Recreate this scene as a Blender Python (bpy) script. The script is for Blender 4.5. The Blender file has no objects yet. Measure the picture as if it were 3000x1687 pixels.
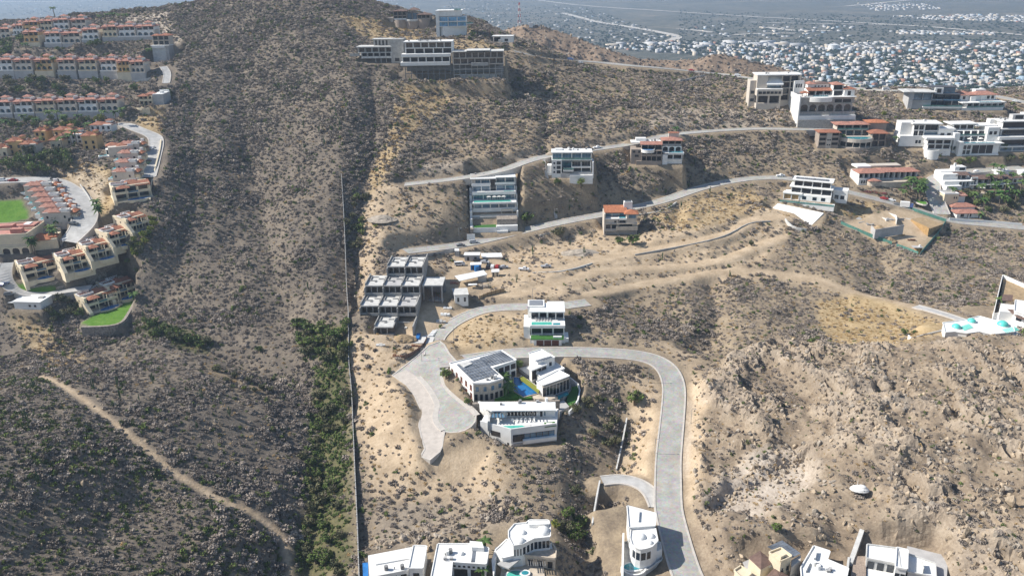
import bpy, bmesh, math, random
import numpy as np
from mathutils import Vector, Matrix
random.seed(7); np.random.seed(7)
R = math.radians
# ------------------------------------------------------------------ camera, sky, sun, exposure
HAZE = 1.25e-4
CAM_Z, PITCH, ROLL, FPX = 230.0, R(22.0), R(-1.0), 2333.0
IW, IH = 3000.0, 1687.0
scene = bpy.context.scene
fw = np.array([0, math.cos(PITCH), -math.sin(PITCH)])
r0 = np.array([1.0, 0, 0]); u0 = np.array([0, math.sin(PITCH), math.cos(PITCH)])
rt = math.cos(ROLL)*r0 + math.sin(ROLL)*u0
up = -math.sin(ROLL)*r0 + math.cos(ROLL)*u0
cam_d = bpy.data.cameras.new('camera'); cam = bpy.data.objects.new('camera', cam_d)
scene.collection.objects.link(cam); scene.camera = cam
cam_d.sensor_width = 36.0; cam_d.lens = 36.0*FPX/IW
cam_d.clip_start = 1.0; cam_d.clip_end = 80000.0
M = Matrix(((rt[0], up[0], -fw[0], 0), (rt[1], up[1], -fw[1], 0), (rt[2], up[2], -fw[2], CAM_Z), (0, 0, 0, 1)))
cam.matrix_world = M
SUN_EL, SUN_AZ = R(40.0), R(5.0)         # the sun stands to the left, a little beyond the subject
to_sun = Vector((-math.cos(SUN_AZ)*math.cos(SUN_EL), math.sin(SUN_AZ)*math.cos(SUN_EL), math.sin(SUN_EL)))
world = bpy.data.worlds.new('World'); scene.world = world; world.use_nodes = True
wn = world.node_tree; bg = wn.nodes['Background']
sky = wn.nodes.new('ShaderNodeTexSky'); sky.sky_type = 'NISHITA'; sky.sun_disc = False
sky.sun_elevation = SUN_EL; sky.sun_rotation = math.atan2(to_sun.x, to_sun.y)
sky.air_density = 1.0; sky.dust_density = 0.6; sky.ozone_density = 1.5
wn.links.new(sky.outputs['Color'], bg.inputs['Color']); bg.inputs['Strength'].default_value = 0.10
sun_d = bpy.data.lights.new('sun', 'SUN'); sun_d.energy = 5.0; sun_d.angle = R(0.5); sun_d.color = (1.0, 0.95, 0.87)
sun = bpy.data.objects.new('sun', sun_d); scene.collection.objects.link(sun)
sun.rotation_euler = to_sun.to_track_quat('Z', 'Y').to_euler(); sun.location = (-200, 300, 500)
scene.view_settings.view_transform = 'Standard'; scene.view_settings.look = 'None'
scene.view_settings.gamma = 1.0; scene.view_settings.exposure = 0.45
scene.cycles.volume_bounces = 0; scene.cycles.max_bounces = 6; scene.cycles.diffuse_bounces = 3
scene.cycles.transparent_max_bounces = 4

# ------------------------------------------------------------------ where a sight line meets the land
def ray(px, py):
    d = fw + (px-1500.0)/FPX*rt + (843.5-py)/FPX*up
    return d
def at_y(px, py, Y):
    d = ray(px, py); t = Y/d[1]
    return np.array([d[0]*t, Y, CAM_Z + d[2]*t])
def at_z(px, py, z):
    d = ray(px, py); t = (z-CAM_Z)/d[2]
    return np.array([d[0]*t, d[1]*t, z])
def project(p):
    v = np.array([p[0], p[1], p[2]-CAM_Z]); w = v@fw
    return 1500+FPX*(v@rt)/w, 843.5-FPX*(v@up)/w

# ------------------------------------------------------------------ terrain: heights surveyed at landmark points, thin-plate fitted
CP = [
 # near-left spur
 (-150,1900,120),(300,1900,128),(0,1687,150),(400,1687,160),(-250,1300,195),(0,1450,176),(0,1300,200),(200,1300,206),(100,1105,262),(330,1240,228),(400,1500,190),(600,1420,206),(-100,1120,268),
 (700,1560,186),(500,1120,262),(250,1030,303),(320,1004,313),(390,995,313),(425,940,326),(250,1000,311),(488,520,415),(480,570,399),(640,1200,246),(0,1000,312),(-200,950,330),
 # green valley
 (560,1000,302),(700,1040,296),(850,1110,280),(930,1250,252),(940,1400,226),(890,1600,192),(880,1760,172),(960,950,312),(1000,850,334),(990,700,374),(1010,560,412),(1060,430,452),(1090,300,492),(1075,210,528),
 # central hill
 (900,1000,303),(800,950,315),(700,900,330),(560,900,331),(600,800,352),(800,800,350),(700,700,382),(900,700,372),(500,700,367),(500,600,392),(700,500,446),(900,500,436),(550,400,464),(700,300,520),(900,300,506),
 (520,200,560),(700,150,582),(900,120,580),(1000,200,545),(500,100,615),(900,20,640),(750,-30,680),(950,-25,665),(600,30,665),(400,60,672),(300,45,690),(100,60,690),(-100,70,690),(1000,60,620),
 # left resort
 (-150,140,640),(0,120,640),(300,115,632),(420,115,612),(0,160,600),(430,200,560),(300,215,562),(0,205,566),(-200,210,566),(150,235,545),(330,250,540),(150,300,516),(0,300,512),(320,300,512),(-200,300,510),(450,330,500),
 (300,370,480),(100,370,482),(0,380,480),(470,400,466),(400,385,466),(50,450,436),(-150,450,436),(250,450,440),(330,470,428),(180,520,412),(60,520,408),(-150,540,405),(300,560,398),(400,580,392),(250,640,374),(0,640,382),(-200,650,378),
 (430,640,375),(300,740,354),(100,760,350),(-100,760,350),(400,800,350),(20,850,336),(230,870,340),(380,900,334),(100,930,326),(-150,900,330),
 # property strip right of boundary wall
 (1100,1687,174),(1300,1687,172),(1100,1500,204),(1350,1480,208),(1300,1380,220),(1150,1350,226),(1130,1200,250),(1100,1050,284),(1080,980,298),(1250,1050,280),(1250,985,302),
 (1300,1230,239),(1400,1290,228),(1600,1315,228),(1450,1400,214),(1550,1500,198),(1650,1600,183),(1550,1687,172),(1390,1165,252),(1600,1150,256),(1500,1080,272),(1650,1020,286),(1800,1030,284),
 (1700,1150,256),(1780,1180,254),(1850,1250,246),(1800,1400,219),(1790,1550,194),(1860,1687,175),(1960,1040,281),(1985,1200,249),(1970,1350,224),(1990,1500,196),(2040,1687,171),
 (1900,1130,262),(1880,1300,236),(1450,960,302),(1720,885,320),(1500,900,318),(1300,920,316),(1120,880,322),(1250,790,352),(1060,800,350),(1100,700,376),(1200,740,376),
 (1400,790,362),(1550,760,372),(1400,690,400),(1550,660,410),(1700,740,382),(1850,600,434),(1700,640,418),(1300,600,408),(1150,600,408),(1200,545,424),(1330,520,428),(1500,500,432),(1550,560,420),
 (1680,525,440),(1620,455,452),(1780,430,470),(1920,495,458),(1990,395,496),(1800,560,440),(2000,540,456),(2100,470,476),(2230,525,462),(2200,440,486),(2340,378,504),(2350,440,486),(2500,460,480),(2600,400,500),(2700,440,488),(2900,455,482),(3000,440,488),(3150,440,488),
 # upper slopes to the ridge
 (1250,460,448),(1350,420,462),(1250,330,496),(1400,330,502),(1550,380,482),(1150,250,522),(1250,232,540),(1470,232,545),(1330,170,560),(1500,155,572),(1600,240,548),(1700,300,530),(1700,195,592),(1900,330,520),(1900,240,570),(2050,300,545),(2190,225,604),(2230,340,520),(2340,240,600),(2500,265,596),
 (2560,350,525),(2640,270,575),(2700,330,540),(2900,265,600),(2850,335,540),(3000,260,610),(3000,340,540),(3200,270,610),(3200,350,540),
 (1130,130,585),(1290,112,598),(1200,75,640),(1400,110,598),(1350,45,660),(1100,25,660),(1450,130,592),
 # east flank
 (2300,600,424),(2400,640,410),(2050,640,408),(1950,700,392),(2150,730,384),(2350,590,432),(2600,560,448),(2640,690,404),(2500,760,380),(2800,650,424),(2880,580,446),(3000,660,420),(3150,660,420),(3000,560,456),
 (2150,800,362),(2300,870,340),(2000,800,364),(1850,800,360),(1850,900,330),(1990,880,334),(2090,900,322),(2110,980,302),(2050,1000,298),(2000,940,316),(2400,940,318),(2450,820,352),(2620,900,326),(2700,800,362),(2700,930,312),(2860,960,288),(2900,860,338),(3000,800,362),(3000,930,300),(3200,800,360),(3200,950,292),
 # right rocky hill
 (2250,1000,290),(2100,1060,278),(2450,1050,270),(2600,1020,274),(2750,1000,276),(3000,1040,262),(3200,1080,254),(2200,1200,243),(2350,1180,244),(2500,1300,214),(2600,1150,244),(2900,1200,226),(2300,1400,208),(2100,1400,214),(2700,1450,190),(3000,1500,178),(2500,1520,186),(2600,1650,171),(2300,1650,171),(2750,1687,165),(3000,1687,156),(3200,1500,172),(3250,1250,214),(3200,1800,146),(2200,1800,158),(2080,1560,186),(2150,1687,170),(2500,1850,150),
]
# ------------------------------------------------------------------ small numeric helpers
_tab = np.random.RandomState(3).rand(512, 512)
def vnoise(x, y, s, seed=0):
    x = np.asarray(x)/s + 37.3*seed + 1000; y = np.asarray(y)/s + 91.7*seed + 1000
    xi = np.floor(x).astype(int); yi = np.floor(y).astype(int); fx = x-xi; fy = y-yi
    fx = fx*fx*(3-2*fx); fy = fy*fy*(3-2*fy)
    g = lambda a, b: _tab[a % 512, b % 512]
    return (g(xi, yi)*(1-fx)+g(xi+1, yi)*fx)*(1-fy)+(g(xi, yi+1)*(1-fx)+g(xi+1, yi+1)*fx)*fy
def fbm(x, y, s, o=4, seed=0):
    v = 0; a = 1; t = 0
    for i in range(o):
        v = v + a*vnoise(x, y, s/2**i, seed+i); t += a; a *= .5
    return v/t
def sstep(a, b, x):
    t = np.clip((np.asarray(x, float)-a)/(b-a), 0, 1); return t*t*(3-2*t)
def inpoly(px, py, poly):
    c = np.zeros(np.shape(px), bool); n = len(poly)
    for i in range(n):
        x0, y0 = poly[i]; x1, y1 = poly[i-1]
        m = ((y0 > py) != (y1 > py))
        if y0 != y1: c ^= m & (px < (x1-x0)*(py-y0)/(y1-y0)+x0)
    return c
def blur(a, n):
    for _ in range(n):
        b = np.pad(a, 1, mode='edge')
        a = (b[1:-1, 1:-1]*4+b[:-2, 1:-1]+b[2:, 1:-1]+b[1:-1, :-2]+b[1:-1, 2:])/8
    return a
# ------------------------------------------------------------------ the fitted land on a one-metre grid
X0, X1, Y0, Y1 = -460, 460, 130, 700
pts = np.array([at_y(*c) for c in CP])
EDGE = [(-460,130,100),(-460,250,95),(460,130,90),(460,250,88),(460,350,86),(460,450,95),(460,550,125),(460,640,120),(460,700,105),(-460,400,130),(-460,550,165),(-460,640,180),(-460,700,186),
        (300,700,112),(150,700,124),(60,700,140),(380,700,108),(-40,700,186),(-120,700,206),(200,130,84),(0,130,72),(-60,130,68),(300,200,90),(350,300,88),(-300,200,100),(-330,300,84)]
pts = np.vstack([pts, np.array(EDGE, float)])
def tps_fit(P, v, lam=2.0):
    n = len(P); d = np.linalg.norm(P[:, None]-P[None], axis=2)
    K = np.where(d > 0, d*d*np.log(np.maximum(d, 1e-9)), 0)+lam*np.eye(n)
    A = np.zeros((n+3, n+3)); A[:n, :n] = K; A[:n, n] = 1; A[:n, n+1:] = P; A[n, :n] = 1; A[n+1:, :n] = P.T
    return np.linalg.solve(A, np.r_[v, 0, 0, 0])
PS = pts[:, :2]/100
W = tps_fit(PS, pts[:, 2], 0.003)
cx = np.linspace(X0, X1, 231); cy = np.linspace(Y0, Y1, 144)
CX, CY = np.meshgrid(cx, cy); Q = np.stack([CX.ravel(), CY.ravel()], 1)/100
d = np.sqrt(((Q[:, None]-PS[None])**2).sum(2)); K = np.where(d > 0, d*d*np.log(np.maximum(d, 1e-9)), 0)
Hc = (K@W[:-3]+W[-3]+Q@W[-2:]).reshape(CX.shape)
fx = np.arange(X0, X1+1.0); fy = np.arange(Y0, Y1+1.0); NX, NY = len(fx), len(fy)
H = np.array([np.interp(fx, cx, r_) for r_ in Hc])
H = np.array([np.interp(fy, cy, H[:, i]) for i in range(NX)]).T
H = blur(H, 6)
GX, GY = np.meshgrid(fx, fy)
def hz(x, y, A=None):
    A = H if A is None else A
    i = np.clip((np.asarray(x, float)-X0), 0, NX-1.001); j = np.clip((np.asarray(y, float)-Y0), 0, NY-1.001)
    i0 = i.astype(int); j0 = j.astype(int); u = i-i0; v = j-j0
    return (A[j0, i0]*(1-u)+A[j0, i0+1]*u)*(1-v)+(A[j0+1, i0]*(1-u)+A[j0+1, i0+1]*u)*v
def hit(px, py, ymin=131, ymax=699):
    d = ray(px, py); Ys = np.arange(ymin, ymax, .5); t = Ys/d[1]
    xs = d[0]*t; zs = CAM_Z+d[2]*t; g = hz(xs, Ys)
    k = np.argmax(zs < g)
    if not (zs < g).any(): k = int(np.argmin(zs-g))
    elif k > 0:
        a = zs[k-1]-g[k-1]; b = g[k]-zs[k]; Yk = Ys[k-1]+.5*a/(a+b+1e-9)
        t = Yk/d[1]; return np.array([d[0]*t, Yk, CAM_Z+d[2]*t])
    return np.array([xs[k], Ys[k], zs[k]])
# zones drawn on the land, kept as masks on the grid
ZONE = {k: np.zeros((NY, NX)) for k in ('bare', 'gold', 'rock', 'lush', 'lawn', 'clear', 'path')}
def grid_px():
    v = np.stack([GX, GY, H-CAM_Z], 2); w = v@fw
    return 1500+FPX*(v@rt)/w, 843.5-FPX*(v@up)/w
HB = H.copy()                       # land as fitted, before anything is cut into it
# ------------------------------------------------------------------ cuts and fills
def smooth_line(P, step=1.5, n=3, zn=10):
    P = np.array(P, float)
    d = np.r_[0, np.cumsum(np.linalg.norm(np.diff(P[:, :2], axis=0), axis=1))]
    s = np.arange(0, d[-1]+step*.5, step)
    L = np.stack([np.interp(s, d, P[:, k]) for k in range(3)], 1)
    def sm(a, m):
        for _ in range(m):
            b = a.copy(); b[1:-1] = (a[:-2]+2*a[1:-1]+a[2:])/4; a = b
        return a
    L[:, :2] = sm(L[:, :2], n*4); L[:, 2] = sm(L[:, 2], zn*6)
    return L
def grade(L, half, blend=6, drop=.12, mask=None, clear=2.0):
    """flatten the land along a 3D line"""
    for a, b in zip(L[:-1], L[1:]):
        m = half+blend+1
        i0, i1 = int(max(0, min(a[0], b[0])-m-X0)), int(min(NX, max(a[0], b[0])+m-X0+2))
        j0, j1 = int(max(0, min(a[1], b[1])-m-Y0)), int(min(NY, max(a[1], b[1])+m-Y0+2))
        if i0 >= i1 or j0 >= j1: continue
        x = GX[j0:j1, i0:i1]; y = GY[j0:j1, i0:i1]
        e = b[:2]-a[:2]; L2 = e@e+1e-9
        t = np.clip(((x-a[0])*e[0]+(y-a[1])*e[1])/L2, 0, 1)
        dd = np.hypot(x-a[0]-t*e[0], y-a[1]-t*e[1]); zz = a[2]+t*(b[2]-a[2])-drop
        w = 1-sstep(half+.6, half+blend, dd)
        better = dd < RD[j0:j1, i0:i1]
        sel = better & (w > 0)
        RD[j0:j1, i0:i1][sel] = dd[sel]
        RW[j0:j1, i0:i1][sel] = np.maximum(w, 0)[sel]; RZ[j0:j1, i0:i1][sel] = zz[sel]
        c = ZONE['clear'][j0:j1, i0:i1]; np.maximum(c, dd < half+clear, out=c)
        if mask: mm = ZONE[mask][j0:j1, i0:i1]; np.maximum(mm, 1-sstep(half*.8, half*1.25, dd), out=mm)
RD = np.full((NY, NX), 1e9); RW = np.zeros((NY, NX)); RZ = np.zeros((NY, NX))
def grade_commit():
    global H
    H = H*(1-RW)+RZ*RW
    RD[:] = 1e9; RW[:] = 0
def pad(poly, zfun, blend=4, drop=.1, clear=1.5):
    """level a plot; poly in world xy, zfun(x,y) gives the finished height"""
    global H
    poly = np.array(poly, float); m = blend+2
    i0, i1 = int(max(0, poly[:, 0].min()-m-X0)), int(min(NX, poly[:, 0].max()+m-X0+2))
    j0, j1 = int(max(0, poly[:, 1].min()-m-Y0)), int(min(NY, poly[:, 1].max()+m-Y0+2))
    if i0 >= i1 or j0 >= j1: return
    x = GX[j0:j1, i0:i1]; y = GY[j0:j1, i0:i1]
    ins = inpoly(x, y, poly); dd = np.full(x.shape, 1e9)
    for k in range(len(poly)):
        a, b = poly[k-1], poly[k]; e = b-a; t = np.clip(((x-a[0])*e[0]+(y-a[1])*e[1])/(e@e+1e-9), 0, 1)
        dd = np.minimum(dd, np.hypot(x-a[0]-t*e[0], y-a[1]-t*e[1]))
    dd[ins] = 0; w = 1-sstep(.5, blend, dd)
    H[j0:j1, i0:i1] = H[j0:j1, i0:i1]*(1-w)+(zfun(x, y)-drop)*w
    c = ZONE['clear'][j0:j1, i0:i1]; np.maximum(c, dd < clear, out=c)
# ------------------------------------------------------------------ roads and tracks (surveyed along their middle)
ROADS = {
 'lower_road': ([(2075,1800),(2030,1720),(2012,1687),(1985,1600),(1957,1490),(1957,1350),(1971,1210),(1977,1130),(1960,1080),(1925,1052),(1865,1040),(1780,1034),(1653,1030),(1505,1034),(1420,1046),(1350,1056),(1285,1062)], 8.6, 'cobble'),
 'spur_road': ([(1268,1040),(1276,993),(1320,947),(1407,906),(1495,898),(1611,901),(1724,886)], 7.2, 'cobble'),
 'hillside_road': ([(1188,737),(1240,731),(1297,725),(1379,714),(1467,693),(1556,671),(1648,649),(1740,634),(1806,621),(1851,609),(1910,598),(1961,581),(2035,557),(2100,538),(2193,523),(2286,519),(2360,530),(2435,551),(2491,564),(2566,582),(2640,601),(2733,629),(2790,651),(2883,657),(3000,668),(3120,676)], 8.0, 'cobble'),
 'upper_road': ([(1185,541),(1297,529),(1364,521),(1482,498),(1537,472),(1611,456),(1722,441),(1814,428),(1887,415),(1935,400),(1998,391),(2100,383),(2212,377),(2324,379),(2417,380),(2520,378)], 7.0, 'cobble'),
 'ridge_road': ([(1505,150),(1568,166),(1614,172),(1680,178),(1760,184),(1849,193),(1940,200),(2024,209),(2110,219),(2200,231),(2330,246),(2502,261),(2622,266),(2760,270),(2920,282),(3000,299),(3080,320)], 9.0, 'cobble'),
 'boulevard': ([(2760,628),(2738,575),(2728,540),(2740,517),(2782,508),(2860,500),(3000,492)], 9.0, 'cobble'),
 'footbridge_road': ([(1764,1408),(1800,1402),(1833,1405),(1870,1412),(1897,1427),(1916,1455),(1925,1485)], 5.2, 'concrete'),
 'car_park_road': ([(-60,534),(0,530),(76,526),(125,524),(165,535),(205,560),(235,590),(250,621),(246,655),(222,686),(196,712)], 12.0, 'concrete'),
 'villa_drive': ([(20,770),(10,800),(12,830),(45,860),(114,868),(190,853),(268,842)], 6.0, 'concrete'),
 'terrace_drive': ([(311,366),(362,362),(407,380),(440,393),(458,404),(458,428),(450,459),(442,492),(434,520)], 8.0, 'concrete'),
 'short_drive': ([(478,196),(490,210),(490,228),(486,246)], 5.0, 'concrete'),
 'hill_drive': ([(2682,897),(2720,908),(2775,924),(2825,940)], 5.0, 'concrete'),
}
TRACKS = [
 ([(1409,862),(1502,868),(1582,843),(1670,816),(1750,793),(1900,782),(2038,774),(2110,760),(2154,745),(2220,715),(2300,692)], 4.5),
 ([(1724,862),(1850,838),(1980,815),(2080,798),(2154,787),(2271,797),(2387,815),(2440,836),(2504,858),(2597,880),(2675,896)], 5.5),
 ([(1339,748),(1400,765),(1456,776),(1540,785),(1630,790),(1724,764),(1790,752),(1863,740),(1960,722),(2038,705),(2110,690),(2154,675),(2178,652),(2215,636),(2283,636)], 5.5),
 ([(121,1098),(202,1139),(271,1191),(347,1249),(427,1312),(508,1387),(635,1462),(751,1509),(832,1572),(843,1640),(850,1720)], 1.7),
 ([(1290,880),(1360,850),(1420,850)], 4),
]
LINES = {}
for k, (pp, w, m_) in ROADS.items():
    L = smooth_line([hit(*p) for p in pp]); LINES[k] = L
    grade(L, w/2+.8, 7 if w > 5.5 else 4)
grade_commit()
for pp, w in TRACKS:
    L = smooth_line([hit(*p) for p in pp], n=2, zn=5); grade(L, w/2, 4, drop=.1, mask='path' if w < 2 else 'bare', clear=1 if w > 2 else .3)
grade_commit()
# ------------------------------------------------------------------ building plots: front-left and front-right corner on the land, depth, rise of the ground behind
SITE = {}
def site(key, A, B, D, rise=0.0, Y=None, ang=None, level=True, blend=4, fl=0.0, z=None):
    a = at_z(*A, z) if z is not None else (at_y(*A, Y) if Y else hit(*A))
    if ang is None:
        b = at_z(*B, a[2])
    else:
        c = np.array([math.cos(R(ang)), math.sin(R(ang)), 0.0]); k = (B[0]-1500)/FPX
        v = a-np.array([0, 0, CAM_Z]); b = a+c*((k*(v@fw)-v@rt)/(c@rt-k*(c@fw)))
    e = (b-a)[:2]; w = float(np.hypot(*e)); an = math.atan2(e[1], e[0])
    ex = e/w; ey = np.array([-ex[1], ex[0]])
    SITE[key] = dict(o=a, w=w, ang=an, ex=ex, ey=ey, d=D)
    if level:
        c = [a[:2]-ex*.5-ey*.3, a[:2]+ex*(w+.5)-ey*.3, a[:2]+ex*(w+.5)+ey*D, a[:2]-ex*.5+ey*D]
        z0 = a[2]
        pad(c, lambda x, y: z0+np.maximum(0, ((x-a[0])*ey[0]+(y-a[1])*ey[1])/D*rise-fl), blend)
    return SITE[key]
def wp(s, x, y, z=0):
    s = SITE[s] if isinstance(s, str) else s
    q = s['o'][:2]+s['ex']*x+s['ey']*y
    return np.array([q[0], q[1], s['o'][2]+z])
site('round_villa', (1150,66), (1262,66), 20, 1, Y=640, ang=0)
site('glass_villa', (1284,108), (1366,104), 16, 1, Y=602, ang=0)
site('hut', (1443,126), (1502,131), 9, 0, ang=-8)
site('grey_shell', (1055,186), (1184,190), 16, 9, Y=548, ang=-4)
site('white_shell', (1182,229), (1326,229), 20, 12, ang=-2)
site('framed_shell', (1330,235), (1476,233), 20, 12, ang=0)
site('beige_house', (2212,318), (2338,314), 22, 8, ang=-3)
site('arched_villa', (2336,372), (2502,370), 34, 17, ang=-2)
site('dark_house', (2656,320), (2812,326), 22, 7, ang=-10)
site('tiled_villa', (2816,326), (2944,322), 24, 8, ang=2)
site('brown_villa', (2394,434), (2598,440), 26, 7, ang=-5)
site('white_block', (2634,438), (2792,442), 24, 7, ang=-7)
site('white_terrace', (2802,456), (2934,452), 26, 9, ang=0)
site('long_white', (2926,446), (3080,446), 24, 8, ang=0)
site('tan_villa', (2514,543), (2694,537), 22, 4, ang=2)
site('ramp_house', (2294,582), (2432,606), 18, 2, ang=-26)
site('step_house', (1386,682), (1517,677), 38, 22, ang=2)
site('green_glass', (1616,521), (1734,522), 20, 10, ang=-3)
site('brown_house', (1848,484), (1998,486), 22, 10, ang=-5)
site('orange_roof', (1772,691), (1866,692), 16, 3, ang=-2)
site('pool_house', (1553,1012), (1656,1014), 22, 6, ang=-2)
# the compound by the boulevard
site('compound_white', (2764,552), (2852,546), 14, 3, ang=2)
site('compound_arcade', (2856,562), (2968,556), 14, 3, ang=2)
site('compound_gate', (2764,592), (2806,590), 10, 1, ang=0)
site('compound_tile', (2800,640), (2870,634), 14, 1, ang=0)
site('compound_right', (2915,540), (3030,530), 10, 2, ang=5)
# stepped concrete shell, its drive and yard
site('stepped_shell', (1098,984), (1214,972), 46, 15, ang=-3, z=88.0, fl=1.0)
# villas on the near spur
site('solar_block', (1392,1166), (1470,1152), 6, 0, z=85.0)
site('pool_villa', (1560,1100), (1640,1090), 6, 0, z=86.0, level=False)
site('angular_villa', (1545,1317), (1632,1312), 16, 2, z=79.6)
# roofs along the lower edge
site('flat_white', (1078,1720), (1240,1705), 14, 0, z=74.5)
site('court_white', (1262,1745), (1425,1745), 18, 0, ang=0, z=75.0)
site('domed_villa', (1462,1740), (1630,1712), 26, 1, ang=3, z=75.0)
site('tower_villa', (1826,1735), (1932,1700), 34, 2, ang=8, z=73.0)
site('brown_hip', (2200,1740), (2345,1725), 16, 0, ang=-14, z=77.5)
site('white_cube', (2345,1735), (2470,1730), 14, 0, ang=-12, z=77.5)
site('grey_modern', (2535,1730), (2790,1730), 18, 0, ang=-8, z=79.0)
# right edge
site('dome_villa', (2752,992), (2985,1000), 14, 0, ang=-3, z=91.5)
site('edge_villa', (2905,975), (3040,975), 24, 1, ang=-6, z=88.5)
# resort villas on the left
S_ROW = [((72,824),(176,800)),((187,801),(270,781)),((262,766),(337,747)),((325,726),(398,706)),((380,684),(440,667))]
for i, (A, B) in enumerate(S_ROW): site('s%d' % i, A, B, 16, 0, z=(100.0, 102.6, 105.6, 109.2, 113.4)[i])
site('t0', (258,918), (350,888), 15, 0); site('t1', (326,884), (402,860), 15, 0, z=SITE['t0']['o'][2]+.8)
site('p4', (336,590), (446,574), 15, 0)
P_SIDE = [((352,449),(424,446)),((348,476),(421,472)),((341,503),(417,498)),((332,531),(410,524))]
for i, (A, B) in enumerate(P_SIDE): site('p%d' % i, A, B, 9, 0, ang=4)
site('p_big', (321,462), (440,418), 13, 2, ang=24)
Q_SIDE = [((75+11*i, 572+16*i), (172+11*i, 566+16*i)) for i in range(6)]
for i, (A, B) in enumerate(Q_SIDE): site('q%d' % i, A, B, 8.5, 0, ang=6)
site('r_big', (-60,748), (92,742), 22, 0, ang=6)
site('r_hall', (92,735), (172,716), 14, 0, ang=18)
site('utility', (44,905), (122,909), 9, 0, ang=-6)
ROW3 = [(-20,38,333),(46,102,331),(108,165,329),(171,228,327),(233,290,326),(294,350,325)]
ROW2 = [(-12,42,207),(46,98,207),(106,158,207),(172,224,207),(233,286,207),(297,346,208),(347,384,211),(385,426,213)]
ROW1 = [(72,118,124),(134,182,127),(186,239,127),(243,293,116),(303,346,108),(349,400,108),(402,456,107)]
ROW0 = [(-10,34,113),(40,72,103),(74,117,93),(120,157,90),(158,206,86),(211,256,86)]
for nm, row, Y in (('c', ROW3, 504), ('b', ROW2, 556), ('a', ROW1, 606), ('z', ROW0, 644)):
    for i, (xa, xb, yb) in enumerate(row): site('%s%d' % (nm, i), (xa, yb), (xb, yb), 13, 1.0, Y=Y+(0 if nm != 'b' or i < 6 else -6), ang=0, blend=6)
site('tower_house', (446,134), (497,134), 12, 1, Y=590, ang=0)
site('n_villa', (406,311), (480,303), 16, 1, ang=0)
O_H = [(-10,24,459),(26,72,453),(66,110,455),(106,138,416),(150,184,435),(162,214,414),(180,244,425),(246,288,440),(268,330,397)]
for i, (xa, xb, yb) in enumerate(O_H): site('o%d' % i, (xa, yb), (xb, yb), 9, 0.5, ang=2)

# benches cut in front of the villa rows so that their walls stand free
def bench(x0, x1, y0, y1, z, blend=5):
    pad([(x0, y0), (x1, y0), (x1, y1), (x0, y1)], lambda x, y: z+0*x, blend, drop=0.0, clear=-1)
for nm, n_, dz_ in (('c', 6, 6.0), ('b', 8, 6.0), ('a', 7, 3.5)):
    for i in range(n_):
        q = SITE['%s%d' % (nm, i)]; bench(q['o'][0]-1.5, q['o'][0]+q['w']+1.5, q['o'][1]-9, q['o'][1]-2.6, q['o'][2]-dz_)
q = SITE['tower_house']; bench(q['o'][0]-1, q['o'][0]+q['w']+4, q['o'][1]-16, q['o'][1]-3.2, q['o'][2]-16, 5); bench(q['o'][0]+q['w']+.2, q['o'][0]+q['w']+8, q['o'][1]-8, q['o'][1]+6, q['o'][2]-13, 4)
q = SITE['n_villa']; bench(q['o'][0]-2, q['o'][0]+q['w']+2, q['o'][1]-12, q['o'][1]-7, q['o'][2]-7, 4)
q = SITE['round_villa']; bench(q['o'][0]-2, q['o'][0]+q['w']+2, q['o'][1]-12, q['o'][1]-1.5, q['o'][2]-7, 6)
q = SITE['white_shell']; bench(q['o'][0]-4, q['o'][0]+66, q['o'][1]-9, q['o'][1]-1.0, q['o'][2]-1.5, 6)
# ------------------------------------------------------------------ paved areas with their own outline (fitted planes)
def plane_fit(P):
    P = np.array(P); A = np.c_[P[:, :2], np.ones(len(P))]; c = np.linalg.lstsq(A, P[:, 2], rcond=None)[0]; return c
def to_plane(px, py, c):
    d = ray(px, py); t = (c[2]-CAM_Z)/(d[2]-c[0]*d[0]-c[1]*d[1]); return np.array([0, 0, CAM_Z])+d*t
AREAS = {}
def area(key, pp, blend=5, zone=None, dz=0.0, z=None, clear=1.2):
    c = np.array([0, 0, z]) if z is not None else plane_fit([hit(*p) for p in pp])
    c[2] += dz
    P = np.array([to_plane(*p, c) for p in pp]); AREAS[key] = (P, c)
    pad(P[:, :2], lambda x, y: c[0]*x+c[1]*y+c[2], blend, drop=.12, clear=clear)
    if zone: ZONE[zone][inpoly(GX, GY, P[:, :2])] = 1
TURN = [(1222,1042),(1190,1068),(1148,1100),(1190,1130),(1213,1160),(1230,1200),(1226,1250),(1235,1290),(1243,1315),(1230,1338),(1260,1349),(1290,1324),(1297,1308),(1300,1286),(1304,1266),(1322,1269),(1342,1268),(1362,1262),(1381,1251),(1393,1236),(1396,1217),(1390,1204),(1378,1193),(1340,1165),(1304,1130),(1296,1100),(1322,1068),(1340,1060),(1318,1036),(1303,1010),(1290,1000),(1255,1012)]
area('turning_area', TURN, 5)
area('spur_lawn', [(270,925),(352,893),(402,868),(396,884),(357,953),(268,958),(240,945)], 2, 'lawn', z=87.0)
area('garden_lawn', [(20,795),(45,835),(72,828),(100,842),(150,838),(185,845),(120,862),(60,858),(28,830)], 3, 'lawn')
area('park_lawn', [(-60,600),(0,590),(60,586),(78,612),(85,640),(30,652),(-60,660)], 3, 'lawn')
area('yard', [(1275,845),(1320,800),(1345,760),(1420,745),(1490,770),(1560,785),(1540,800),(1440,810),(1400,830),(1330,870)], 6, 'bare', clear=.5)
area('forecourt', [(1215,965),(1228,890),(1300,885),(1310,930),(1270,985),(1240,1000),(1110,1000),(1060,960),(1050,975),(1100,1010),(1210,1020)][:6], 4, 'bare')
area('arc_yard', [(1390,1290),(1330,1315),(1260,1350),(1300,1400),(1380,1380),(1420,1330)], 4, 'bare')
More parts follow.
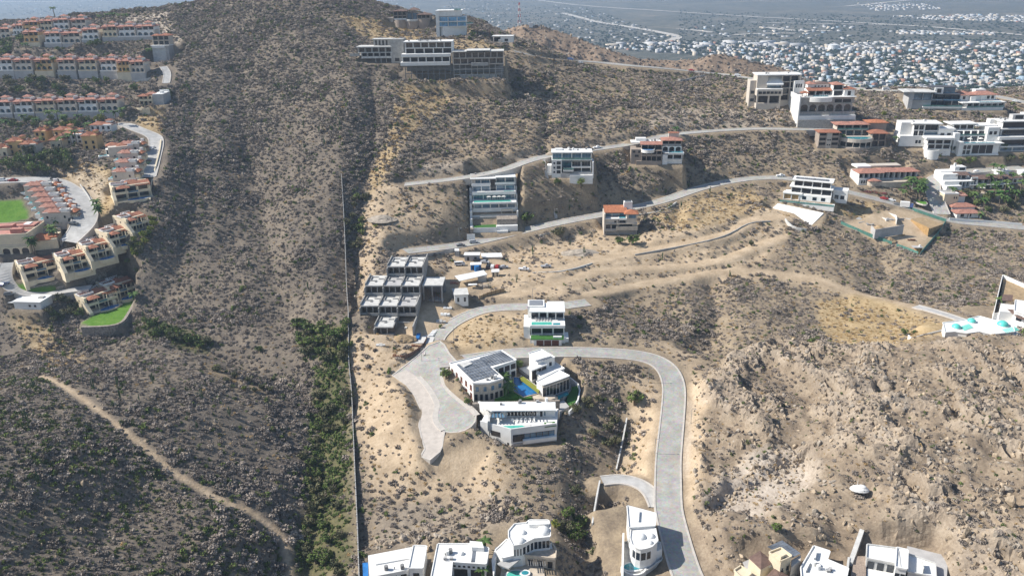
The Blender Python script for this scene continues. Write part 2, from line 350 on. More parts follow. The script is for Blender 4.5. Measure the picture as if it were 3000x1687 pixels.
def plot(pts, zpx, zpad, blend=2.5):
    P = np.array([at_z(a, b, zpx)[:2] for a, b in pts]); pad(P, lambda x, y: zpad+0*x, blend, drop=0.0, clear=.8)
plot([(1384,1180),(1392,1160),(1441,1079),(1512,1055),(1550,1034),(1625,1048),(1668,1104),(1640,1172)], 86.0, 84.0)
plot([(1625,1120),(1668,1104),(1692,1124),(1697,1142),(1690,1170),(1668,1200),(1628,1190)], 82.6, 80.5, 2)
plot([(1402,1238),(1497,1264),(1632,1247),(1637,1180),(1404,1178)], 84.0, 79.0, 2)
plot([(1402,1243),(1497,1268),(1632,1250),(1634,1262),(1497,1284),(1410,1252)], 84.0, 78.0, 3)
area('dig_site', [(2463,656),(2576,702),(2626,720),(2695,746),(2715,722),(2768,652),(2674,620),(2614,612),(2491,646)], 2, 'bare', clear=.3)
QUARRY = []
def cut(pts, front, blend=1.3, zn='rock', v=.9):
    P = np.array([hit(*p) for p in pts]); F = np.array([hit(*p) for p in front]); c = np.polyfit(F[:, 0], F[:, 2], 1)
    pad(P[:, :2], lambda x, y: np.polyval(c, x)-1.8, blend, drop=0.0, clear=.6)
    if zn: ZONE[zn][blur(inpoly(GX, GY, P[:, :2]).astype(float), 5) > .03] = v; QUARRY.append(inpoly(GX, GY, P[:, :2]))
cut([(2075,1500),(2150,1512),(2220,1512),(2310,1465),(2380,1400),(2362,1330),(2290,1362),(2200,1420),(2120,1455)], [(2080,1505),(2220,1512),(2310,1465),(2380,1400)], v=1.0)
q = SITE['ramp_house']; zt_ = q['o'][2]
bk = np.array([at_z(2275, 596, zt_-1.2), at_z(2417, 624, zt_-1.2), at_z(2380, 662, zt_-7.0), at_z(2240, 630, zt_-7.0)]); cb = plane_fit(bk)
pad(bk[:, :2], lambda x, y: cb[0]*x+cb[1]*y+cb[2]-.9, 4, drop=0.0)
# dug basin and banks for colour only: polygons in the photograph's frame laid onto the land
PXG, PYG = grid_px()
def zone(key, poly, v=1.0):
    ZONE[key][inpoly(PXG, PYG, poly)] = v
zone('bare', [(1010,985),(1200,960),(1280,1000),(1200,1050),(1140,1110),(1220,1180),(1220,1300),(1120,1340),(1060,1250),(1030,1100)], .85)
zone('bare', [(1300,1340),(1440,1330),(1440,1420),(1290,1430)], .8)
zone('bare', [(1080,600),(1200,560),(1360,540),(1370,600),(1250,700),(1190,720),(1090,700),(1060,650)], .45)
zone('bare', [(1200,745),(1380,720),(1560,690),(1750,660),(1780,720),(1600,800),(1450,860),(1280,870),(1290,800)], .6)
zone('gold', [(2390,880),(2500,860),(2610,885),(2780,950),(2740,990),(2560,1010),(2420,1000),(2400,940)], 1)
zone('bare', [(1880,690),(2100,620),(2250,600),(2300,660),(2200,730),(2000,760),(1880,740)], .7)
zone('gold', [(1900,640),(2060,560),(2200,540),(2260,600),(2160,640),(2000,680)], .7)
zone('gold', [(2430,580),(2560,590),(2600,600),(2500,640),(2400,620)], .9)
zone('bare', [(1850,1110),(1915,1130),(1910,1400),(1800,1400),(1830,1260)], .6)
zone('bare', [(2030,1140),(2070,1180),(2060,1420),(2010,1450),(2000,1300)], .7)
zone('rock', [(2010,1160),(2032,1180),(2020,1380),(2000,1440),(1996,1300)], .7)
zone('gold', [(1310,930),(1450,920),(1520,930),(1540,1000),(1400,1040),(1320,1030)], .5)
zone('rock', [(2060,1480),(2150,1390),(2200,1340),(2330,1310),(2370,1380),(2330,1440),(2200,1510),(2150,1490)], .95)
zone('gold', [(1160,250),(1300,240),(1330,300),(1200,400),(1130,520),(1080,560),(1070,470),(1140,400)], .8)
zone('gold', [(980,40),(1140,60),(1280,110),(1180,130),(1060,110)], .8)
zone('gold', [(1300,115),(1440,120),(1480,150),(1330,150)], .6)
zone('gold', [(160,480),(230,470),(330,500),(340,590),(300,640),(250,600),(200,540)], 1.0)
zone('rock', [(170,490),(240,480),(320,520),(310,600),(260,580)], .5)
zone('gold', [(380,320),(480,310),(480,400),(410,380)], .8)
zone('gold', [(0,910),(120,940),(180,1000),(260,1060),(150,1080),(60,1000)], .7)
zone('gold', [(560,1040),(700,1090),(820,1160),(800,1190),(640,1120)], .35)
zone('lush', [(400,930),(520,960),(640,990),(600,1020),(430,985)], .8)
zone('lush', [(880,960),(1020,960),(1020,1060),(960,1130),(930,1300),(900,1450),(870,1687),(960,1687),(1010,1400),(1020,1150),(960,1060),(880,1030)], 1.0)
zone('lush', [(920,1080),(1020,1060),(1032,1250),(1030,1500),(1040,1687),(850,1687),(890,1450),(900,1250)], .8)
zone('rock', [(420,50),(500,40),(520,130),(450,90),(350,90),(340,50)], .7)
zone('rock', [(490,60),(530,120),(520,160),(500,120)], 1)
zone('rock', [(1900,310),(2330,320),(2330,372),(1900,385)], .45)
zone('rock', [(1340,470),(1560,440),(1800,400),(1960,375),(1920,395),(1560,465),(1360,505),(1200,520),(1210,490)], .5)
for P_, v_ in (([(1062,560),(1130,520),(1190,560),(1240,640),(1200,740),(1110,760),(1050,900),(1040,780)], .75), ([(1400,800),(1560,700),(1760,660),(1800,700),(1870,700),(2060,650),(2280,600),(2330,640),(2300,720),(2160,800),(1900,830),(1700,870),(1500,870)], .8), ([(1060,1310),(1250,1345),(1420,1330),(1500,1360),(1480,1450),(1300,1490),(1080,1470)], .7), ([(1030,1000),(1160,1000),(1190,1100),(1225,1250),(1230,1340),(1120,1380),(1050,1300)], .9), ([(1850,1100),(1930,1120),(1940,1200),(1925,1400),(1810,1395),(1830,1260)], .8), ([(2005,1040),(2050,1060),(2075,1180),(2060,1440),(2020,1500),(2000,1350),(2015,1150)], .9), ([(1890,1000),(2000,1010),(2050,1060),(2000,1060),(1940,1030)], .8), ([(1310,900),(1520,915),(1545,1005),(1400,1045),(1310,1020)], .7), ([(1700,850),(1760,830),(2160,780),(2300,800),(2500,860),(2380,830),(2150,810),(1900,850)], .7)):
    zone('bare', P_, v_)
RIGHT_HILL = [(2030,1130),(2120,1060),(2260,1010),(2430,1010),(2600,1000),(2760,985),(3100,1000),(3400,1100),(3400,1900),(2120,1900),(2020,1600),(2010,1300)]
zone('rock', [(1100,1500),(1300,1450),(1500,1430),(1560,1520),(1450,1560),(1250,1600),(1100,1620)], .3)
mask_rh = blur(inpoly(PXG, PYG, RIGHT_HILL).astype(float), 20)
# ------------------------------------------------------------------ relief: gullies, knolls and rocky ground, kept off what has been levelled
keep = blur(np.maximum(ZONE['clear'], 0).clip(0, 1), 8); free = (1-keep).clip(0, 1)
ridged = 1-np.abs(2*fbm(GX, GY, 26, 4, 11)-1)
H = H+free*((fbm(GX, GY, 45, 4, 1)-.5)*5.0+(fbm(GX, GY, 9, 3, 5)-.5)*1.7)
rg2 = 1-np.abs(2*fbm(GX+.5*GY, GY, 13, 4, 21)-1)
H = H+free*mask_rh*((ridged-.6)*6.0+(rg2**2-.4)*3.2+(fbm(GX, GY, 4, 2, 31)-.5)*1.4)
rockm = blur(ZONE['rock'], 2); H = H+free*rockm*(fbm(GX, GY, 5, 3, 41)-.5)*2.6
spur = blur(inpoly(PXG, PYG, [(-300,1080),(120,1110),(450,1330),(840,1560),(840,1900),(-300,1900)]).astype(float), 12)
H = H+free*spur*(fbm(GX, GY, 6, 3, 51)-.5)*1.6
for q_ in QUARRY: ZONE['clear'][q_] = .1; H = H+q_*(fbm(GX, GY, 7, 3, 131)-.5)*1.8
def gully(pp, width, depth):
    global H
    L = smooth_line([hit(*p) for p in pp], step=2, n=1, zn=0); best = np.full(H.shape, 1e9)
    for p in L:
        i0, i1, j0, j1 = int(max(0, p[0]-width-X0)), int(min(NX, p[0]+width-X0+2)), int(max(0, p[1]-width-Y0)), int(min(NY, p[1]+width-Y0+2))
        if i0 >= i1 or j0 >= j1: continue
        b = best[j0:j1, i0:i1]; np.minimum(b, np.hypot(GX[j0:j1, i0:i1]-p[0], GY[j0:j1, i0:i1]-p[1]), out=b)
    wv = width*(.6+.8*fbm(GX, GY, 15, 3, 95)); H = H-free*depth*np.clip(1-best/wv, 0, 1)**1.3
gully([(1085,215),(1098,300),(1094,400),(1078,470),(1055,560),(1045,650),(1036,760),(1034,860)], 16, 7)
gully([(560,1000),(700,1050),(850,1115),(925,1200),(945,1330),(930,1450),(900,1600),(880,1720)], 14, 3.5)
gully([(1740,1190),(1830,1240),(1815,1320),(1780,1400),(1750,1480),(1715,1600),(1690,1720)], 13, 5)
gully([(2085,830),(2105,900),(2098,960),(2060,1010)], 11, 5)
gully([(1600,250),(1605,330),(1600,400),(1596,440)], 8, 3); gully([(1560,540),(1590,600),(1620,650)], 8, 3); gully([(1560,1230),(1680,1300),(1720,1340)], 8, 2)
gully([(2500,600),(2560,700),(2600,780),(2560,850)], 10, 2.5); gully([(1960,560),(1990,600),(1985,640)], 7, 3); gully([(700,200),(720,400),(760,600),(800,780),(850,950)], 14, 3); gully([(560,300),(570,450),(560,600),(520,750),(480,880)], 14, 3)
# rock ribs running down the right-hand hill
ca, sa_ = math.cos(.35), math.sin(.35); ux = GX*ca+GY*sa_; uy = -GX*sa_+GY*ca
rib = 1-np.abs(2*fbm(ux/1.0, uy/2.6, 11, 4, 111)-1); ribm = sstep(.78, .86, rib)*sstep(.36, .5, fbm(GX, GY, 40, 3, 117))
H = H+free*mask_rh*ribm*(1.0+3.2*fbm(GX, GY, 6, 2, 119)); ZONE['rib'] = ribm*mask_rh*(1-keep)
H = H+free*(mask_rh*.9+.3)*(np.abs(fbm(GX, GY, 3.2, 2, 121)-.5))*1.3
for k in ZONE: ZONE[k] = blur(ZONE[k], 0 if k == 'rib' else 1 if k in ('lawn', 'clear', 'path') else 14).clip(0, 1)
for k in ('bare', 'gold', 'rock', 'lush'): ZONE[k] = (ZONE[k]*sstep(.18, .62, ZONE[k]*.75+fbm(GX, GY, 14, 4, 91)*.55)).clip(0, 1)
ZONE['rock'] = np.maximum(ZONE['rock'], ZONE['rib']*.28); ZONE['bare'] = np.maximum(ZONE['bare'], ZONE['path']*.9)
# quarry cut: a scoop in the hillside
qc = hit(2230, 1420)
# ------------------------------------------------------------------ land beyond the fine grid
CREST = []
_cp = [(1410,112,930),(1470,92,930),(1500,80,920),(1540,72,910),(1590,76,905),(1640,92,900),(1690,110,895),(1740,130,885),(1800,150,875),(1870,170,870),(1950,176,865),(2040,174,860),(2085,160,850),(2125,160,850),(2170,172,845),(2230,184,840),(2290,198,835),(2330,212,830)]
CREST = [at_y(*c_) for c_ in _cp]
def hfar(x, y):
    ex = np.clip(x, X0, X1-1e-3); ey_ = np.clip(y, Y0, Y1-1e-3); z = hz(ex, ey_)
    dy = np.maximum(y-Y1, 0); dx = np.maximum(np.abs(x)-X1, 0)
    f = (1-sstep(0, 330, dy))*(1-sstep(0, 900, dx)); z = z*f
    sel = (y > Y1+40) & (y < 1120) & (np.abs(x) < 620)
    if np.any(sel):
        xs_, ys_ = np.asarray(x)[sel], np.asarray(y)[sel]; best = np.full(xs_.shape, -1e3)
        n1 = fbm(xs_, ys_, 55, 4, 61); n2 = 1-np.abs(2*fbm(xs_, ys_, 26, 4, 63)-1)
        for a, b in zip(CREST[:-1], CREST[1:]):
            e = b-a; t = np.clip(((xs_-a[0])*e[0]+(ys_-a[1])*e[1])/(e[0]**2+e[1]**2), 0, 1)
            dd = np.hypot(xs_-a[0]-t*e[0], ys_-a[1]-t*e[1]); best = np.maximum(best, a[2]+t*e[2]-dd*.9*(.6+.8*n1)+(n2-.6)*14*sstep(0, 25, dd))
        z = np.array(z, float); z[sel] = np.maximum(z[sel], np.where(best > 0, best, -1e3))
    m = sstep(5200, 9500, y)*sstep(-3000, 2500, x+.15*y)
    z = z+m*(fbm(x, y, 4200, 5, 71)**1.5)*230+sstep(6500, 12000, y)*(fbm(x, y, 3000, 4, 75))*70
    z = z+sstep(1200, 2000, y)*(fbm(x, y, 900, 3, 81)-.5)*16*sstep(1500, 2500, y)
    return z
def geom(a, s, g, end):
    o = []; v = a
    while v < end: v += s; s *= g; o.append(v)
    return o
xr = geom(X1, 3, 1.13, 32000); xs = np.r_[[-v for v in xr[::-1]], fx, xr]
ys = np.r_[np.arange(-400, 120, 26.0), fy, np.arange(Y1+3, 1010, 3.0), geom(1010, 5, 1.045, 60000)]
SX, SY = np.meshgrid(xs, ys)
SZ = hfar(SX, SY); ins = (SX >= X0) & (SX <= X1) & (SY >= Y0) & (SY <= Y1); SZ[ins] = hz(SX[ins], SY[ins])
ny_, nx_ = SX.shape
def zattr(k):
    a = np.zeros(SX.shape); a[ins] = hz(SX[ins], SY[ins], ZONE[k]); return a
co = np.stack([SX, SY, SZ], 2).reshape(-1, 3).astype(np.float32)
me = bpy.data.meshes.new('ground')
ii = np.arange(ny_*nx_).reshape(ny_, nx_); q = np.stack([ii[:-1, :-1], ii[:-1, 1:], ii[1:, 1:], ii[1:, :-1]], 2).reshape(-1, 4)
me.vertices.add(len(co)); me.vertices.foreach_set('co', co.ravel())
me.loops.add(q.size); me.loops.foreach_set('vertex_index', q.ravel().astype(np.int32))
me.polygons.add(len(q)); me.polygons.foreach_set('loop_start', np.arange(0, q.size, 4, dtype=np.int32)); me.polygons.foreach_set('loop_total', np.full(len(q), 4, np.int32))
sm_ = np.ones(SX.shape); sm_[ins] = 1-(hz(SX[ins], SY[ins], ZONE['rib']) > .12); me.polygons.foreach_set('use_smooth', (sm_[:-1, :-1] > .5).ravel())
far = sstep(1000, 1300, SY)+sstep(470, 700, np.abs(SX)-.0*SY)*sstep(500, 900, SY)
hillb = ((SY > Y1) & (SZ > 25)).astype(float)*(SY < 1300)
for nm, ch in (('zone_a', ('bare', 'gold', 'rock')), ('zone_b', ('lush', 'lawn', None))):
    at = me.color_attributes.new(nm, 'FLOAT_COLOR', 'POINT')
    a = np.ones((ny_*nx_, 4), np.float32)
    for c_, k in enumerate(ch): a[:, c_] = (zattr(k) if k else (SY > 1000).astype(float)*(1-hillb)).ravel()
    a[:, 3] = hillb.ravel() if nm == 'zone_a' else np.maximum(0, np.where(ins, 0, 0)).ravel()
    if nm == 'zone_b': b_ = np.zeros(SX.shape); b_[ins] = hz(SX[ins], SY[ins], mask_rh); a[:, 3] = b_.ravel()
    at.data.foreach_set('color', a.ravel())
me.update(calc_edges=True)
C = scene.collection
ground = bpy.data.objects.new('ground', me); C.objects.link(ground); ground['kind'] = 'structure'
# ------------------------------------------------------------------ materials
MATS = {}
def nodes_of(m):
    m.use_nodes = True; nt = m.node_tree; return nt, nt.nodes, nt.links, nt.nodes['Principled BSDF']
def mat(name, col, rough=.8, var=.12, scale=.6, bump=0.0, col2=None, spec=.3, metal=0.0, bscale=None, fine=None):
    if name in MATS: return MATS[name]
    m = bpy.data.materials.new(name); MATS[name] = m; nt, N, L, B = nodes_of(m)
    B.inputs['Roughness'].default_value = rough; B.inputs['Specular IOR Level'].default_value = spec; B.inputs['Metallic'].default_value = metal
    g = N.new('ShaderNodeNewGeometry'); n = N.new('ShaderNodeTexNoise'); n.inputs['Scale'].default_value = scale; n.inputs['Detail'].default_value = 5
    n.inputs['Roughness'].default_value = .65
    L.new(g.outputs['Position'], n.inputs['Vector'])
    r = N.new('ShaderNodeValToRGB'); L.new(n.outputs['Fac'], r.inputs['Fac'])
    c2 = col2 or tuple(c*(1-var*2) for c in col)
    r.color_ramp.elements[0].position = .3; r.color_ramp.elements[1].position = .68
    r.color_ramp.elements[0].color = (*c2, 1); r.color_ramp.elements[1].color = (*(min(.9, c*(1+var*.6)) for c in col), 1)
    L.new(r.outputs['Color'], B.inputs['Base Color'])
    if bump:
        b = N.new('ShaderNodeBump'); b.inputs['Strength'].default_value = bump; b.inputs['Distance'].default_value = .2
        n2 = N.new('ShaderNodeTexNoise'); n2.inputs['Scale'].default_value = bscale or scale*6; n2.inputs['Detail'].default_value = 4
        L.new(g.outputs['Position'], n2.inputs['Vector']); L.new(n2.outputs['Fac'], b.inputs['Height']); L.new(b.outputs['Normal'], B.inputs['Normal'])
    return m
WHITE = mat('white_stucco', (.78, .77, .74), .85, .07, .35)
RES = mat('resort_plaster', (.70, .62, .52), .85, .1, .4)
WALK = mat('pinkish_walkway', (.50, .45, .40), .9, .1, .5)
GLASSS = None
WARM = mat('cream_stucco', (.72, .62, .45), .85, .08, .4)
BEIGE = mat('beige_stucco', (.56, .50, .43), .85, .08, .4)
TAUPE = mat('taupe_stucco', (.36, .30, .25), .85, .1, .4)
OCHRE = mat('ochre_stucco', (.62, .42, .20), .85, .1, .4)
CONC = mat('concrete', (.40, .39, .37), .9, .18, .5, .2)
CONCL = mat('pale_concrete', (.60, .59, .56), .9, .14, .45, .15)
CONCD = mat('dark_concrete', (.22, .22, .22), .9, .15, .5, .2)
GREYP = mat('grey_plaster', (.46, .45, .44), .85, .1, .4)
DARKP = mat('charcoal_cladding', (.10, .10, .11), .7, .2, .8)
STONE = mat('stone_wall', (.36, .31, .26), .9, .3, 1.2, .8, bscale=1.6)
STONEG = mat('grey_stone_wall', (.40, .38, .35), .9, .2, 1.2, .6, bscale=1.8)
BRICKT = mat('travertine', (.58, .50, .40), .85, .15, .8, .2)
WOOD = mat('wood', (.20, .09, .05), .6, .25, 2.0)
PLY = mat('plywood', (.45, .29, .13), .75, .2, 1.0)
DECK = mat('deck_boards', (.38, .30, .24), .75, .2, 2.5)
METAL = mat('grey_metal', (.35, .36, .38), .45, .1, 1.0, metal=.4)
SHEET = mat('white_sheet_roof', (.80, .80, .78), .5, .06, .3)
FABRIC = mat('pale_canvas', (.75, .72, .66), .9, .1, .5)
TURF = mat('artificial_turf', (.05, .16, .03), .95, .2, 1.5, .3)
LAWN = mat('lawn_grass', (.10, .26, .03), .95, .3, .5, .4)
TURQ = mat('turquoise_tile', (.12, .60, .52), .35, .1, 1.0, spec=.5)
BLUEP = mat('blue_paint', (.03, .17, .45), .5, .15, 1.0)
RED = mat('red_brown_door', (.13, .05, .035), .6, .2, 1.0)
BLACK = mat('black_rubber', (.02, .02, .02), .7, .1, 2)
PINKR = mat('pink_roof_coating', (.50, .24, .19), .9, .16, .4)
DIRT = mat('earth', (.40, .29, .17), .95, .2, .7, .5)
ROCKM = mat('boulder_granite', (.42, .335, .24), .95, .25, .5, .7, bscale=2.2)
ROCKG = mat('boulder_grey', (.40, .345, .28), .95, .25, .5, .7, bscale=2.2)
GREENN = mat('green_netting', (.11, .27, .22), .85, .15, .6)
def tile_mat(name, a, b):
    m = mat(name, a, .8, .2, .9, .0, col2=b); nt, N, L, B = nodes_of(m)
    w = N.new('ShaderNodeTexWave'); w.inputs['Scale'].default_value = 1.3; w.inputs['Distortion'].default_value = 1.5; w.inputs['Detail'].default_value = 2
    g = N.new('ShaderNodeNewGeometry'); L.new(g.outputs['Position'], w.inputs['Vector'])
    bp = N.new('ShaderNodeBump'); bp.inputs['Strength'].default_value = .7; bp.inputs['Distance'].default_value = .15
    L.new(w.outputs['Fac'], bp.inputs['Height']); L.new(bp.outputs['Normal'], B.inputs['Normal']); return m
TILE = tile_mat('terracotta_tiles', (.40, .17, .10), (.24, .10, .065))
TILEP = tile_mat('pinkish_tiles', (.48, .24, .175), (.31, .145, .11))
TILEB = tile_mat('brown_tiles', (.20, .13, .105), (.13, .085, .07))
TILEO = tile_mat('orange_tiles', (.50, .20, .10), (.34, .12, .06))
def glass_mat(name, col, rough=.08, spec=.8):
    m = mat(name, col, rough, .3, .35, spec=spec); return m
GLASS = glass_mat('dark_window_glass', (.022, .030, .042), .12, .6)
GLASSB = glass_mat('sky_tinted_window_glass', (.10, .20, .29), .08, .9)  # blue of the reflected sky is mixed into the pane colour
GLASST = glass_mat('green_balustrade_glass', (.16, .33, .30), .1, .8)
GLASSS = glass_mat('painted_sky_glass', (.14, .36, .58), .1, .8)  # stronger sky reflection painted as a bright blue base colour
SOLAR = glass_mat('solar_cells', (.17, .19, .22), .3, .5)
VOID = mat('painted_interior_shade', (.07, .06, .055), .9, .3, .6)  # near-black colour stands in for shade behind openings and in panes
INT = mat('painted_room_shade', (.24, .19, .15), .9, .3, .8)  # brown tone carries the shade of open, unglazed rooms
def water_mat(name, col):
    m = mat(name, col, .06, .15, .8, spec=.7); nt, N, L, B = nodes_of(m)
    b = N.new('ShaderNodeBump'); b.inputs['Strength'].default_value = .12; n = N.new('ShaderNodeTexNoise'); n.inputs['Scale'].default_value = 2.5
    g = N.new('ShaderNodeNewGeometry'); L.new(g.outputs['Position'], n.inputs['Vector']); L.new(n.outputs['Fac'], b.inputs['Height']); L.new(b.outputs['Normal'], B.inputs['Normal']); return m
WATER = water_mat('pool_water_blue', (.02, .17, .42)); WATERG = water_mat('pool_water_green', (.10, .50, .40)); WATERT = water_mat('pool_water_teal', (.04, .28, .34))
def paint(name, col): return mat(name, col, .3, .05, 1.5, spec=.6)
CARCOL = [paint('white_car_paint', (.75, .75, .75)), paint('silver_car_paint', (.40, .41, .43)), paint('black_car_paint', (.02, .02, .025)), paint('blue_car_paint', (.06, .10, .22)), paint('red_car_paint', (.35, .03, .03)), paint('grey_car_paint', (.15, .16, .17)), paint('green_car_paint', (.10, .20, .10))]
def leaf_mat(name, a, b, sub=.0):
    m = bpy.data.materials.new(name); nt, N, L, B = nodes_of(m); MATS[name] = m
    o = N.new('ShaderNodeObjectInfo'); g = N.new('ShaderNodeNewGeometry')
    n = N.new('ShaderNodeTexNoise'); n.inputs['Scale'].default_value = .09; n.inputs['Detail'].default_value = 3; L.new(g.outputs['Position'], n.inputs['Vector'])
    ad = N.new('ShaderNodeMath'); ad.operation = 'ADD'; mu = N.new('ShaderNodeMath'); mu.operation = 'MULTIPLY'; mu.inputs[1].default_value = .5
    L.new(o.outputs['Random'], mu.inputs[0]); L.new(mu.outputs[0], ad.inputs[0])
    m2 = N.new('ShaderNodeMath'); m2.operation = 'MULTIPLY'; m2.inputs[1].default_value = .5
    L.new(n.outputs['Fac'], m2.inputs[0]); L.new(m2.outputs[0], ad.inputs[1])
    r = N.new('ShaderNodeValToRGB'); L.new(ad.outputs[0], r.inputs['Fac']); r.color_ramp.elements[0].position = .2; r.color_ramp.elements[1].position = .8
    r.color_ramp.elements[0].color = (*a, 1); r.color_ramp.elements[1].color = (*b, 1); L.new(r.outputs['Color'], B.inputs['Base Color'])
    B.inputs['Roughness'].default_value = .85; B.inputs['Specular IOR Level'].default_value = .15; return m
DRYLEAF = leaf_mat('dry_twigs', (.155, .135, .12), (.43, .365, .305))
DRYGOLD = leaf_mat('straw_grass', (.33, .22, .10), (.46, .33, .17))
OLIVE = leaf_mat('olive_leaves', (.10, .11, .06), (.19, .18, .10))
GREEN = leaf_mat('green_leaves', (.085, .14, .035), (.19, .25, .07))
BRIGHT = leaf_mat('yellow_green_leaves', (.16, .19, .03), (.28, .27, .05))
PALMG = leaf_mat('palm_fronds', (.05, .10, .03), (.11, .16, .05))
BARK = mat('bark', (.20, .16, .12), .95, .2, 3)
CACT = mat('cactus_skin', (.07, .11, .05), .8, .2, 3)
FLOWER = leaf_mat('bougainvillea', (.22, .02, .06), (.35, .04, .10))
# cobbles: pale grey setts with wear
def cobble():
    m = mat('cobble_paving', (.45, .44, .41), .85, .12, .25); nt, N, L, B = nodes_of(m)
    g = N.new('ShaderNodeNewGeometry'); v = N.new('ShaderNodeTexVoronoi'); v.inputs['Scale'].default_value = 1.6; L.new(g.outputs['Position'], v.inputs['Vector'])
    src = B.inputs['Base Color'].links[0].from_socket
    mx = N.new('ShaderNodeMixRGB'); mx.blend_type = 'MULTIPLY'; mx.inputs['Fac'].default_value = .22
    L.new(src, mx.inputs['Color1']); L.new(v.outputs['Color'], mx.inputs['Color2']); L.new(mx.outputs['Color'], B.inputs['Base Color'])
    n3 = N.new('ShaderNodeTexNoise'); n3.inputs['Scale'].default_value = .07; n3.inputs['Detail'].default_value = 6; L.new(g.outputs['Position'], n3.inputs['Vector'])
    m3 = N.new('ShaderNodeMixRGB'); m3.blend_type = 'MULTIPLY'; m3.inputs['Fac'].default_value = .5
    r3 = N.new('ShaderNodeValToRGB'); r3.color_ramp.elements[0].position = .35; r3.color_ramp.elements[0].color = (.80, .78, .74, 1); r3.color_ramp.elements[1].position = .6
    L.new(n3.outputs['Fac'], r3.inputs['Fac']); L.new(mx.outputs['Color'], m3.inputs['Color1']); L.new(r3.outputs['Color'], m3.inputs['Color2'])
    n4 = N.new('ShaderNodeTexNoise'); n4.inputs['Scale'].default_value = .16; n4.inputs['Detail'].default_value = 8; n4.inputs['Roughness'].default_value = .7; L.new(g.outputs['Position'], n4.inputs['Vector'])
    r4 = N.new('ShaderNodeValToRGB'); r4.color_ramp.elements[0].position = .52; r4.color_ramp.elements[0].color = (0, 0, 0, 1); r4.color_ramp.elements[1].position = .72; r4.color_ramp.elements[1].color = (.6, .6, .6, 1); L.new(n4.outputs['Fac'], r4.inputs['Fac'])
    m4 = N.new('ShaderNodeMixRGB'); m4.inputs['Color2'].default_value = (.40, .32, .22, 1); L.new(r4.outputs['Color'], m4.inputs['Fac']); L.new(m3.outputs['Color'], m4.inputs['Color1']); L.new(m4.outputs['Color'], B.inputs['Base Color'])
    return m
COB = cobble(); KERB = mat('kerb_stone', (.54, .50, .45), .9, .1, .6)
CPAVE = mat('drive_concrete', (.46, .45, .43), .9, .14, .3, .1)
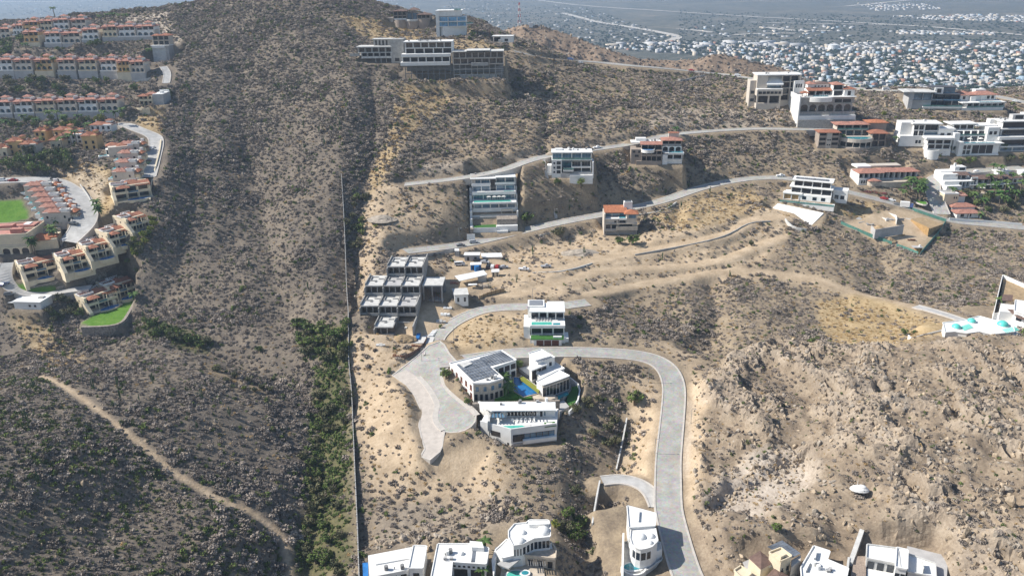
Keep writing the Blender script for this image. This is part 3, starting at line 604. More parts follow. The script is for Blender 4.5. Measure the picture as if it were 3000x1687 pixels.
# the land
def ground_mat():
    m = bpy.data.materials.new('ground_soil'); nt, N, L, B = nodes_of(m); MATS['ground'] = m
    B.inputs['Roughness'].default_value = .95; B.inputs['Specular IOR Level'].default_value = .1
    g = N.new('ShaderNodeNewGeometry')
    def noise(s, det=6, ro=.6, vec=None):
        n = N.new('ShaderNodeTexNoise'); n.inputs['Scale'].default_value = s; n.inputs['Detail'].default_value = det; n.inputs['Roughness'].default_value = ro
        L.new(vec or g.outputs['Position'], n.inputs['Vector']); return n.outputs['Fac']
    def ramp(f, stops):
        r = N.new('ShaderNodeValToRGB'); L.new(f, r.inputs['Fac']); e = r.color_ramp.elements
        while len(e) < len(stops): e.new(.5)
        for k, (p, c) in enumerate(stops): e[k].position = p; e[k].color = (*c, 1) if len(c) == 3 else c
        return r.outputs['Color']
    def mix(f, a, b):
        x = N.new('ShaderNodeMixRGB'); x.inputs['Fac'].default_value = 1
        L.new(f, x.inputs['Fac']); L.new(a, x.inputs['Color1']); L.new(b, x.inputs['Color2']); return x.outputs['Color']
    def math_(op, a, b):
        x = N.new('ShaderNodeMath'); x.operation = op; x.use_clamp = True
        for i, v in enumerate((a, b)):
            if isinstance(v, float): x.inputs[i].default_value = v
            else: L.new(v, x.inputs[i])
        return x.outputs[0]
    A = N.new('ShaderNodeVertexColor'); A.layer_name = 'zone_a'; Bz = N.new('ShaderNodeVertexColor'); Bz.layer_name = 'zone_b'
    sa = N.new('ShaderNodeSeparateColor'); L.new(A.outputs['Color'], sa.inputs['Color']); sb = N.new('ShaderNodeSeparateColor'); L.new(Bz.outputs['Color'], sb.inputs['Color'])
    n_s = noise(1.1, 5, .7); n_m = noise(.16, 6, .65); n_l = noise(.03, 5, .6)
    f1 = math_('ADD', math_('MULTIPLY', n_s, .45), math_('MULTIPLY', n_m, .55))
    base = ramp(f1, [(.30, (.095, .08, .07)), (.46, (.155, .13, .105)), (.60, (.225, .185, .14)), (.74, (.34, .28, .205))])
    base2 = ramp(f1, [(.30, (.14, .11, .083)), (.48, (.25, .195, .14)), (.62, (.365, .295, .215)), (.76, (.50, .42, .325))])
    sx = N.new('ShaderNodeSeparateXYZ'); L.new(g.outputs['Position'], sx.inputs[0]); mr = N.new('ShaderNodeMapRange'); mr.inputs['From Min'].default_value = -75; mr.inputs['From Max'].default_value = -20; L.new(sx.outputs[0], mr.inputs['Value'])
    base = mix(mr.outputs[0], base, ramp(f1, [(.30, (.14, .11, .085)), (.46, (.24, .19, .135)), (.60, (.34, .27, .185)), (.74, (.46, .37, .26))]))
    col = mix(A.outputs['Alpha'], base, ramp(f1, [(.3, (.13, .095, .07)), (.5, (.245, .18, .13)), (.7, (.37, .29, .215))]))
    col = mix(Bz.outputs['Alpha'], col, base2)
    wob = math_('MULTIPLY', math_('SUBTRACT', n_m, .5), .9)
    def edge(s): return math_('ADD', s, math_('MULTIPLY', wob, math_('MULTIPLY', s, 1.0)))
    col = mix(edge(sa.outputs[0]), col, ramp(f1, [(.3, (.33, .245, .155)), (.5, (.48, .37, .25)), (.72, (.62, .50, .36))]))
    col = mix(edge(sa.outputs[1]), col, ramp(f1, [(.32, (.26, .18, .09)), (.5, (.41, .305, .17)), (.72, (.54, .42, .26))]))
    col = mix(edge(sa.outputs[2]), col, ramp(f1, [(.3, (.26, .21, .165)), (.5, (.45, .385, .315)), (.72, (.62, .55, .47))]))
    col = mix(edge(sb.outputs[0]), col, ramp(f1, [(.3, (.05, .06, .025)), (.6, (.14, .13, .06)), (.8, (.26, .20, .10))]))
    col = mix(sb.outputs[1], col, ramp(f1, [(.3, (.05, .12, .015)), (.5, (.10, .21, .03)), (.75, (.19, .27, .06))]))
    # the plain: scrub, fields and bare lots in broad patches
    v = N.new('ShaderNodeTexVoronoi'); v.inputs['Scale'].default_value = .006; v.distance = 'CHEBYCHEV'; L.new(g.outputs['Position'], v.inputs['Vector'])
    p_a = ramp(noise(.0035, 8, .7), [(.36, (.06, .065, .05)), (.5, (.10, .10, .08)), (.6, (.17, .15, .115)), (.7, (.34, .28, .21))])
    p_b = ramp(noise(.02, 6, .75), [(.38, (.04, .05, .035)), (.55, (.13, .12, .095)), (.7, (.36, .31, .25))])
    pl = N.new('ShaderNodeMixRGB'); pl.inputs['Fac'].default_value = .45; L.new(p_a, pl.inputs['Color1']); L.new(p_b, pl.inputs['Color2'])
    col = mix(sb.outputs[2], col, pl.outputs['Color'])
    L.new(col, B.inputs['Base Color'])
    bp = N.new('ShaderNodeBump'); bp.inputs['Strength'].default_value = .8; bp.inputs['Distance'].default_value = .6
    L.new(math_('ADD', math_('MULTIPLY', n_s, .6), math_('MULTIPLY', noise(.45, 4, .6), .4)), bp.inputs['Height']); L.new(bp.outputs['Normal'], B.inputs['Normal'])
    return m
me.materials.append(ground_mat())

# ------------------------------------------------------------------ mesh library
def mk(name, verts, faces, m=None, smooth=False):
    me_ = bpy.data.meshes.new(name); me_.from_pydata([tuple(map(float, v)) for v in verts], [], faces)
    if smooth: me_.polygons.foreach_set('use_smooth', [True]*len(me_.polygons))
    if m: me_.materials.append(m)
    me_.update(); return me_
CUBE_V = [(x, y, z) for z in (0, 1) for y in (0, 1) for x in (0, 1)]
CUBE_F = [(0, 2, 3, 1), (4, 5, 7, 6), (0, 1, 5, 4), (1, 3, 7, 5), (3, 2, 6, 7), (2, 0, 4, 6)]
LIB = {}
def lib(kind, m):
    k = (kind, m.name)
    if k in LIB: return LIB[k]
    if kind == 'box': v, f, s = CUBE_V, CUBE_F, False
    elif kind == 'hip':   # ridge along x, eaves at z=0
        v = [(0,0,0),(1,0,0),(1,1,0),(0,1,0),(.32,.5,1),(.68,.5,1),(0,0,-.12),(1,0,-.12),(1,1,-.12),(0,1,-.12)]
        f = [(0,1,5,4),(1,2,5),(2,3,4,5),(3,0,4),(6,7,1,0),(7,8,2,1),(8,9,3,2),(9,6,0,3),(9,8,7,6)]; s = False
    elif kind == 'pyr':
        v = [(0,0,0),(1,0,0),(1,1,0),(0,1,0),(.5,.5,1),(0,0,-.12),(1,0,-.12),(1,1,-.12),(0,1,-.12)]
        f = [(0,1,4),(1,2,4),(2,3,4),(3,0,4),(5,6,1,0),(6,7,2,1),(7,8,3,2),(8,5,0,3),(8,7,6,5)]; s = False
    elif kind == 'shed':  # low at the front, high at the back
        v = [(0,0,0),(1,0,0),(1,1,1),(0,1,1),(0,0,-.2),(1,0,-.2),(1,1,.8),(0,1,.8)]; f = [(0,1,2,3),(7,6,5,4),(4,5,1,0),(5,6,2,1),(6,7,3,2),(7,4,0,3)]; s = False
    elif kind == 'dome':
        v = []; f = []; s = True; nu, nv = 16, 6
        for j in range(nv):
            a = j/nv*math.pi/2
            for i in range(nu): b = i/nu*2*math.pi; v.append((.5+.5*math.cos(a)*math.cos(b), .5+.5*math.cos(a)*math.sin(b), math.sin(a)))
        v.append((.5, .5, 1))
        for j in range(nv-1):
            for i in range(nu): k2 = (i+1) % nu; f.append((j*nu+i, j*nu+k2, (j+1)*nu+k2, (j+1)*nu+i))
        for i in range(nu): f.append(((nv-1)*nu+i, (nv-1)*nu+(i+1) % nu, nv*nu))
    elif kind == 'cyl':
        nu = 16; v = [(.5+.5*math.cos(i/nu*2*math.pi), .5+.5*math.sin(i/nu*2*math.pi), z) for z in (0, 1) for i in range(nu)]
        f = [(i, (i+1) % nu, nu+(i+1) % nu, nu+i) for i in range(nu)]+[tuple(range(nu, 2*nu)), tuple(range(nu-1, -1, -1))]; s = False
    LIB[k] = mk(kind+'_'+m.name, v, f, m, s); return LIB[k]
def tag(o, label=None, cat=None, group=None, kind=None):
    if label: o['label'] = label
    if cat: o['category'] = cat
    if group: o['group'] = group
    if kind: o['kind'] = kind
    return o
def link(name, me_, parent=None, loc=(0, 0, 0), rz=0.0, sc=(1, 1, 1)):
    o = bpy.data.objects.new(name, me_); C.objects.link(o); o.location = loc; o.rotation_euler = (0, 0, rz); o.scale = sc
    if parent: o.parent = parent
    return o
class House:
    def __init__(s, name, label, cat, st=None, group=None, loc=None, rz=0.0):
        st = SITE[st] if isinstance(st, str) else st
        s.w = st['w'] if st else 0; s.d = st['d'] if st else 0
        s.root = link(name, None, None, tuple(st['o']) if st else loc, st['ang'] if st else rz); s.root.empty_display_size = 1
        tag(s.root, label, cat, group); s.st = st; s.inv = None
    def put(s, kind, name, x0, x1, y0, y1, z0, z1, m, p=None, rz=0.0):
        o = link(name, lib(kind, m), p or s.root, (x0, y0, z0), rz, (x1-x0, y1-y0, z1-z0))
        if p: o.matrix_parent_inverse = p.matrix_basis.inverted()
        return o
    def box(s, name, x0, x1, y0, y1, z0, z1, m, p=None): return s.put('box', name, min(x0,x1), max(x0,x1), min(y0,y1), max(y0,y1), min(z0,z1), max(z0,z1), m, p)
    def hip(s, x0, x1, y0, y1, z, h, m, name='roof', kind=None):
        k = kind or ('pyr' if abs((x1-x0)-(y1-y0)) < .25*max(x1-x0, y1-y0) else 'hip')
        if k == 'hip' and (y1-y0) > (x1-x0):
            o = link(name, lib('hip', m), s.root, (x1, y0, z), math.pi/2, (y1-y0, x1-x0, h)); return o
        return s.put(k, name, x0, x1, y0, y1, z, z+h, m)
    def prism(s, name, P, z0, z1, m, p=None, rec=None):
        """vertical prism over a polygon (x,y); z0,z1 may be lists"""
        n = len(P); za = [z0]*n if not hasattr(z0, '__len__') else z0; zb = [z1]*n if not hasattr(z1, '__len__') else z1
        A = sum(P[i-1][0]*P[i][1]-P[i][0]*P[i-1][1] for i in range(n))
        if A < 0: P = P[::-1]; za = list(za)[::-1]; zb = list(zb)[::-1]
        v = [(a[0], a[1], z) for a, z in zip(P, za)]+[(a[0], a[1], z) for a, z in zip(P, zb)]
        f = [(i, (i+1) % n, n+(i+1) % n, n+i) for i in range(n)]+[tuple(range(n, 2*n)), tuple(range(n-1, -1, -1))]
        o = link(name, mk(name, v, f, m), p or s.root)
        if p: o.matrix_parent_inverse = p.matrix_basis.inverted()
        return o
    def lo(s, p):
        """world point to plot coordinates"""
        q = np.array(p[:2])-s.st['o'][:2]; return (float(q@s.st['ex']), float(q@s.st['ey']))
    def px(s, pts, z):
        """photograph points at world height z -> plot coordinates"""
        return [s.lo(at_z(a, b, z)) for a, b in pts]
    def edge_wall(s, name, P, z0, z1, m, t=.25, close=True):
        for i in range(len(P) if close else len(P)-1):
            a = np.array(P[i]); b = np.array(P[(i+1) % len(P)]); e = b-a; l = np.hypot(*e)
            if l < .05: continue
            o = link(name, lib('box', m), s.root, (a[0], a[1], z0), math.atan2(e[1], e[0]), (l, t, z1-z0))
    def storey(s, x0, x1, y0, y1, z, h, bays, wall, glass=None, rec=1.8, slab=.35, rail=None, col=.35, side=True, over=0.0, mull=0, back=True, base=None):
        """open storey: floor and ceiling slabs, cross walls between the bays, recessed glazing, balustrade"""
        glass = glass or GLASS
        s.box('floor_slab', x0-.1, x1+.1, y0-.1-over, y1, z-slab, z, base or wall)
        if back: s.box('wall', x0, x1, y0+rec+.12, y1, z, z+h-slab, wall)
        w = (x1-x0)/bays
        for i in range(bays+1):
            x = x0+i*w-col/2; x = min(max(x, x0), x1-col)
            s.box('column' if 0 < i < bays else 'side_wall', x, x+col, y0, y0+rec+.1, z, z+h-slab, wall)
        for i in range(bays):
            g = s.box('window', x0+i*w+col, x0+(i+1)*w-col, y0+rec, y0+rec+.12, z+.1, z+h-slab-.25, glass)
            for k in range(mull): 
                xm = x0+i*w+col+(w-2*col)*(k+1)/(mull+1); s.box('mullion', xm-.05, xm+.05, y0+rec-.06, y0+rec, z+.1, z+h-slab-.25, METAL, g)
        if rail: s.box('balustrade', x0+.1, x1-.1, y0-over, y0-over+.1, z, z+1.0, rail)
    def windows(s, face, xs, z0, z1, w, m=None, y=0.0, frame=None):
        for x in xs:
            if face == 'front': o = s.box('window', x, x+w, y-.06, y+.1, z0, z1, m or GLASS)
            elif face == 'left': o = s.box('window', y-.06, y+.1, x, x+w, z0, z1, m or GLASS)
            else: o = s.box('window', y-.1, y+.06, x, x+w, z0, z1, m or GLASS)
            if frame:
                if face == 'front':
                    s.box('sill', x-.15, x+w+.15, y-.2, y-.05, z0-.18, z0-.02, frame, o); s.box('lintel', x-.15, x+w+.15, y-.16, y-.05, z1+.02, z1+.16, frame, o)
# ------------------------------------------------------------------ roads
def ribbon(name, L, w, m, skirt=3.5, kerb=True, zoff=0.0, parent_kind='structure'):
    t = np.gradient(L[:, :2], axis=0); t /= np.linalg.norm(t, axis=1)[:, None]+1e-9; nrm = np.stack([-t[:, 1], t[:, 0]], 1)
    n = len(L); v = []; f = []
    for k, (s_, dz) in enumerate(((w/2, -skirt), (w/2, 0.05), (-w/2, 0.05), (-w/2, -skirt))):
        for i in range(n): v.append((L[i, 0]+nrm[i, 0]*s_, L[i, 1]+nrm[i, 1]*s_, L[i, 2]+dz+zoff))
    for k in range(3):
        for i in range(n-1): f.append((k*n+i, (k+1)*n+i, (k+1)*n+i+1, k*n+i+1))
    o = link(name, mk(name, v, f, m)); o['kind'] = 'structure'
    if kerb:
        for sg in (1, -1):
            v = []; f = []
            prof = ((w/2+.05, -skirt), (w/2+.05, .2), (w/2-.5, .2), (w/2-.5, .0))
            for (s_, dz) in prof:
                for i in range(n): v.append((L[i, 0]+nrm[i, 0]*s_*sg, L[i, 1]+nrm[i, 1]*s_*sg, L[i, 2]+dz+zoff))
            for k in range(3):
                for i in range(n-1): f.append((k*n+i, (k+1)*n+i, (k+1)*n+i+1, k*n+i+1) if sg > 0 else (k*n+i, k*n+i+1, (k+1)*n+i+1, (k+1)*n+i))
            link('kerb', mk('kerb', v, f, KERB), o)
    return o
for i, (k, (pp, w, m_)) in enumerate(ROADS.items()):
    ribbon(k, LINES[k], w, COB if m_ == 'cobble' else CPAVE, zoff=.004*i)
def area_mesh(key, name, m, kerb=True, skirt=2.5, dz=.08, kh=.18):
    P, c = AREAS[key]; n = len(P)
    A = sum(P[i-1][0]*P[i][1]-P[i][0]*P[i-1][1] for i in range(n)); P = P if A > 0 else P[::-1]
    v = [(p[0], p[1], p[2]+dz) for p in P]+[(p[0], p[1], p[2]-skirt) for p in P]
    f = [tuple(range(n))]+[(i+n, (i+1) % n+n, (i+1) % n, i) for i in range(n)]
    o = link(name, mk(name, v, f, m)); o['kind'] = 'structure'
    if kerb:
        cen = P.mean(0); vv = []; ff = []
        for i in range(n):
            a, b = P[i], P[(i+1) % n]; e = (b-a)[:2]; l = np.hypot(*e)+1e-9; nn = np.array([-e[1], e[0]])/l
            k = len(vv)
            for z in (-skirt, dz+kh):
                for q_ in (a[:2]-nn*.06, b[:2]-nn*.06, b[:2]+nn*.45, a[:2]+nn*.45): vv.append((q_[0], q_[1], (a if len(vv) % 4 in (0, 3) else b)[2]+z))
            ff += [(k+4, k+5, k+6, k+7), (k, k+1, k+5, k+4), (k+1, k+2, k+6, k+5), (k+2, k+3, k+7, k+6), (k+3, k, k+4, k+7)]
        link('kerb', mk('kerb', vv, ff, KERB), o)
    return o
area_mesh('turning_area', 'turning_area_paving', COB, dz=.1)

def strip(name, pp, c, w_, hh, m, kind='structure', parent=None):
    P = [to_plane(a, b, c) for a, b in pp]; L = smooth_line(P, step=1.0, n=2, zn=1); t = np.gradient(L[:, :2], axis=0); t /= np.linalg.norm(t, axis=1)[:, None]; nn = np.stack([-t[:, 1], t[:, 0]], 1)*w_/2; k = len(L); v = []
    for sg, dz in ((1, 0), (1, hh), (-1, hh), (-1, 0)): v += [(*(p[:2]+q*sg), p[2]+dz) for p, q in zip(L, nn)]
    o = link(name, mk(name, v, [(j*k+i, (j+1)*k+i, (j+1)*k+i+1, j*k+i+1) for j in range(3) for i in range(k-1)], m))
    if kind: o['kind'] = kind
    return o
strip('median_kerb', [(1226,1104),(1252,1132),(1270,1160),(1284,1188),(1274,1212),(1276,1240),(1300,1262)], AREAS['turning_area'][1], 2.0, .26, KERB)
strip('verge_kerb', [(1398,1217),(1380,1196),(1340,1168),(1306,1134),(1297,1104)], AREAS['turning_area'][1], 2.2, .24, KERB)

AREAS['walkway'] = (np.array([to_plane(a, b, AREAS['turning_area'][1]) for a, b in [(1228,1108),(1190,1084),(1148,1100),(1190,1130),(1213,1160),(1230,1200),(1226,1250),(1235,1290),(1243,1315),(1230,1338),(1260,1349),(1298,1312),(1302,1264),(1278,1240),(1276,1214),(1286,1188),(1270,1160),(1250,1130)]]), AREAS['turning_area'][1])
area_mesh('walkway', 'walkway_paving', WALK, kerb=False, skirt=.05, dz=.14)
# ------------------------------------------------------------------ extra shapes for buildings
ARC = {}
def arc_wall(h, name, cx, cy, r, a0, a1, z0, z1, m, t=.3, n=14, floor=False):
    v = []; f = []
    for i in range(n+1):
        a = R(a0+(a1-a0)*i/n)
        for rr in (r, r-t if not floor else 0.0):
            for z in (z0, z1): v.append((cx+rr*math.cos(a), cy+rr*math.sin(a), z))
    for i in range(n):
        k = 4*i; q = k+4
        f += [(k, q, q+1, k+1), (k+1, q+1, q+3, k+3), (k+3, q+3, q+2, k+2), (k+2, q+2, q, k)]
    f += [(0, 1, 3, 2), (4*n+1, 4*n, 4*n+2, 4*n+3)]
    return link(name, mk(name, v, f, m), h.root)
def arch_panel(h, x0, z0, w, hh, ow, oh, t, m, y=0.0):
    k = ('arch', m.name, round(w, 2), round(hh, 2), round(ow, 2), round(oh, 2), round(t, 2))
    if k not in ARC:
        n = 8; pts = []; r = ow/2; sp = oh-r*.75
        for i in range(n+1):
            a = math.pi-math.pi*i/n; pts.append((w/2+r*math.cos(a), sp+r*.75*math.sin(a)))
        v = []; f = []
        def quad(a, b, c, d):
            i = len(v)
            for p in (a, b, c, d): v.append((p[0], 0, p[1]))
            for p in (a, b, c, d): v.append((p[0], t, p[1]))
            f.extend([(i, i+1, i+2, i+3), (i+7, i+6, i+5, i+4), (i, i+4, i+5, i+1), (i+1, i+5, i+6, i+2), (i+2, i+6, i+7, i+3), (i+3, i+7, i+4, i)])
        l, r_ = w/2-r, w/2+r
        quad((0, 0), (l, 0), (l, hh), (0, hh)); quad((r_, 0), (w, 0), (w, hh), (r_, hh))
        for i in range(n): a, b = pts[i], pts[i+1]; quad(a, b, (b[0], hh), (a[0], hh))
        ARC[k] = mk('arch', v, f, m)
    return link('arch', ARC[k], h.root, (x0, y, z0))
def cyl(h, name, cx, cy, r, z0, z1, m, ry=None): return h.put('cyl', name, cx-r, cx+r, cy-(ry or r), cy+(ry or r), z0, z1, m)
def dome(h, name, cx, cy, r, z, hh, m): return h.put('dome', name, cx-r, cx+r, cy-r, cy+r, z, z+hh, m)
def pool(h, x0, x1, y0, y1, z, m=None, rim=None):
    o = h.box('pool_basin', x0-.35, x1+.35, y0-.35, y1+.35, z-1.2, z-.06, rim or WHITE); h.box('water', x0, x1, y0, y1, z-.2, z, m or WATERG, o)
def opool(h, cx, cy, rx, ry, z, m=None, rim=None):
    o = cyl(h, 'pool_basin', cx, cy, rx+.5, z-1.6, z-.05, rim or WHITE, ry+.5); w = cyl(h, 'water', cx, cy, rx, z-.3, z, m or WATER, ry)
    w.parent = o; w.matrix_parent_inverse = o.matrix_basis.inverted()
def pergola(h, x0, x1, y0, y1, z0, z1, m=None, n=6):
    m = m or WOOD
    for x in (x0, x1-.2):
        for y in (y0, y1-.2): h.box('post', x, x+.2, y, y+.2, z0, z1, m)
    for k in range(n): x = x0+(x1-x0-.15)*k/(n-1); h.box('slat', x, x+.15, y0-.2, y1+.2, z1, z1+.2, m)
def umbrellas(h, pts, z):
    for x, y in pts:
        h.put('cyl', 'parasol_pole', x-.05, x+.05, y-.05, y+.05, z, z+2.2, METAL); h.put('pyr', 'parasol', x-1.2, x+1.2, y-1.2, y+1.2, z+2.1, z+2.8, FABRIC)
def loungers(h, xs, y, z, m=None):
    for x in xs:
        o = h.box('lounger', x, x+.65, y, y+1.5, z+.25, z+.4, m or WHITE); h.box('backrest', x, x+.65, y+1.5, y+1.65, z+.3, z+.95, m or WHITE, o)

# ------------------------------------------------------------------ resort villas
def row_villa(key, wall, label, group=None, tile=None, drop=6.0):
    h = House('row_villa', label, 'villa', key, group); w = h.w; tile = tile or TILEP; d = 9.5
    h.box('podium', -.3, w+.3, -1.6, d, -drop, -.3, GREYP if wall != OCHRE else WARM)
    h.box('terrace_wall', -.3, w+.3, -1.6, -1.4, -.3, .55, wall)
    for z in (0, 3.4):
        h.storey(.3, w-.3, 0, d, z, 3.4, 3, wall, GLASS if z else GLASSB, rec=1.5, slab=.3, rail=wall if z else None)
    for i in range(3):
        bw = (w-.6)/3; arch_panel(h, .3+i*bw, 0, bw, 3.1, bw*.74, 2.7, .3, wall, y=-.35)
    h.hip(-.5, w*.42, -.6, d*.7, 6.8, 1.6, tile); h.hip(w*.3, w+.5, .5, d+.4, 6.9, 2.1, tile)
    h.hip(w*.02, w*.34, -1.0, 1.6, 5.9, .9, tile, 'eave_roof', 'shed'); h.box('screen_wall', w-.3, w+.5, -1.4, d*.6, -.3, 4.6, BEIGE if wall != OCHRE else WARM)
    h.box('lantern', w*.42, w*.72, 3.4, 6.8, 6.8, 9.3, wall); h.hip(w*.36, w*.78, 2.8, 7.4, 9.3, 1.3, tile, 'lantern_roof')
    h.box('parapet', w*.08, w*.3, 2.0, 2.3, 6.8, 8.6, WHITE); h.box('parapet', w*.86, w*.9, 1.0, 6, 6.8, 9.0, WHITE)
    pergola(h, w*.66, w-.4, -.9, 1.0, 5.6, 6.4, WOOD, 5)
    return h
def corner_villa(key, wall, label, group=None, drop=3.5, wp_=True):
    h = House('corner_villa', label, 'villa', key, group); w = h.w; d = 13.0
    h.box('podium', -.4, w+.4, -2.2, d, -drop, 0, wall)
    h.box('wall', 1.0, w, 3.2, d, 0, 6.4, wall); h.box('side_wall', 0, 1.0, 1.0, d, 0, 6.9, wall)
    h.prism('wing_wall', [(-.6, -3.4), (.9, -3.4), (.9, 2.0), (-.6, 2.0)], -drop, [1.0, 1.0, 5.6, 5.6], wall)
    h.box('floor_slab', .9, w, 0, 3.2, 2.9, 3.25, wall)
    for x in (w*.36, w*.66, w-.35): 
        h.box('column', x, x+.38, .1, .5, 0, 2.9, wall); h.box('column', x, x+.34, .1, .45, 3.25, 5.9, wall)
    h.box('balustrade', .9, w*.40, 0, .18, 3.25, 4.15, wall); h.box('balustrade', w*.66, w, 0, .18, 3.25, 4.15, wall)
    h.box('balustrade', w*.40, w*.66, 0, .12, 3.25, 4.1, GLASSB)
    for i in range(3):
        a = 1.3+i*(w-1.6)/3; h.windows('front', [a], .2, 2.6, (w-1.6)/3-.7, y=3.2, m=GLASS); h.windows('front', [a], 3.4, 5.7, (w-1.6)/3-.8, y=3.2)
    h.hip(w*.10, w*.46, -.4, 4.6, 5.9, 1.15, TILE); h.hip(w*.30, w*.80, 4.2, d-2.6, 6.4, 1.7, TILE); h.hip(w*.62, w+.5, 2.4, 8.0, 6.0, 1.3, TILE, kind='shed')
    h.box('flat_roof', .2, w*.5, 5.0, d, 6.4, 6.6, PINKR)
    for (a, b, c, e) in ((0, w*.42, 4.8, 5.05), (0, w*.42, 8.6, 8.85), (w*.42, w*.42+.25, 4.8, 8.85), (0, .25, 4.8, 8.85), (w*.35, w*.8, d-1.2, d-.95), (w*.35, w*.6, d-3.4, d-3.2)):
        h.box('parapet', a, b, c, e, 6.6, 7.5, WHITE)
    pergola(h, .5, w*.40, 5.3, 8.3, 6.6, 7.2, WOOD, 6); pergola(h, w*.45, w*.75, d-3, d-1.2, 6.6, 7.2, WOOD, 5)
    pergola(h, w*.70, w-.1, .0, 3.0, 5.3, 5.95, WOOD, 6)
    h.windows('left', [5.5, 8.8], 1.0, 1.9, .8, y=0.0); h.windows('left', [6.0, 10], 4.2, 5.0, .7, y=0.0)
    opool(h, w*.62, -1.9, w*.30, 1.9, .25, WATER, wall)
    h.box('chimney', w*.3, w*.3+.7, 8.2, 8.9, 6.6, 8.0, WHITE)
    return h
def side_villa(key, wall, label, group=None):
    h = House('stepped_villa', label, 'villa', key, group); w = h.w; d = 8.0
    h.box('wall', 0, w*.82, 0, d, -4, 4.8, wall); h.box('garage', w*.82, w, 1.0, d-.8, -4, 3.2, WARM)
    h.hip(-.6, w*.34, .6, d-1.2, 4.8, 1.5, TILEP); h.hip(w*.18, w*.55, -.3, d*.6, 4.9, 1.9, TILEP); h.hip(w*.2, w*.52, d*.5, d+.2, 4.8, 1.2, TILEP)
    for (a, b, c, e) in ((w*.5, w*.78, .6, .85), (w*.5, w*.78, 3.2, 3.45), (w*.5, w*.52, .6, 3.4), (w*.76, w*.78, .6, 3.4)): h.box('parapet', a, b, c, e, 4.8, 5.9, WHITE)
    h.hip(w*.74, w*.98, 1.0, d-.6, 4.2, 1.1, TILEO); h.box('chimney', w*.76, w*.88, d-2.4, d-1.4, 4.8, 6.5, WHITE)
    pergola(h, w*.80, w+1.2, .5, 3.2, 2.0, 2.8, WOOD, 6)
    h.windows('front', [w*.10, w*.62], 1.8, 3.0, .9); h.box('terrace', -3.0, 0, 1.0, d-1, -4, 1.2, WHITE); h.box('water', -2.7, -.4, 1.4, d-1.6, 1.15, 1.26, WATERT)
    return h
def small_house(key, wall, label, hh=5.6, tile=None, group=None, name='house', cols=2, extra=True):
    h = House(name, label, 'house', key, group); w = h.w; d = h.d-1; tile = tile or TILE
    h.box('wall', 0, w, 0, d, -4, hh, wall)
    n = max(2, int(w/3))
    for z in (0.6, 3.4):
        if z+1.7 < hh: h.windows('front', [w*(i+.5)/n-.65 for i in range(n)], z, z+1.7, 1.3, frame=wall)
    h.hip(-.6, w*.62, -.6, d+.4, hh, 1.5, tile); h.hip(w*.5, w+.5, .8, d+.6, hh-.3, 1.3, tile)
    if extra: h.box('tower', w*.66, w*.9, d*.45, d*.85, hh, hh+1.9, wall); h.hip(w*.62, w*.94, d*.4, d*.9, hh+1.9, .8, tile, 'tower_roof')
    h.box('chimney', w*.14, w*.14+.6, d*.6, d*.6+.6, hh, hh+2.0, wall)
    return h
cols = {'c': [WHITE, WHITE, WARM, RES, WHITE, RES], 'b': [WHITE, RES, OCHRE, RES, WARM, WHITE, OCHRE, RES], 'a': [OCHRE, WHITE, RES, WHITE, WARM, WHITE, WHITE], 'z': [RES, WHITE, OCHRE, WARM, WHITE, RES]}
ordn = ['first', 'second', 'third', 'fourth', 'fifth', 'sixth', 'seventh', 'eighth']
wname = {WHITE: 'white', WARM: 'cream', OCHRE: 'ochre', RES: 'pale tan', BEIGE: 'beige'}
rown = {'c': 'lowest long row', 'b': 'row on the grey retaining wall', 'a': 'row below the crest', 'z': 'topmost row'}
for k, cs in cols.items():
    for i, m_ in enumerate(cs):
        row_villa('%s%d' % (k, i), m_, '%s two-storey tiled villa, %s from left in the %s' % (wname[m_], ordn[i], rown[k]), 'terraced resort villas on the left hill', drop=7 if k in 'bc' else 5)
sl = ['nearest the drive, leftmost', 'second from the left', 'middle one', 'second from the right', 'highest, rightmost']
for i in range(5): corner_villa('s%d' % i, WARM, 'cream tiled pool villa, %s of the diagonal row of five' % sl[i], 'diagonal row of pool villas')
corner_villa('t0', WARM, 'cream pool villa with lawn at the tip of the stone-walled spur', 'spur villas'); corner_villa('t1', WARM, 'cream pool villa behind the one at the tip of the walled spur', 'spur villas')
corner_villa('p4', WARM, 'cream villa at the lower end of the stepped column by the terrace drive')
pl = ['topmost', 'second from the top', 'third from the top', 'fourth from the top']
for i in range(4): side_villa('p%d' % i, BEIGE, 'side of a tiled villa, %s in the column along the terrace drive' % pl[i], 'villas stepping down the terrace drive')
for i in range(6): side_villa('q%d' % i, BEIGE, 'side of a tiled villa beside the car park, %s from the far end' % ordn[i], 'villas stepping down the car park')
oc = [WARM, OCHRE, BEIGE, OCHRE, WARM, OCHRE, WHITE, OCHRE, WHITE]
ol = ['ochre-cream house at the left edge above the dark trees', 'ochre tiled house right of the one at the left edge', 'beige house with white balconies among palms', 'small ochre tower house behind the beige balconied house', 'low cream house with one tiled roof left of the pools', 'ochre house with chimney behind the pool court', 'pale house fronting the pool court', 'tall ochre house at the right end of the pool court', 'white house with red roof beside the upper drive']
for i in range(9): small_house('o%d' % i, oc[i], ol[i], hh=[4.6, 7.2, 6.0, 6.0, 4.6, 6.4, 6.0, 8.0, 6.0][i], name='resort_house')
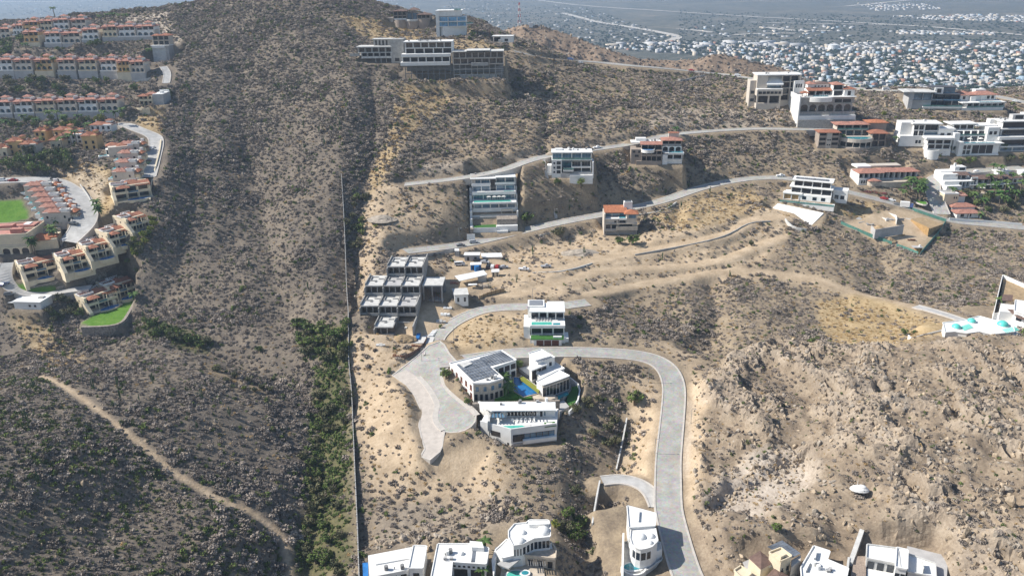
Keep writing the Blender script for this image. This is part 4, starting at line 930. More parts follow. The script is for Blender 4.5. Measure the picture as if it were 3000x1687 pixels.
# large building at the bend of the terrace drive
h = House('stepped_apartment', 'big beige and white stepped block with tiled roofs at the bend of the terrace drive', 'building', 'p_big'); w = h.w
h.box('wall', 0, w*.62, 0, 10, -6, 5.4, BEIGE); h.box('wall', w*.62, w, 2, 9, -4, 3.6, TAUPE)
h.windows('front', [w*.34, w*.42, w*.50], 3.2, 4.1, .8); h.windows('front', [w*.12, w*.22, w*.28], 0.2, 1.0, .7)
h.box('terrace', -5.5, 0, 1, 9, -6, .8, WHITE); pool(h, -5, -1.2, 1.6, 4.4, 1.0, WATERT); h.storey(-1.5, 0, 4.5, 10, .8, 3.0, 1, WHITE, rec=.5)
h.hip(-1.2, w*.28, 4.2, 11, 5.4, 1.6, TILE); h.hip(w*.2, w*.5, 1.2, 8, 5.4, 1.5, TILE); h.box('parapet', w*.48, w*.62, .5, .8, 5.4, 6.4, WHITE); h.box('parapet', w*.48, w*.62, 4, 4.3, 5.4, 6.4, WHITE)
h.box('roof_plant', w*.5, w*.6, 1.5, 3.5, 5.4, 6.2, BLUEP); h.hip(w*.66, w*.84, 1.5, 8, 3.8, 1.0, TILE); pergola(h, w*.84, w+.5, .6, 3.6, 2.8, 3.6, WOOD, 7)
# large hotel block at the left edge and its hall
h = House('resort_hall', 'large cream block with pink flat roof and parapets at the left edge', 'building', 'r_big'); w = h.w
h.box('wall', 0, w, 0, 20, -4, 8.6, WARM); h.box('flat_roof', .4, w-.4, .4, 19.6, 8.6, 8.75, PINKR)
for (a, b, c, e) in ((0, w, 0, .4), (0, .4, 0, 20), (w-.4, w, 0, 20), (0, w, 19.6, 20), (w*.2, w, 9.5, 9.9)): h.box('parapet', a, b, c, e, 8.6, 9.5, WARM)
h.box('roof_room', w*.62, w*.84, 3.5, 6.5, 8.7, 10.8, PINKR); h.box('roof_room', w*.66, w*.95, 11, 17, 8.7, 10.2, PINKR); h.box('skylight', w*.72, w*.84, 12, 16, 10.2, 10.5, SHEET); h.box('roof_room', w*.2, w*.5, 12, 16, 8.7, 10.2, PINKR)
for i in range(3): arch_panel(h, w*.45+i*4.2, -.2, 4.2, 3.6, 3.3, 3.0, .4, WARM, y=-.5)
h.box('shade_backing', w*.46, w*.98, -.08, .02, 0, 3.0, VOID); h.box('cornice', 0, w, -.15, 0, 4.2, 4.5, BEIGE)  # dark sheet behind the arches paints their shade
h = House('entrance_hall', 'tiled entrance hall with gable and palms beside the pink-roofed block', 'building', 'r_hall'); w = h.w
h.box('wall', 0, w, 0, 12, -4, 4.8, WARM); h.hip(-.4, w*.8, -.4, 9, 4.8, 2.2, TILEO); h.hip(w*.5, w+.5, 1, 6, 5.4, 1.6, TILEO)
for i in range(3): arch_panel(h, w*.5+i*2, .0, 2, 4.2, 1.4, 3.6, .3, WARM, y=-.35)
h.box('back_wall', -14, w, 12, 13, -4, 6.5, BEIGE); h.hip(w*.1, w*.9, 13, 17, 6.4, 1.6, TILEP); h.box('wall', 0, w, 13, 17, -4, 6.4, BEIGE)
h = House('utility_building', 'plain white utility building with pale flat roof below the villa drive', 'building', 'utility'); w = h.w
h.box('wall', 0, w, 0, 8, -3, 3.4, WHITE); h.box('roof', -.3, w+.3, -.3, 8.3, 3.4, 3.7, SHEET); h.windows('front', [w*.55, w*.75], 1.2, 2.2, 1.0); h.box('tank', w*.72, w*.9, 4, 6, 3.7, 4.2, CONC)
h.box('canopy', -5, -.4, 1, 8, 2.4, 2.6, SHEET); h.box('post', -4.8, -4.6, 1.2, 1.4, -2, 2.4, METAL); h.box('post', -4.8, -4.6, 7.4, 7.6, -2, 2.4, METAL); h.box('post', -1.0, -.8, 1.2, 1.4, -2, 2.4, METAL); h.box('vat', -4.4, -1.6, 3, 6, -1, .8, METAL)
# house on the tall white retaining tower
h = House('tower_house', 'tiled house standing on a tall stepped white retaining tower', 'house', 'tower_house'); w = h.w
for i in range(4):
    k = .55*i; h.box('tower_block', .2-k*.1, w-2.6-.15*i, -1.5-k*.5+.001*i, 8, -4.4*(i+1), -4.4*i-.03, CONCL)
h.box('tower_side', w-2.9, w-.8, -1.2, 8.2, -16.5, -.2, GREYP); h.box('terrace', -.2, w, -2, 9, -.3, .2, WHITE); h.box('balcony', .4, w-3, -2.2, -.5, -1.6, -.32, WHITE)
h.storey(.3, w-.3, 1, 9, .2, 3.2, 3, BEIGE, rec=1.4); h.storey(.3, w-.3, 1.5, 9, 3.5, 3.0, 3, BEIGE, rec=1.2)
h.hip(-.4, w*.5, .4, 8, 6.5, 1.3, TILE); h.hip(w*.4, w+.5, 1, 9.6, 6.5, 1.7, TILE); h.box('chimney', w*.6, w*.7, 5, 6, 7, 9, BEIGE)
h = House('hillside_villa', 'white villa with four tiled hip roofs on a curved wall below the short drive', 'villa', 'n_villa'); w = h.w
h.box('podium', -1, w, -2, 14, -6, 0, WARM); h.box('wall', .5, w*.6, 3, 12, 0, 5.8, WARM); h.box('wall', w*.55, w-.5, 2, 14, 0, 6.6, GREYP)
h.storey(.4, w*.55, .5, 4, 0, 3, 3, WARM, rec=1.6); h.storey(.4, w*.55, 1, 4, 3.1, 2.8, 3, WARM, rec=1.6, rail=WARM)
h.hip(-.4, w*.4, .0, 5.5, 5.9, 1.4, TILE); h.hip(w*.1, w*.5, 6, 13, 5.9, 1.5, TILE); h.hip(w*.34, w*.66, 3, 8, 6.6, 1.5, TILEP); h.box('flat_roof', w*.58, w-.3, 2.2, 13.8, 6.6, 6.9, WHITE); h.box('parapet', w*.6, w-.4, 12.5, 12.8, 6.9, 8.2, WHITE); h.box('chimney', w*.76, w*.88, 6, 8, 6.9, 8.0, WHITE)
opool(h, w*.7, -1, 4, 1.5, .2, WATERT, WARM); arc_wall(h, 'curved_wall', w*.35, 4, 9.5, 190, 290, -9, -.6, WARM, 1.0)

def clutter(h, x0, x1, y0, y1, z, n=5, seed=1):
    """air conditioners, tanks and vents on a flat roof"""
    q = random.Random(seed)
    for i in range(n):
        x = q.uniform(x0, x1-1); y = q.uniform(y0, y1-1); k = q.random()
        if k < .5: o = h.box('air_conditioner', x, x+.9, y, y+.8, z, z+.75, GREYP); h.box('fan_grille', x+.1, x+.8, y-.03, y, z+.1, z+.65, CONCD, o)
        elif k < .75: h.put('cyl', 'water_tank', x, x+1.1, y, y+1.1, z, z+1.3, CONCD if q.random() < .5 else WHITE)
        else: h.box('vent_pipe', x, x+.18, y, y+.18, z, z+1.0, METAL); h.box('pipe_run', x, x+.1, y+.3, min(y1, y+3.5), z, z+.12, METAL)
# ------------------------------------------------------------------ hillside houses
h = House('terraced_mansion', 'white five-terrace mansion with pools stepping down between two roads', 'house', 'step_house'); w = h.w
h.box('garage', 0, 12.6, 0, 8.6, -2, 2.6, WHITE); [h.box('garage_door', .8+i*4, 4.2+i*4, -.08, .02, 0, 2.2, WHITE) for i in range(3)]
h.box('lawn_terrace', .4, 12.3, .3, 8.5, 2.6, 2.72, TURF); h.box('wall', 12.7, w, .4, 3, -2, 3.2, WHITE); h.box('planter', 12.6, 18.5, -1.2, .3, -2, 1.0, WHITE)
h.box('stone_wall', 0, 12.7, 8.6, 10.5, 2.4, 5.9, STONEG); h.box('stone_wall', 12.8, w, 2.6, 10.5, 2.4, 6.2, STONE); h.box('terrace', 0, w, 9.2, 13, 5.9, 6.3, WHITE)
h.box('rail', 4, w, 9.2, 9.3, 6.3, 7.2, METAL); pergola(h, 15.5, 21.5, 9.8, 12, 6.3, 8.8, BRICKT, 14); h.box('wall', 0, w, 13, 16, 6.2, 9.6, WHITE)
h.storey(0.6, w-.4, 12.6, 20, 9.6, 3.2, 5, WHITE, GLASSB, rec=1.0, slab=.8); h.box('pool_deck', 0, w, 11.0, 20, 12.2, 13.1, WHITE); pool(h, .8, w-3, 11.8, 14.6, 13.3, WATERG)
loungers(h, [8+1.3*i for i in range(8)], 15.2, 13.1); umbrellas(h, [(9, 15.6), (12, 15.6), (14.5, 15.6), (17, 15.6)], 13.1)
h.storey(.2, w-.4, 17, 26, 13.2, 3.6, 4, WHITE, GLASSB, rec=.9, slab=.9, mull=2); h.box('terrace', -.2, w, 15.6, 21, 16.8, 17.1, WHITE); h.box('balustrade', 0, w, 15.6, 15.75, 17.1, 17.9, WHITE); pool(h, w-6.5, w-1, 16.5, 18.6, 17.35, WATERG)
h.storey(.2, w*.42, 20.5, 28, 17.1, 3.3, 2, WHITE, GLASSB, rec=1.0, slab=.8, over=.8); h.storey(w*.55, w-.3, 21, 28, 17.1, 3.3, 2, WHITE, GLASSB, rec=1.2, slab=.8); h.box('stair_glass', w*.42, w*.55, 22, 28, 17.1, 23.4, GLASS)
h.storey(-.2, w*.42, 22, 31, 20.5, 3.2, 2, WHITE, GLASSB, rec=1.0, slab=.8, over=1.2, mull=2); h.storey(w*.55, w-.3, 22.5, 31, 20.5, 3.4, 2, WHITE, GLASSB, rec=1.2, mull=2, rail=GLASST)
h.box('roof', -.9, w*.56, 20.6, 32, 23.6, 23.95, SHEET); h.box('roof', w*.54, w+.2, 21, 32, 24.0, 24.35, SHEET); clutter(h, 1, w-2, 25, 31, 24.3, 6, 1)
for i in range(7): h.box('side_wall', -1.5, -.2, 4.2*i, 4.2*i+4.25, -3, 3.2+3.1*i, WHITE); 
for i in range(5): h.box('side_wall', w+.02, w+.8, 9+4.4*i, 13.45+4.4*i, -2, 8.6+3.4*i, WHITE)
h.box('gate_wall', -3.2, 1.0, -6.2, -5.9, -2, 1.2, WHITE); h.box('stone_pier', -1.4, 0.2, -2.6, .2, -2, 3.0, STONE)

h.box('fascia', -.2, w*.43, 20.9, 21.2, 19.9, 21.3, WHITE); h.box('fascia', w*.53, w, 21.9, 22.2, 20.0, 21.3, WHITE); h.box('fascia', 0, w, 15.4, 15.62, 16.2, 17.2, WHITE)

h = House('glass_front_house', 'white four-storey house with green glass balconies below the upper road', 'house', 'green_glass'); w = h.w
h.box('podium', 5, w, -.5, 8, -3, 2.6, GREYP); h.box('podium', 10, w+.4, -2.2, 4, -3, 1.8, WHITE); h.box('wall', 0, 5.6, 0, 9, -3, 10.0, WHITE)
for z in (2.6, 5.1, 7.6): h.windows('front', [1.0], z, z+1.1, 1.0); h.windows('front', [2.8], z-.2, z+1.6, 2.2)
h.box('terrace', 6.4, 12.2, -1.6, 4, 4.3, 4.8, WHITE); pool(h, 6.8, 11.8, -1.3, 2.0, 5.0, WATERG); h.box('balustrade', 6.4, 12.2, -1.7, -1.6, 4.8, 5.8, GLASST)
h.storey(11.4, w-.6, 1.5, 9, 2.8, 2.9, 2, WHITE, GLASS, rec=2.0); h.storey(11.0, w-.6, 1.0, 9, 5.8, 3.1, 2, WHITE, GLASS, rec=2.2, over=.8, mull=2); h.box('atrium_glass', 5.6, 11.2, 4.5, 8, 4.8, 9.4, GLASSB)
h.storey(0.3, w-.3, 3, 12, 9.9, 3.4, 4, WHITE, GLASSB, rec=1.3, over=2.2, rail=GLASST, mull=2); h.box('roof', -.2, w+.2, 2.4, 12.4, 13.3, 13.65, SHEET); clutter(h, 8, w-2, 5, 11, 13.65, 6, 2); h.box('roof_room', 2, 6, 8, 11, 13.6, 14.4, WHITE); h.box('roof_room', 9, 11, 8, 10, 13.6, 14.2, WHITE)
h.box('side_wall', w, w+.9, -.5, 9, -3, 8.8, WHITE); h.box('side_wall', -2.4, -.1, 2, 7, -1, 6.4, WHITE)

h = House('brown_stacked_house', 'taupe and white stacked house with arches, tiled roofs and curved pool balconies', 'house', 'brown_house'); w = h.w; a = w*.60
h.box('podium', 3, a, 0, 10, -4, 2.4, TAUPE); h.box('wall', 0, 6.5, 1, 11, -2, 9.0, TAUPE); h.windows('front', [2.2], 4.6, 5.9, 2.2, y=1); h.windows('front', [1.0, 4.0], 7.0, 8.3, 1.4, y=1)
h.storey(6.0, a, .2, 10, 2.4, 2.9, 4, TAUPE, VOID, rec=2.0); h.storey(6.0, a, .4, 10, 5.4, 3.0, 4, TAUPE, VOID, rec=2.0, rail=TAUPE); h.storey(6.0, a, 3, 12, 8.5, 3.2, 3, TAUPE, GLASS, rec=2.2, over=2.6)
arc_wall(h, 'pool_balcony', 9.6, 2.0, 4.0, 180, 360, 7.4, 9.2, WHITE, .3); arc_wall(h, 'water', 9.6, 2.0, 3.6, 180, 360, 8.9, 9.0, WATER, floor=True)
h.hip(5.2, a+.3, 1.8, 7, 11.6, 1.0, TILEP, kind='shed'); h.box('roof', 0, a, 6, 14, 11.7, 12.0, WHITE); clutter(h, 8, a-2, 8, 13, 12, 5, 3); h.box('roof_room', 3, 9, 10, 14, 12, 13.6, WHITE)
h.box('podium', a+.6, w, 1.5, 10, -5, 3.2, WHITE); h.storey(a+1.6, w, 1.2, 10, 3.3, 3.2, 2, WHITE, GLASS, rec=2.0); h.box('podium_wall', a+.4, a+3.4, .6, 2.5, -5, 6.0, WHITE)
h.box('pool_terrace', a+1, w+1, .6, 8, 6.6, 7.0, WHITE); pool(h, a+4, w+.4, 1.0, 3.4, 7.2, WATERT); h.storey(a+.3, w-.4, 4, 13, 7.1, 3.3, 3, WHITE, VOID, rec=2.2)
for i in range(3): arch_panel(h, a+.3+i*(w-a-.7)/3, 7.1, (w-a-.7)/3, 3.2, (w-a-.7)/3*.8, 2.9, .3, WHITE, y=3.6)
h.storey(a+.3, w-.4, 4.5, 13, 10.5, 3.2, 3, TAUPE, VOID, rec=2.0, rail=METAL); h.hip(a-.2, w+.3, 3.6, 13.5, 13.6, 1.3, TILEP); h.box('tower', a+4.5, w-1.5, 11, 14, 14, 16.6, BEIGE); h.hip(a+4.1, w-1.1, 10.6, 14.4, 16.6, .6, TILE)

h = House('orange_roofed_house', 'tall narrow house with orange tiled roof below the hillside road', 'house', 'orange_roof'); w = h.w
h.box('podium', .4, w-.3, 1.5, 9, -4, 3.0, CONC); [h.box('column', x, x+.4, 0, .4, -4, 3.0, CONC) for x in (.3, w*.4, w-.6)]
h.storey(0, w*.38, 0, 10, 3.0, 3.4, 2, BEIGE, GLASS, rec=.8, rail=METAL); h.box('wall', w*.38, w, 1.2, 10, 3.0, 6.6, BRICKT); h.box('balcony', w*.34, w+.2, -.5, 1.2, 3.2, 5.0, BRICKT); h.box('window', w*.45, w*.85, 1.1, 1.3, 5.0, 6.4, GLASS)
h.box('floor_slab', -.2, w, -.2, 10, 6.5, 6.8, BEIGE); h.box('wall', 0, w*.4, .4, 10, 6.8, 9.0, BEIGE); h.windows('front', [w*.28], 7.2, 8.2, 1.2, y=.4); h.storey(w*.42, w*.66, .6, 10, 6.8, 2.6, 1, BEIGE, VOID, rec=1.5); h.box('wall', w*.66, w-.4, .2, 10, 6.8, 11.8, BEIGE); h.box('window', w*.72, w*.94, .1, .3, 9.6, 11.4, GLASSB)
h.box('terrace', 0, w*.66, .3, 4, 9.0, 9.4, WHITE); pool(h, w*.44, w*.64, .8, 3.4, 9.6, WATERT); h.storey(.2, w*.66, 4, 11, 9.4, 2.8, 3, BEIGE, GLASSB, rec=.6); h.windows('left', [2.0, 6.0], 4.6, 6.0, 1.2, y=0)
h.hip(-.3, w*.7, 3.0, 11.5, 12.0, 1.7, TILEO, kind='shed'); h.hip(w*.58, w+.5, -.4, 6.5, 12.0, 1.8, TILEO); h.box('tower', w*.62, w*.88, 8.5, 12, 9, 16, WHITE); h.box('skylight', w*.65, w*.85, 9, 11.5, 16, 16.2, SOLAR); h.box('side_wall', -.6, 0, 0, 11, -4, 12.0, BEIGE)

# shells on the ridge
h = House('concrete_shell_house', 'unfinished grey concrete house on stilts, leftmost of the three on the ridge', 'house', 'grey_shell'); w = h.w
for i in range(6): x = w*(.35+.12*i); h.box('stilt', x, x+.45, .5, 1.0, -9-.8*i, 3.4, CONC)
for i in range(3): h.box('beam', w*.35, w*.98, .55, .95, -2.2-2.6*i, -1.8-2.6*i, CONC) if i < 2 else None
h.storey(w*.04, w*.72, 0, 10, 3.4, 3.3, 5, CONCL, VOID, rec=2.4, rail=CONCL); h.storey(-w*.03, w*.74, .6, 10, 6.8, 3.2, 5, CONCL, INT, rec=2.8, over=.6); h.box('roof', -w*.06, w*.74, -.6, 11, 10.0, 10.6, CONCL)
h.box('wall', w*.72, w, 0, 10, -1, 15, CONC); h.box('window', w*.8, w*.9, -.08, .1, 1, 3.2, VOID); h.box('wall', w*.3, w*.72, 5, 11, 10.6, 14.6, CONC); [h.box('window', w*(.34+.08*i), w*(.38+.08*i), 4.9, 5.1, 11, 14, VOID) for i in range(4)]; h.box('roof', w*.28, w*.76, 4, 12, 14.6, 15, CONCL)
h.box('side_terrace', -w*.22, 0, 1, 7, 4.4, 5.0, CONC); h.box('parapet', -w*.22, 0, 1, 1.3, 5.0, 6.2, CONC)
h = House('white_shell_house', 'white three-storey shell on a dark concrete frame, middle one of the ridge trio', 'house', 'white_shell'); w = h.w
for i in range(9): x = w*(.04+.115*i); h.box('stilt', x, x+.45, .2, .7, -2, 7.9, CONCD)
for z in (2.4, 5.2): h.box('beam', w*.04, w, .25, .65, z, z+.4, CONCD)
h.box('retaining_wall', w*.05, w, 6, 7, -2, 8, CONCD); h.box('balcony', -w*.03, w*.96, -2.4, 7, 7.9, 10.0, WHITE); h.storey(0, w*.96, -.5, 10, 10.0, 3.2, 6, WHITE, VOID, rec=2.4); h.box('balcony', -w*.01, w*.98, -1.2, 6, 13.2, 15.0, WHITE)
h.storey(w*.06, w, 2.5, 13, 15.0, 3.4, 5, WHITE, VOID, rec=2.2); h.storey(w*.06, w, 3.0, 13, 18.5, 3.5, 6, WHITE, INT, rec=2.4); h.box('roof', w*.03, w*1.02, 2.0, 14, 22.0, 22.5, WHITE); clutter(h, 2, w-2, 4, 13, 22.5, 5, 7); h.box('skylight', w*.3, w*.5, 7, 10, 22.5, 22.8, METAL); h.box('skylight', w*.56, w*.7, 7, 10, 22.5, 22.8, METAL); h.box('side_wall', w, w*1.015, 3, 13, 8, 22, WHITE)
h = House('framed_shell_house', 'unfinished beige house on a two-storey concrete frame, rightmost of the ridge trio', 'house', 'framed_shell'); w = h.w
for i in range(9): x = w*(.0+.118*i); h.box('stilt', x, x+.45, .2, .7, -2, 10, CONC)
for z in (3.0, 6.4, 9.5): h.box('beam', 0, w*.98, .25, .65, z, z+.5, CONC)
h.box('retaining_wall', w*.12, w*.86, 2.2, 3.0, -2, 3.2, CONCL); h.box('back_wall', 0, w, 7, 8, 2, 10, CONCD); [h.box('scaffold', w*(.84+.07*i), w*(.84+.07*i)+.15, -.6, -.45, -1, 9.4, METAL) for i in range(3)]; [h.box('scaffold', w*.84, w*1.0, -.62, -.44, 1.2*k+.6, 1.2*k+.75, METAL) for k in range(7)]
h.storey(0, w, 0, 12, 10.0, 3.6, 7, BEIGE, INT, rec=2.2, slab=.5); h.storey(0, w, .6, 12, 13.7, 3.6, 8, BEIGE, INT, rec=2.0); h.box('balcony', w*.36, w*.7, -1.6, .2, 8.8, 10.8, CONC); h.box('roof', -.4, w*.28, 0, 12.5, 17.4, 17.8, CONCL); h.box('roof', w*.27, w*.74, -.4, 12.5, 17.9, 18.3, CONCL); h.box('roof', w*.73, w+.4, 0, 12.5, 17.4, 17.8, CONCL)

h = House('round_brown_villa', 'brown villa with low hip roofs and round blue pool terrace on the far crest', 'villa', 'round_villa'); w = h.w
for (cx, r, z1) in ((w*.2, 5.5, 1.5), (w*.5, 6.0, .5), (w*.8, 5.5, 1.5)): arc_wall(h, 'curved_wall', cx, 6, r, 175, 365, -9, z1, TAUPE, .6)
h.box('podium', 0, w, 5, 16, -4, 1.5, TAUPE); h.storey(w*.02, w*.36, 2.5, 14, 1.6, 3.0, 3, TAUPE, GLASS, rec=1.6, rail=WHITE); h.storey(w*.02, w*.36, 3, 14, 4.7, 3.0, 3, TAUPE, GLASS, rec=1.8); h.storey(w*.64, w*.98, 2.5, 14, 1.6, 3.4, 3, TAUPE, GLASS, rec=1.8, rail=TAUPE); h.storey(w*.36, w*.64, 6, 14, 1.6, 4.8, 2, TAUPE, GLASSB, rec=1.0)
arc_wall(h, 'pool_rim', w*.5, 6, 6.3, 180, 360, .4, 1.9, CONCL, .4); arc_wall(h, 'water', w*.5, 6, 5.8, 180, 360, 1.6, 1.7, WATER, floor=True)
h.hip(-.5, w*.4, 1.5, 15, 7.8, 1.2, TILEB); h.hip(w*.38, w*.7, 5, 15, 8.4, 1.8, TILEB); h.hip(w*.62, w+.5, 1.5, 15, 5.0, 1.6, TILEB)
h.box('garden_wall', -w*1.05, 0, 9, 9.5, -1, 2.2, BEIGE); h.box('garden_wall', -w*.18, 0, 4, 12, -3, 3.2, BEIGE)
h = House('tapered_glass_villa', 'white villa with tapered base and sky-reflecting glass front on the far crest', 'villa', 'glass_villa'); w = h.w
h.prism('base', [(w*.08, 2), (w*.22, -.5), (w*1.0, 3), (w*1.0, 12), (w*.08, 12)], [-3.5, -3.5, 0, 0, -3], [7, 7, 7, 7, 7], WHITE)
h.storey(w*.05, w*1.02, 0, 13, 7.0, 3.3, 3, WHITE, GLASSS, rec=.8, mull=3); h.storey(w*.05, w*1.02, 0, 13, 10.4, 3.4, 3, WHITE, GLASSS, rec=.8, mull=3, over=.6); h.box('upper_wall', -.5, w*.85, 1, 13, 13.8, 17.4, WHITE); h.box('roof', -.8, w*.9, .5, 13.5, 17.4, 17.8, WHITE)
h.prism('side_fin', [(-w*.06, 0), (w*.06, 0), (w*.06, 12), (-w*.06, 12)], [-2, -4, -2, 2], 17.6, WHITE); h.box('terrace', w*.95, w*1.25, 1, 9, 8.2, 8.6, WHITE); h.box('balustrade', w*.95, w*1.25, 1, 1.1, 8.6, 9.6, GLASST); h.box('roof_rail', w*.6, w*.84, 1.2, 1.3, 17.8, 18.8, GLASST)
h = House('crest_pavilion', 'small flat white pavilion beside the ridge road end', 'house', 'hut'); w = h.w
h.box('wall', w*.4, w, 0, 7, -2, 4.2, WHITE); h.box('roof', -.3, w+.3, -.6, 7.4, 4.2, 4.7, WHITE); h.box('wall', 0, w*.4, 3, 7, -1, 4.2, WHITE); h.box('window', w*.05, w*.36, 2.92, 3.05, .4, 3.4, GLASS); h.box('wall', w*.3, w*.45, -1, 3, -2, 2.2, CONCL); h.windows('front', [w*.6], 1, 2.6, 2.5)
g = House('timber_pergola', 'open timber pergola on the crest beside the tapered glass villa', 'pergola', None, loc=tuple(hit(1398, 108)))
pergola(g, 0, 9, 0, 5, -1, 4.2, WOOD, 9)

h = House('beige_cliff_house', 'beige four-storey house with tall piers beside the arched villa', 'house', 'beige_house'); w = h.w
h.box('base_wall', 0, w*.56, -2, 8, -7, 3.4, BEIGE); [h.box('pier', x, x+1.0, -1.8, -.8, 3.4, 8.6, BEIGE) for x in (0, w*.26, w*.52)]; h.box('shade_backing', 0, w*.54, 1.4, 8, 3.4, 8.4, VOID)  # dark block between the piers has shade as its colour
h.box('band', -.3, w*.58, -2.6, 8, 8.4, 12.4, BEIGE); h.box('window', .6, w*.54, -2.7, -2.5, 9.6, 11.2, GLASS); [h.box('column', w*(.09*i)+.4, w*(.09*i)+.7, -2.8, -2.6, 9.4, 11.4, BEIGE) for i in range(1, 6)]
h.box('terrace', 0, w*.58, -2.4, 4, 12.4, 12.8, WHITE); h.box('window_wall', w*.22, w*.58, 3, 4, 12.8, 15.6, GLASSB); h.box('wall', 0, w*.24, 1.0, 12, 12.6, 21.0, BEIGE); h.hip(w*.22, w*.6, -.5, 6, 15.6, 4.2, SHEET, 'glass_canopy', 'shed'); h.box('wall', w*.24, w*.58, 6, 14, 12.6, 20.6, BEIGE)
for k in range(4): h.storey(w*.58, w*.97, 1.5, 12, 4.8+4.0*k, 3.9, 2, BEIGE, VOID if k < 1 else GLASS, rec=2.4)
h.box('base_wall', w*.56, w, 2.4, 12, -4, 4.6, BEIGE); h.box('roof', -.4, w+.2, .4, 14, 20.9, 21.5, WHITE); clutter(h, 2, w-2, 4, 13, 21.5, 8, 4); h.box('side_tower', -w*.14, -.1, 3, 11, -1, 17.5, BEIGE); h.windows('front', [-w*.11], 4, 6, 2.4, y=3); h.windows('front', [-w*.11], 9, 11, 2.4, y=3); h.box('side_wall', w*.97, w, 1, 13, 0, 20.9, BEIGE)

h = House('arched_villa', 'tiled white villa above a stone terrace with six arches', 'villa', 'arched_villa'); w = h.w
h.box('retaining_wall', -.6, w, -2, 4, -4, 4.6, STONEG); h.box('white_wall', 0, w, -.5, 5, 4.6, 7.0, WHITE); h.box('stone_base', .4, w, 1.5, 6, 7, 9.2, STONEG)
pw = (w-3.2)/6
for i in range(6): arch_panel(h, 1.0+i*pw, 9.2, pw, 4.8, pw*.8, 4.4, .7, STONEG, y=2.2); h.box('shade_backing', 1.2+i*pw, .8+(i+1)*pw, 5.0, 5.2, 9.2, 13.6, INT)  # brown sheet behind each arch has the arcade shade painted in
h.box('arcade_floor', .6, w, 2.2, 5, 9.0, 9.2, STONEG); h.box('stone_front', .4, w*.62, 2.2, 9, 14, 18, STONEG); h.box('stone_front', w*.62, w-.8, 3.6, 9, 14, 18, STONEG); h.box('window', w*.64, w*.76, 3.5, 3.7, 14.6, 16.6, GLASS); h.box('window', w*.78, w*.92, 3.5, 3.7, 14.6, 16.6, GLASS)
arc_wall(h, 'curved_balcony', w*.36, 9.5, 11.5, 232, 308, 15.6, 18.4, WHITE, .4); h.box('terrace', 0, w, 2, 14, 18, 18.3, WHITE); arc_wall(h, 'terrace_bow', w*.36, 9.5, 11.2, 232, 308, 17.8, 18.25, WHITE, floor=True); pool(h, w*.14, w*.52, 3.0, 6, 18.5, WATERT)
h.box('garden_wall', -.8, 0, -1, 24, -4, 19.5, WHITE); h.storey(w*.2, w*.62, 9, 18, 18.3, 3.6, 3, WHITE, VOID, rec=2.4); h.hip(w*.18, w*.64, 7.6, 13, 21.4, 1.4, TILE, kind='shed'); h.box('wall', w*.22, w*.6, 13, 22, 21, 25.0, WHITE); h.windows('front', [w*.34, w*.4, w*.46, w*.52], 23, 23.9, .9, y=13); h.hip(w*.2, w*.36, 12, 20, 25.0, 1.2, TILEP); h.hip(w*.34, w*.62, 12.4, 22, 25.0, 1.0, TILEB)
h.storey(w*.62, w*.8, 6, 16, 18.3, 3.4, 1, WHITE, GLASS, rec=2.0); h.storey(w*.62, w*.8, 7.5, 16, 21.8, 3.3, 1, WHITE, GLASS, rec=1.8); h.hip(w*.6, w*.82, 6.5, 17, 25.1, 1.4, TILEP); h.box('wall', w*.8, w*.98, 5, 14, 18, 22.6, WHITE); h.windows('front', [w*.86], 18.6, 21.4, 2.0, y=5); h.hip(w*.78, w+.4, 4.4, 14.5, 22.6, 1.3, TILE)
[h.box('post', w*.06+a, w*.06+a+.3, 4+b, 4.3+b, 18.3, 20.6, TILEB) for a in (0, 3.4) for b in (0, 3)]; h.hip(w*.035, w*.185, 3.2, 8.2, 20.6, 1.4, TILE, 'gazebo_roof'); h.box('wall', w*.02, w*.2, 18, 22, 16, 26.2, WHITE); h.windows('front', [w*.05, w*.09, w*.13], 22, 24.4, 1.0, y=18); loungers(h, [w*.4+1.4*i for i in range(6)], 7, 18.3)

h = House('charcoal_house', 'charcoal and white modern house with glass terraces on the rocks', 'house', 'dark_house'); w = h.w
h.box('podium', w*.3, w, -1, 8, -6, 1.4, WHITE); h.box('terrace', w*.28, w+.4, -2.4, 8, 1.4, 2.2, WHITE); pool(h, w*.34, w*.8, -2.0, .6, 2.4, WATERT); h.box('balustrade', w*.28, w, -2.4, -2.3, 2.2, 3.2, GLASST)
h.storey(w*.3, w, 2.5, 12, 2.2, 3.4, 5, DARKP, GLASS, rec=1.2, over=.8); h.box('balustrade', w*.3, w, 1.6, 1.7, 5.6, 6.6, GLASSB); h.storey(w*.3, w, 4, 14, 5.8, 3.2, 5, DARKP, GLASS, rec=1.5); h.box('roof', w*.28, w, 3.2, 14, 9.2, 9.6, DARKP)
h.box('wall', 0, w*.08, -1, 12, -6, 12, GREYP); h.storey(w*.08, w*.44, -1, 12, 6.2, 4.6, 2, GREYP, GLASSB, rec=1.6); h.box('base_wall', w*.06, w*.44, 0, 12, -6, 6, GREYP); h.box('roof', -w*.12, w*.5, -2, 13, 11.2, 11.7, CONCL); h.box('wall', w*.52, w*.68, 5, 13, 9.4, 13.6, WHITE); h.box('window', w*.56, w*.64, 4.9, 5.1, 10.2, 13, GLASS); h.box('roof', w*.4, w*.95, 6, 14, 13.6, 14, DARKP); h.box('window_wall', w*.68, w*.92, 7, 8, 9.6, 13.4, GLASSB)
h = House('tiled_white_villa', 'white villa with long tiled roof beside the charcoal house', 'villa', 'tiled_villa'); w = h.w
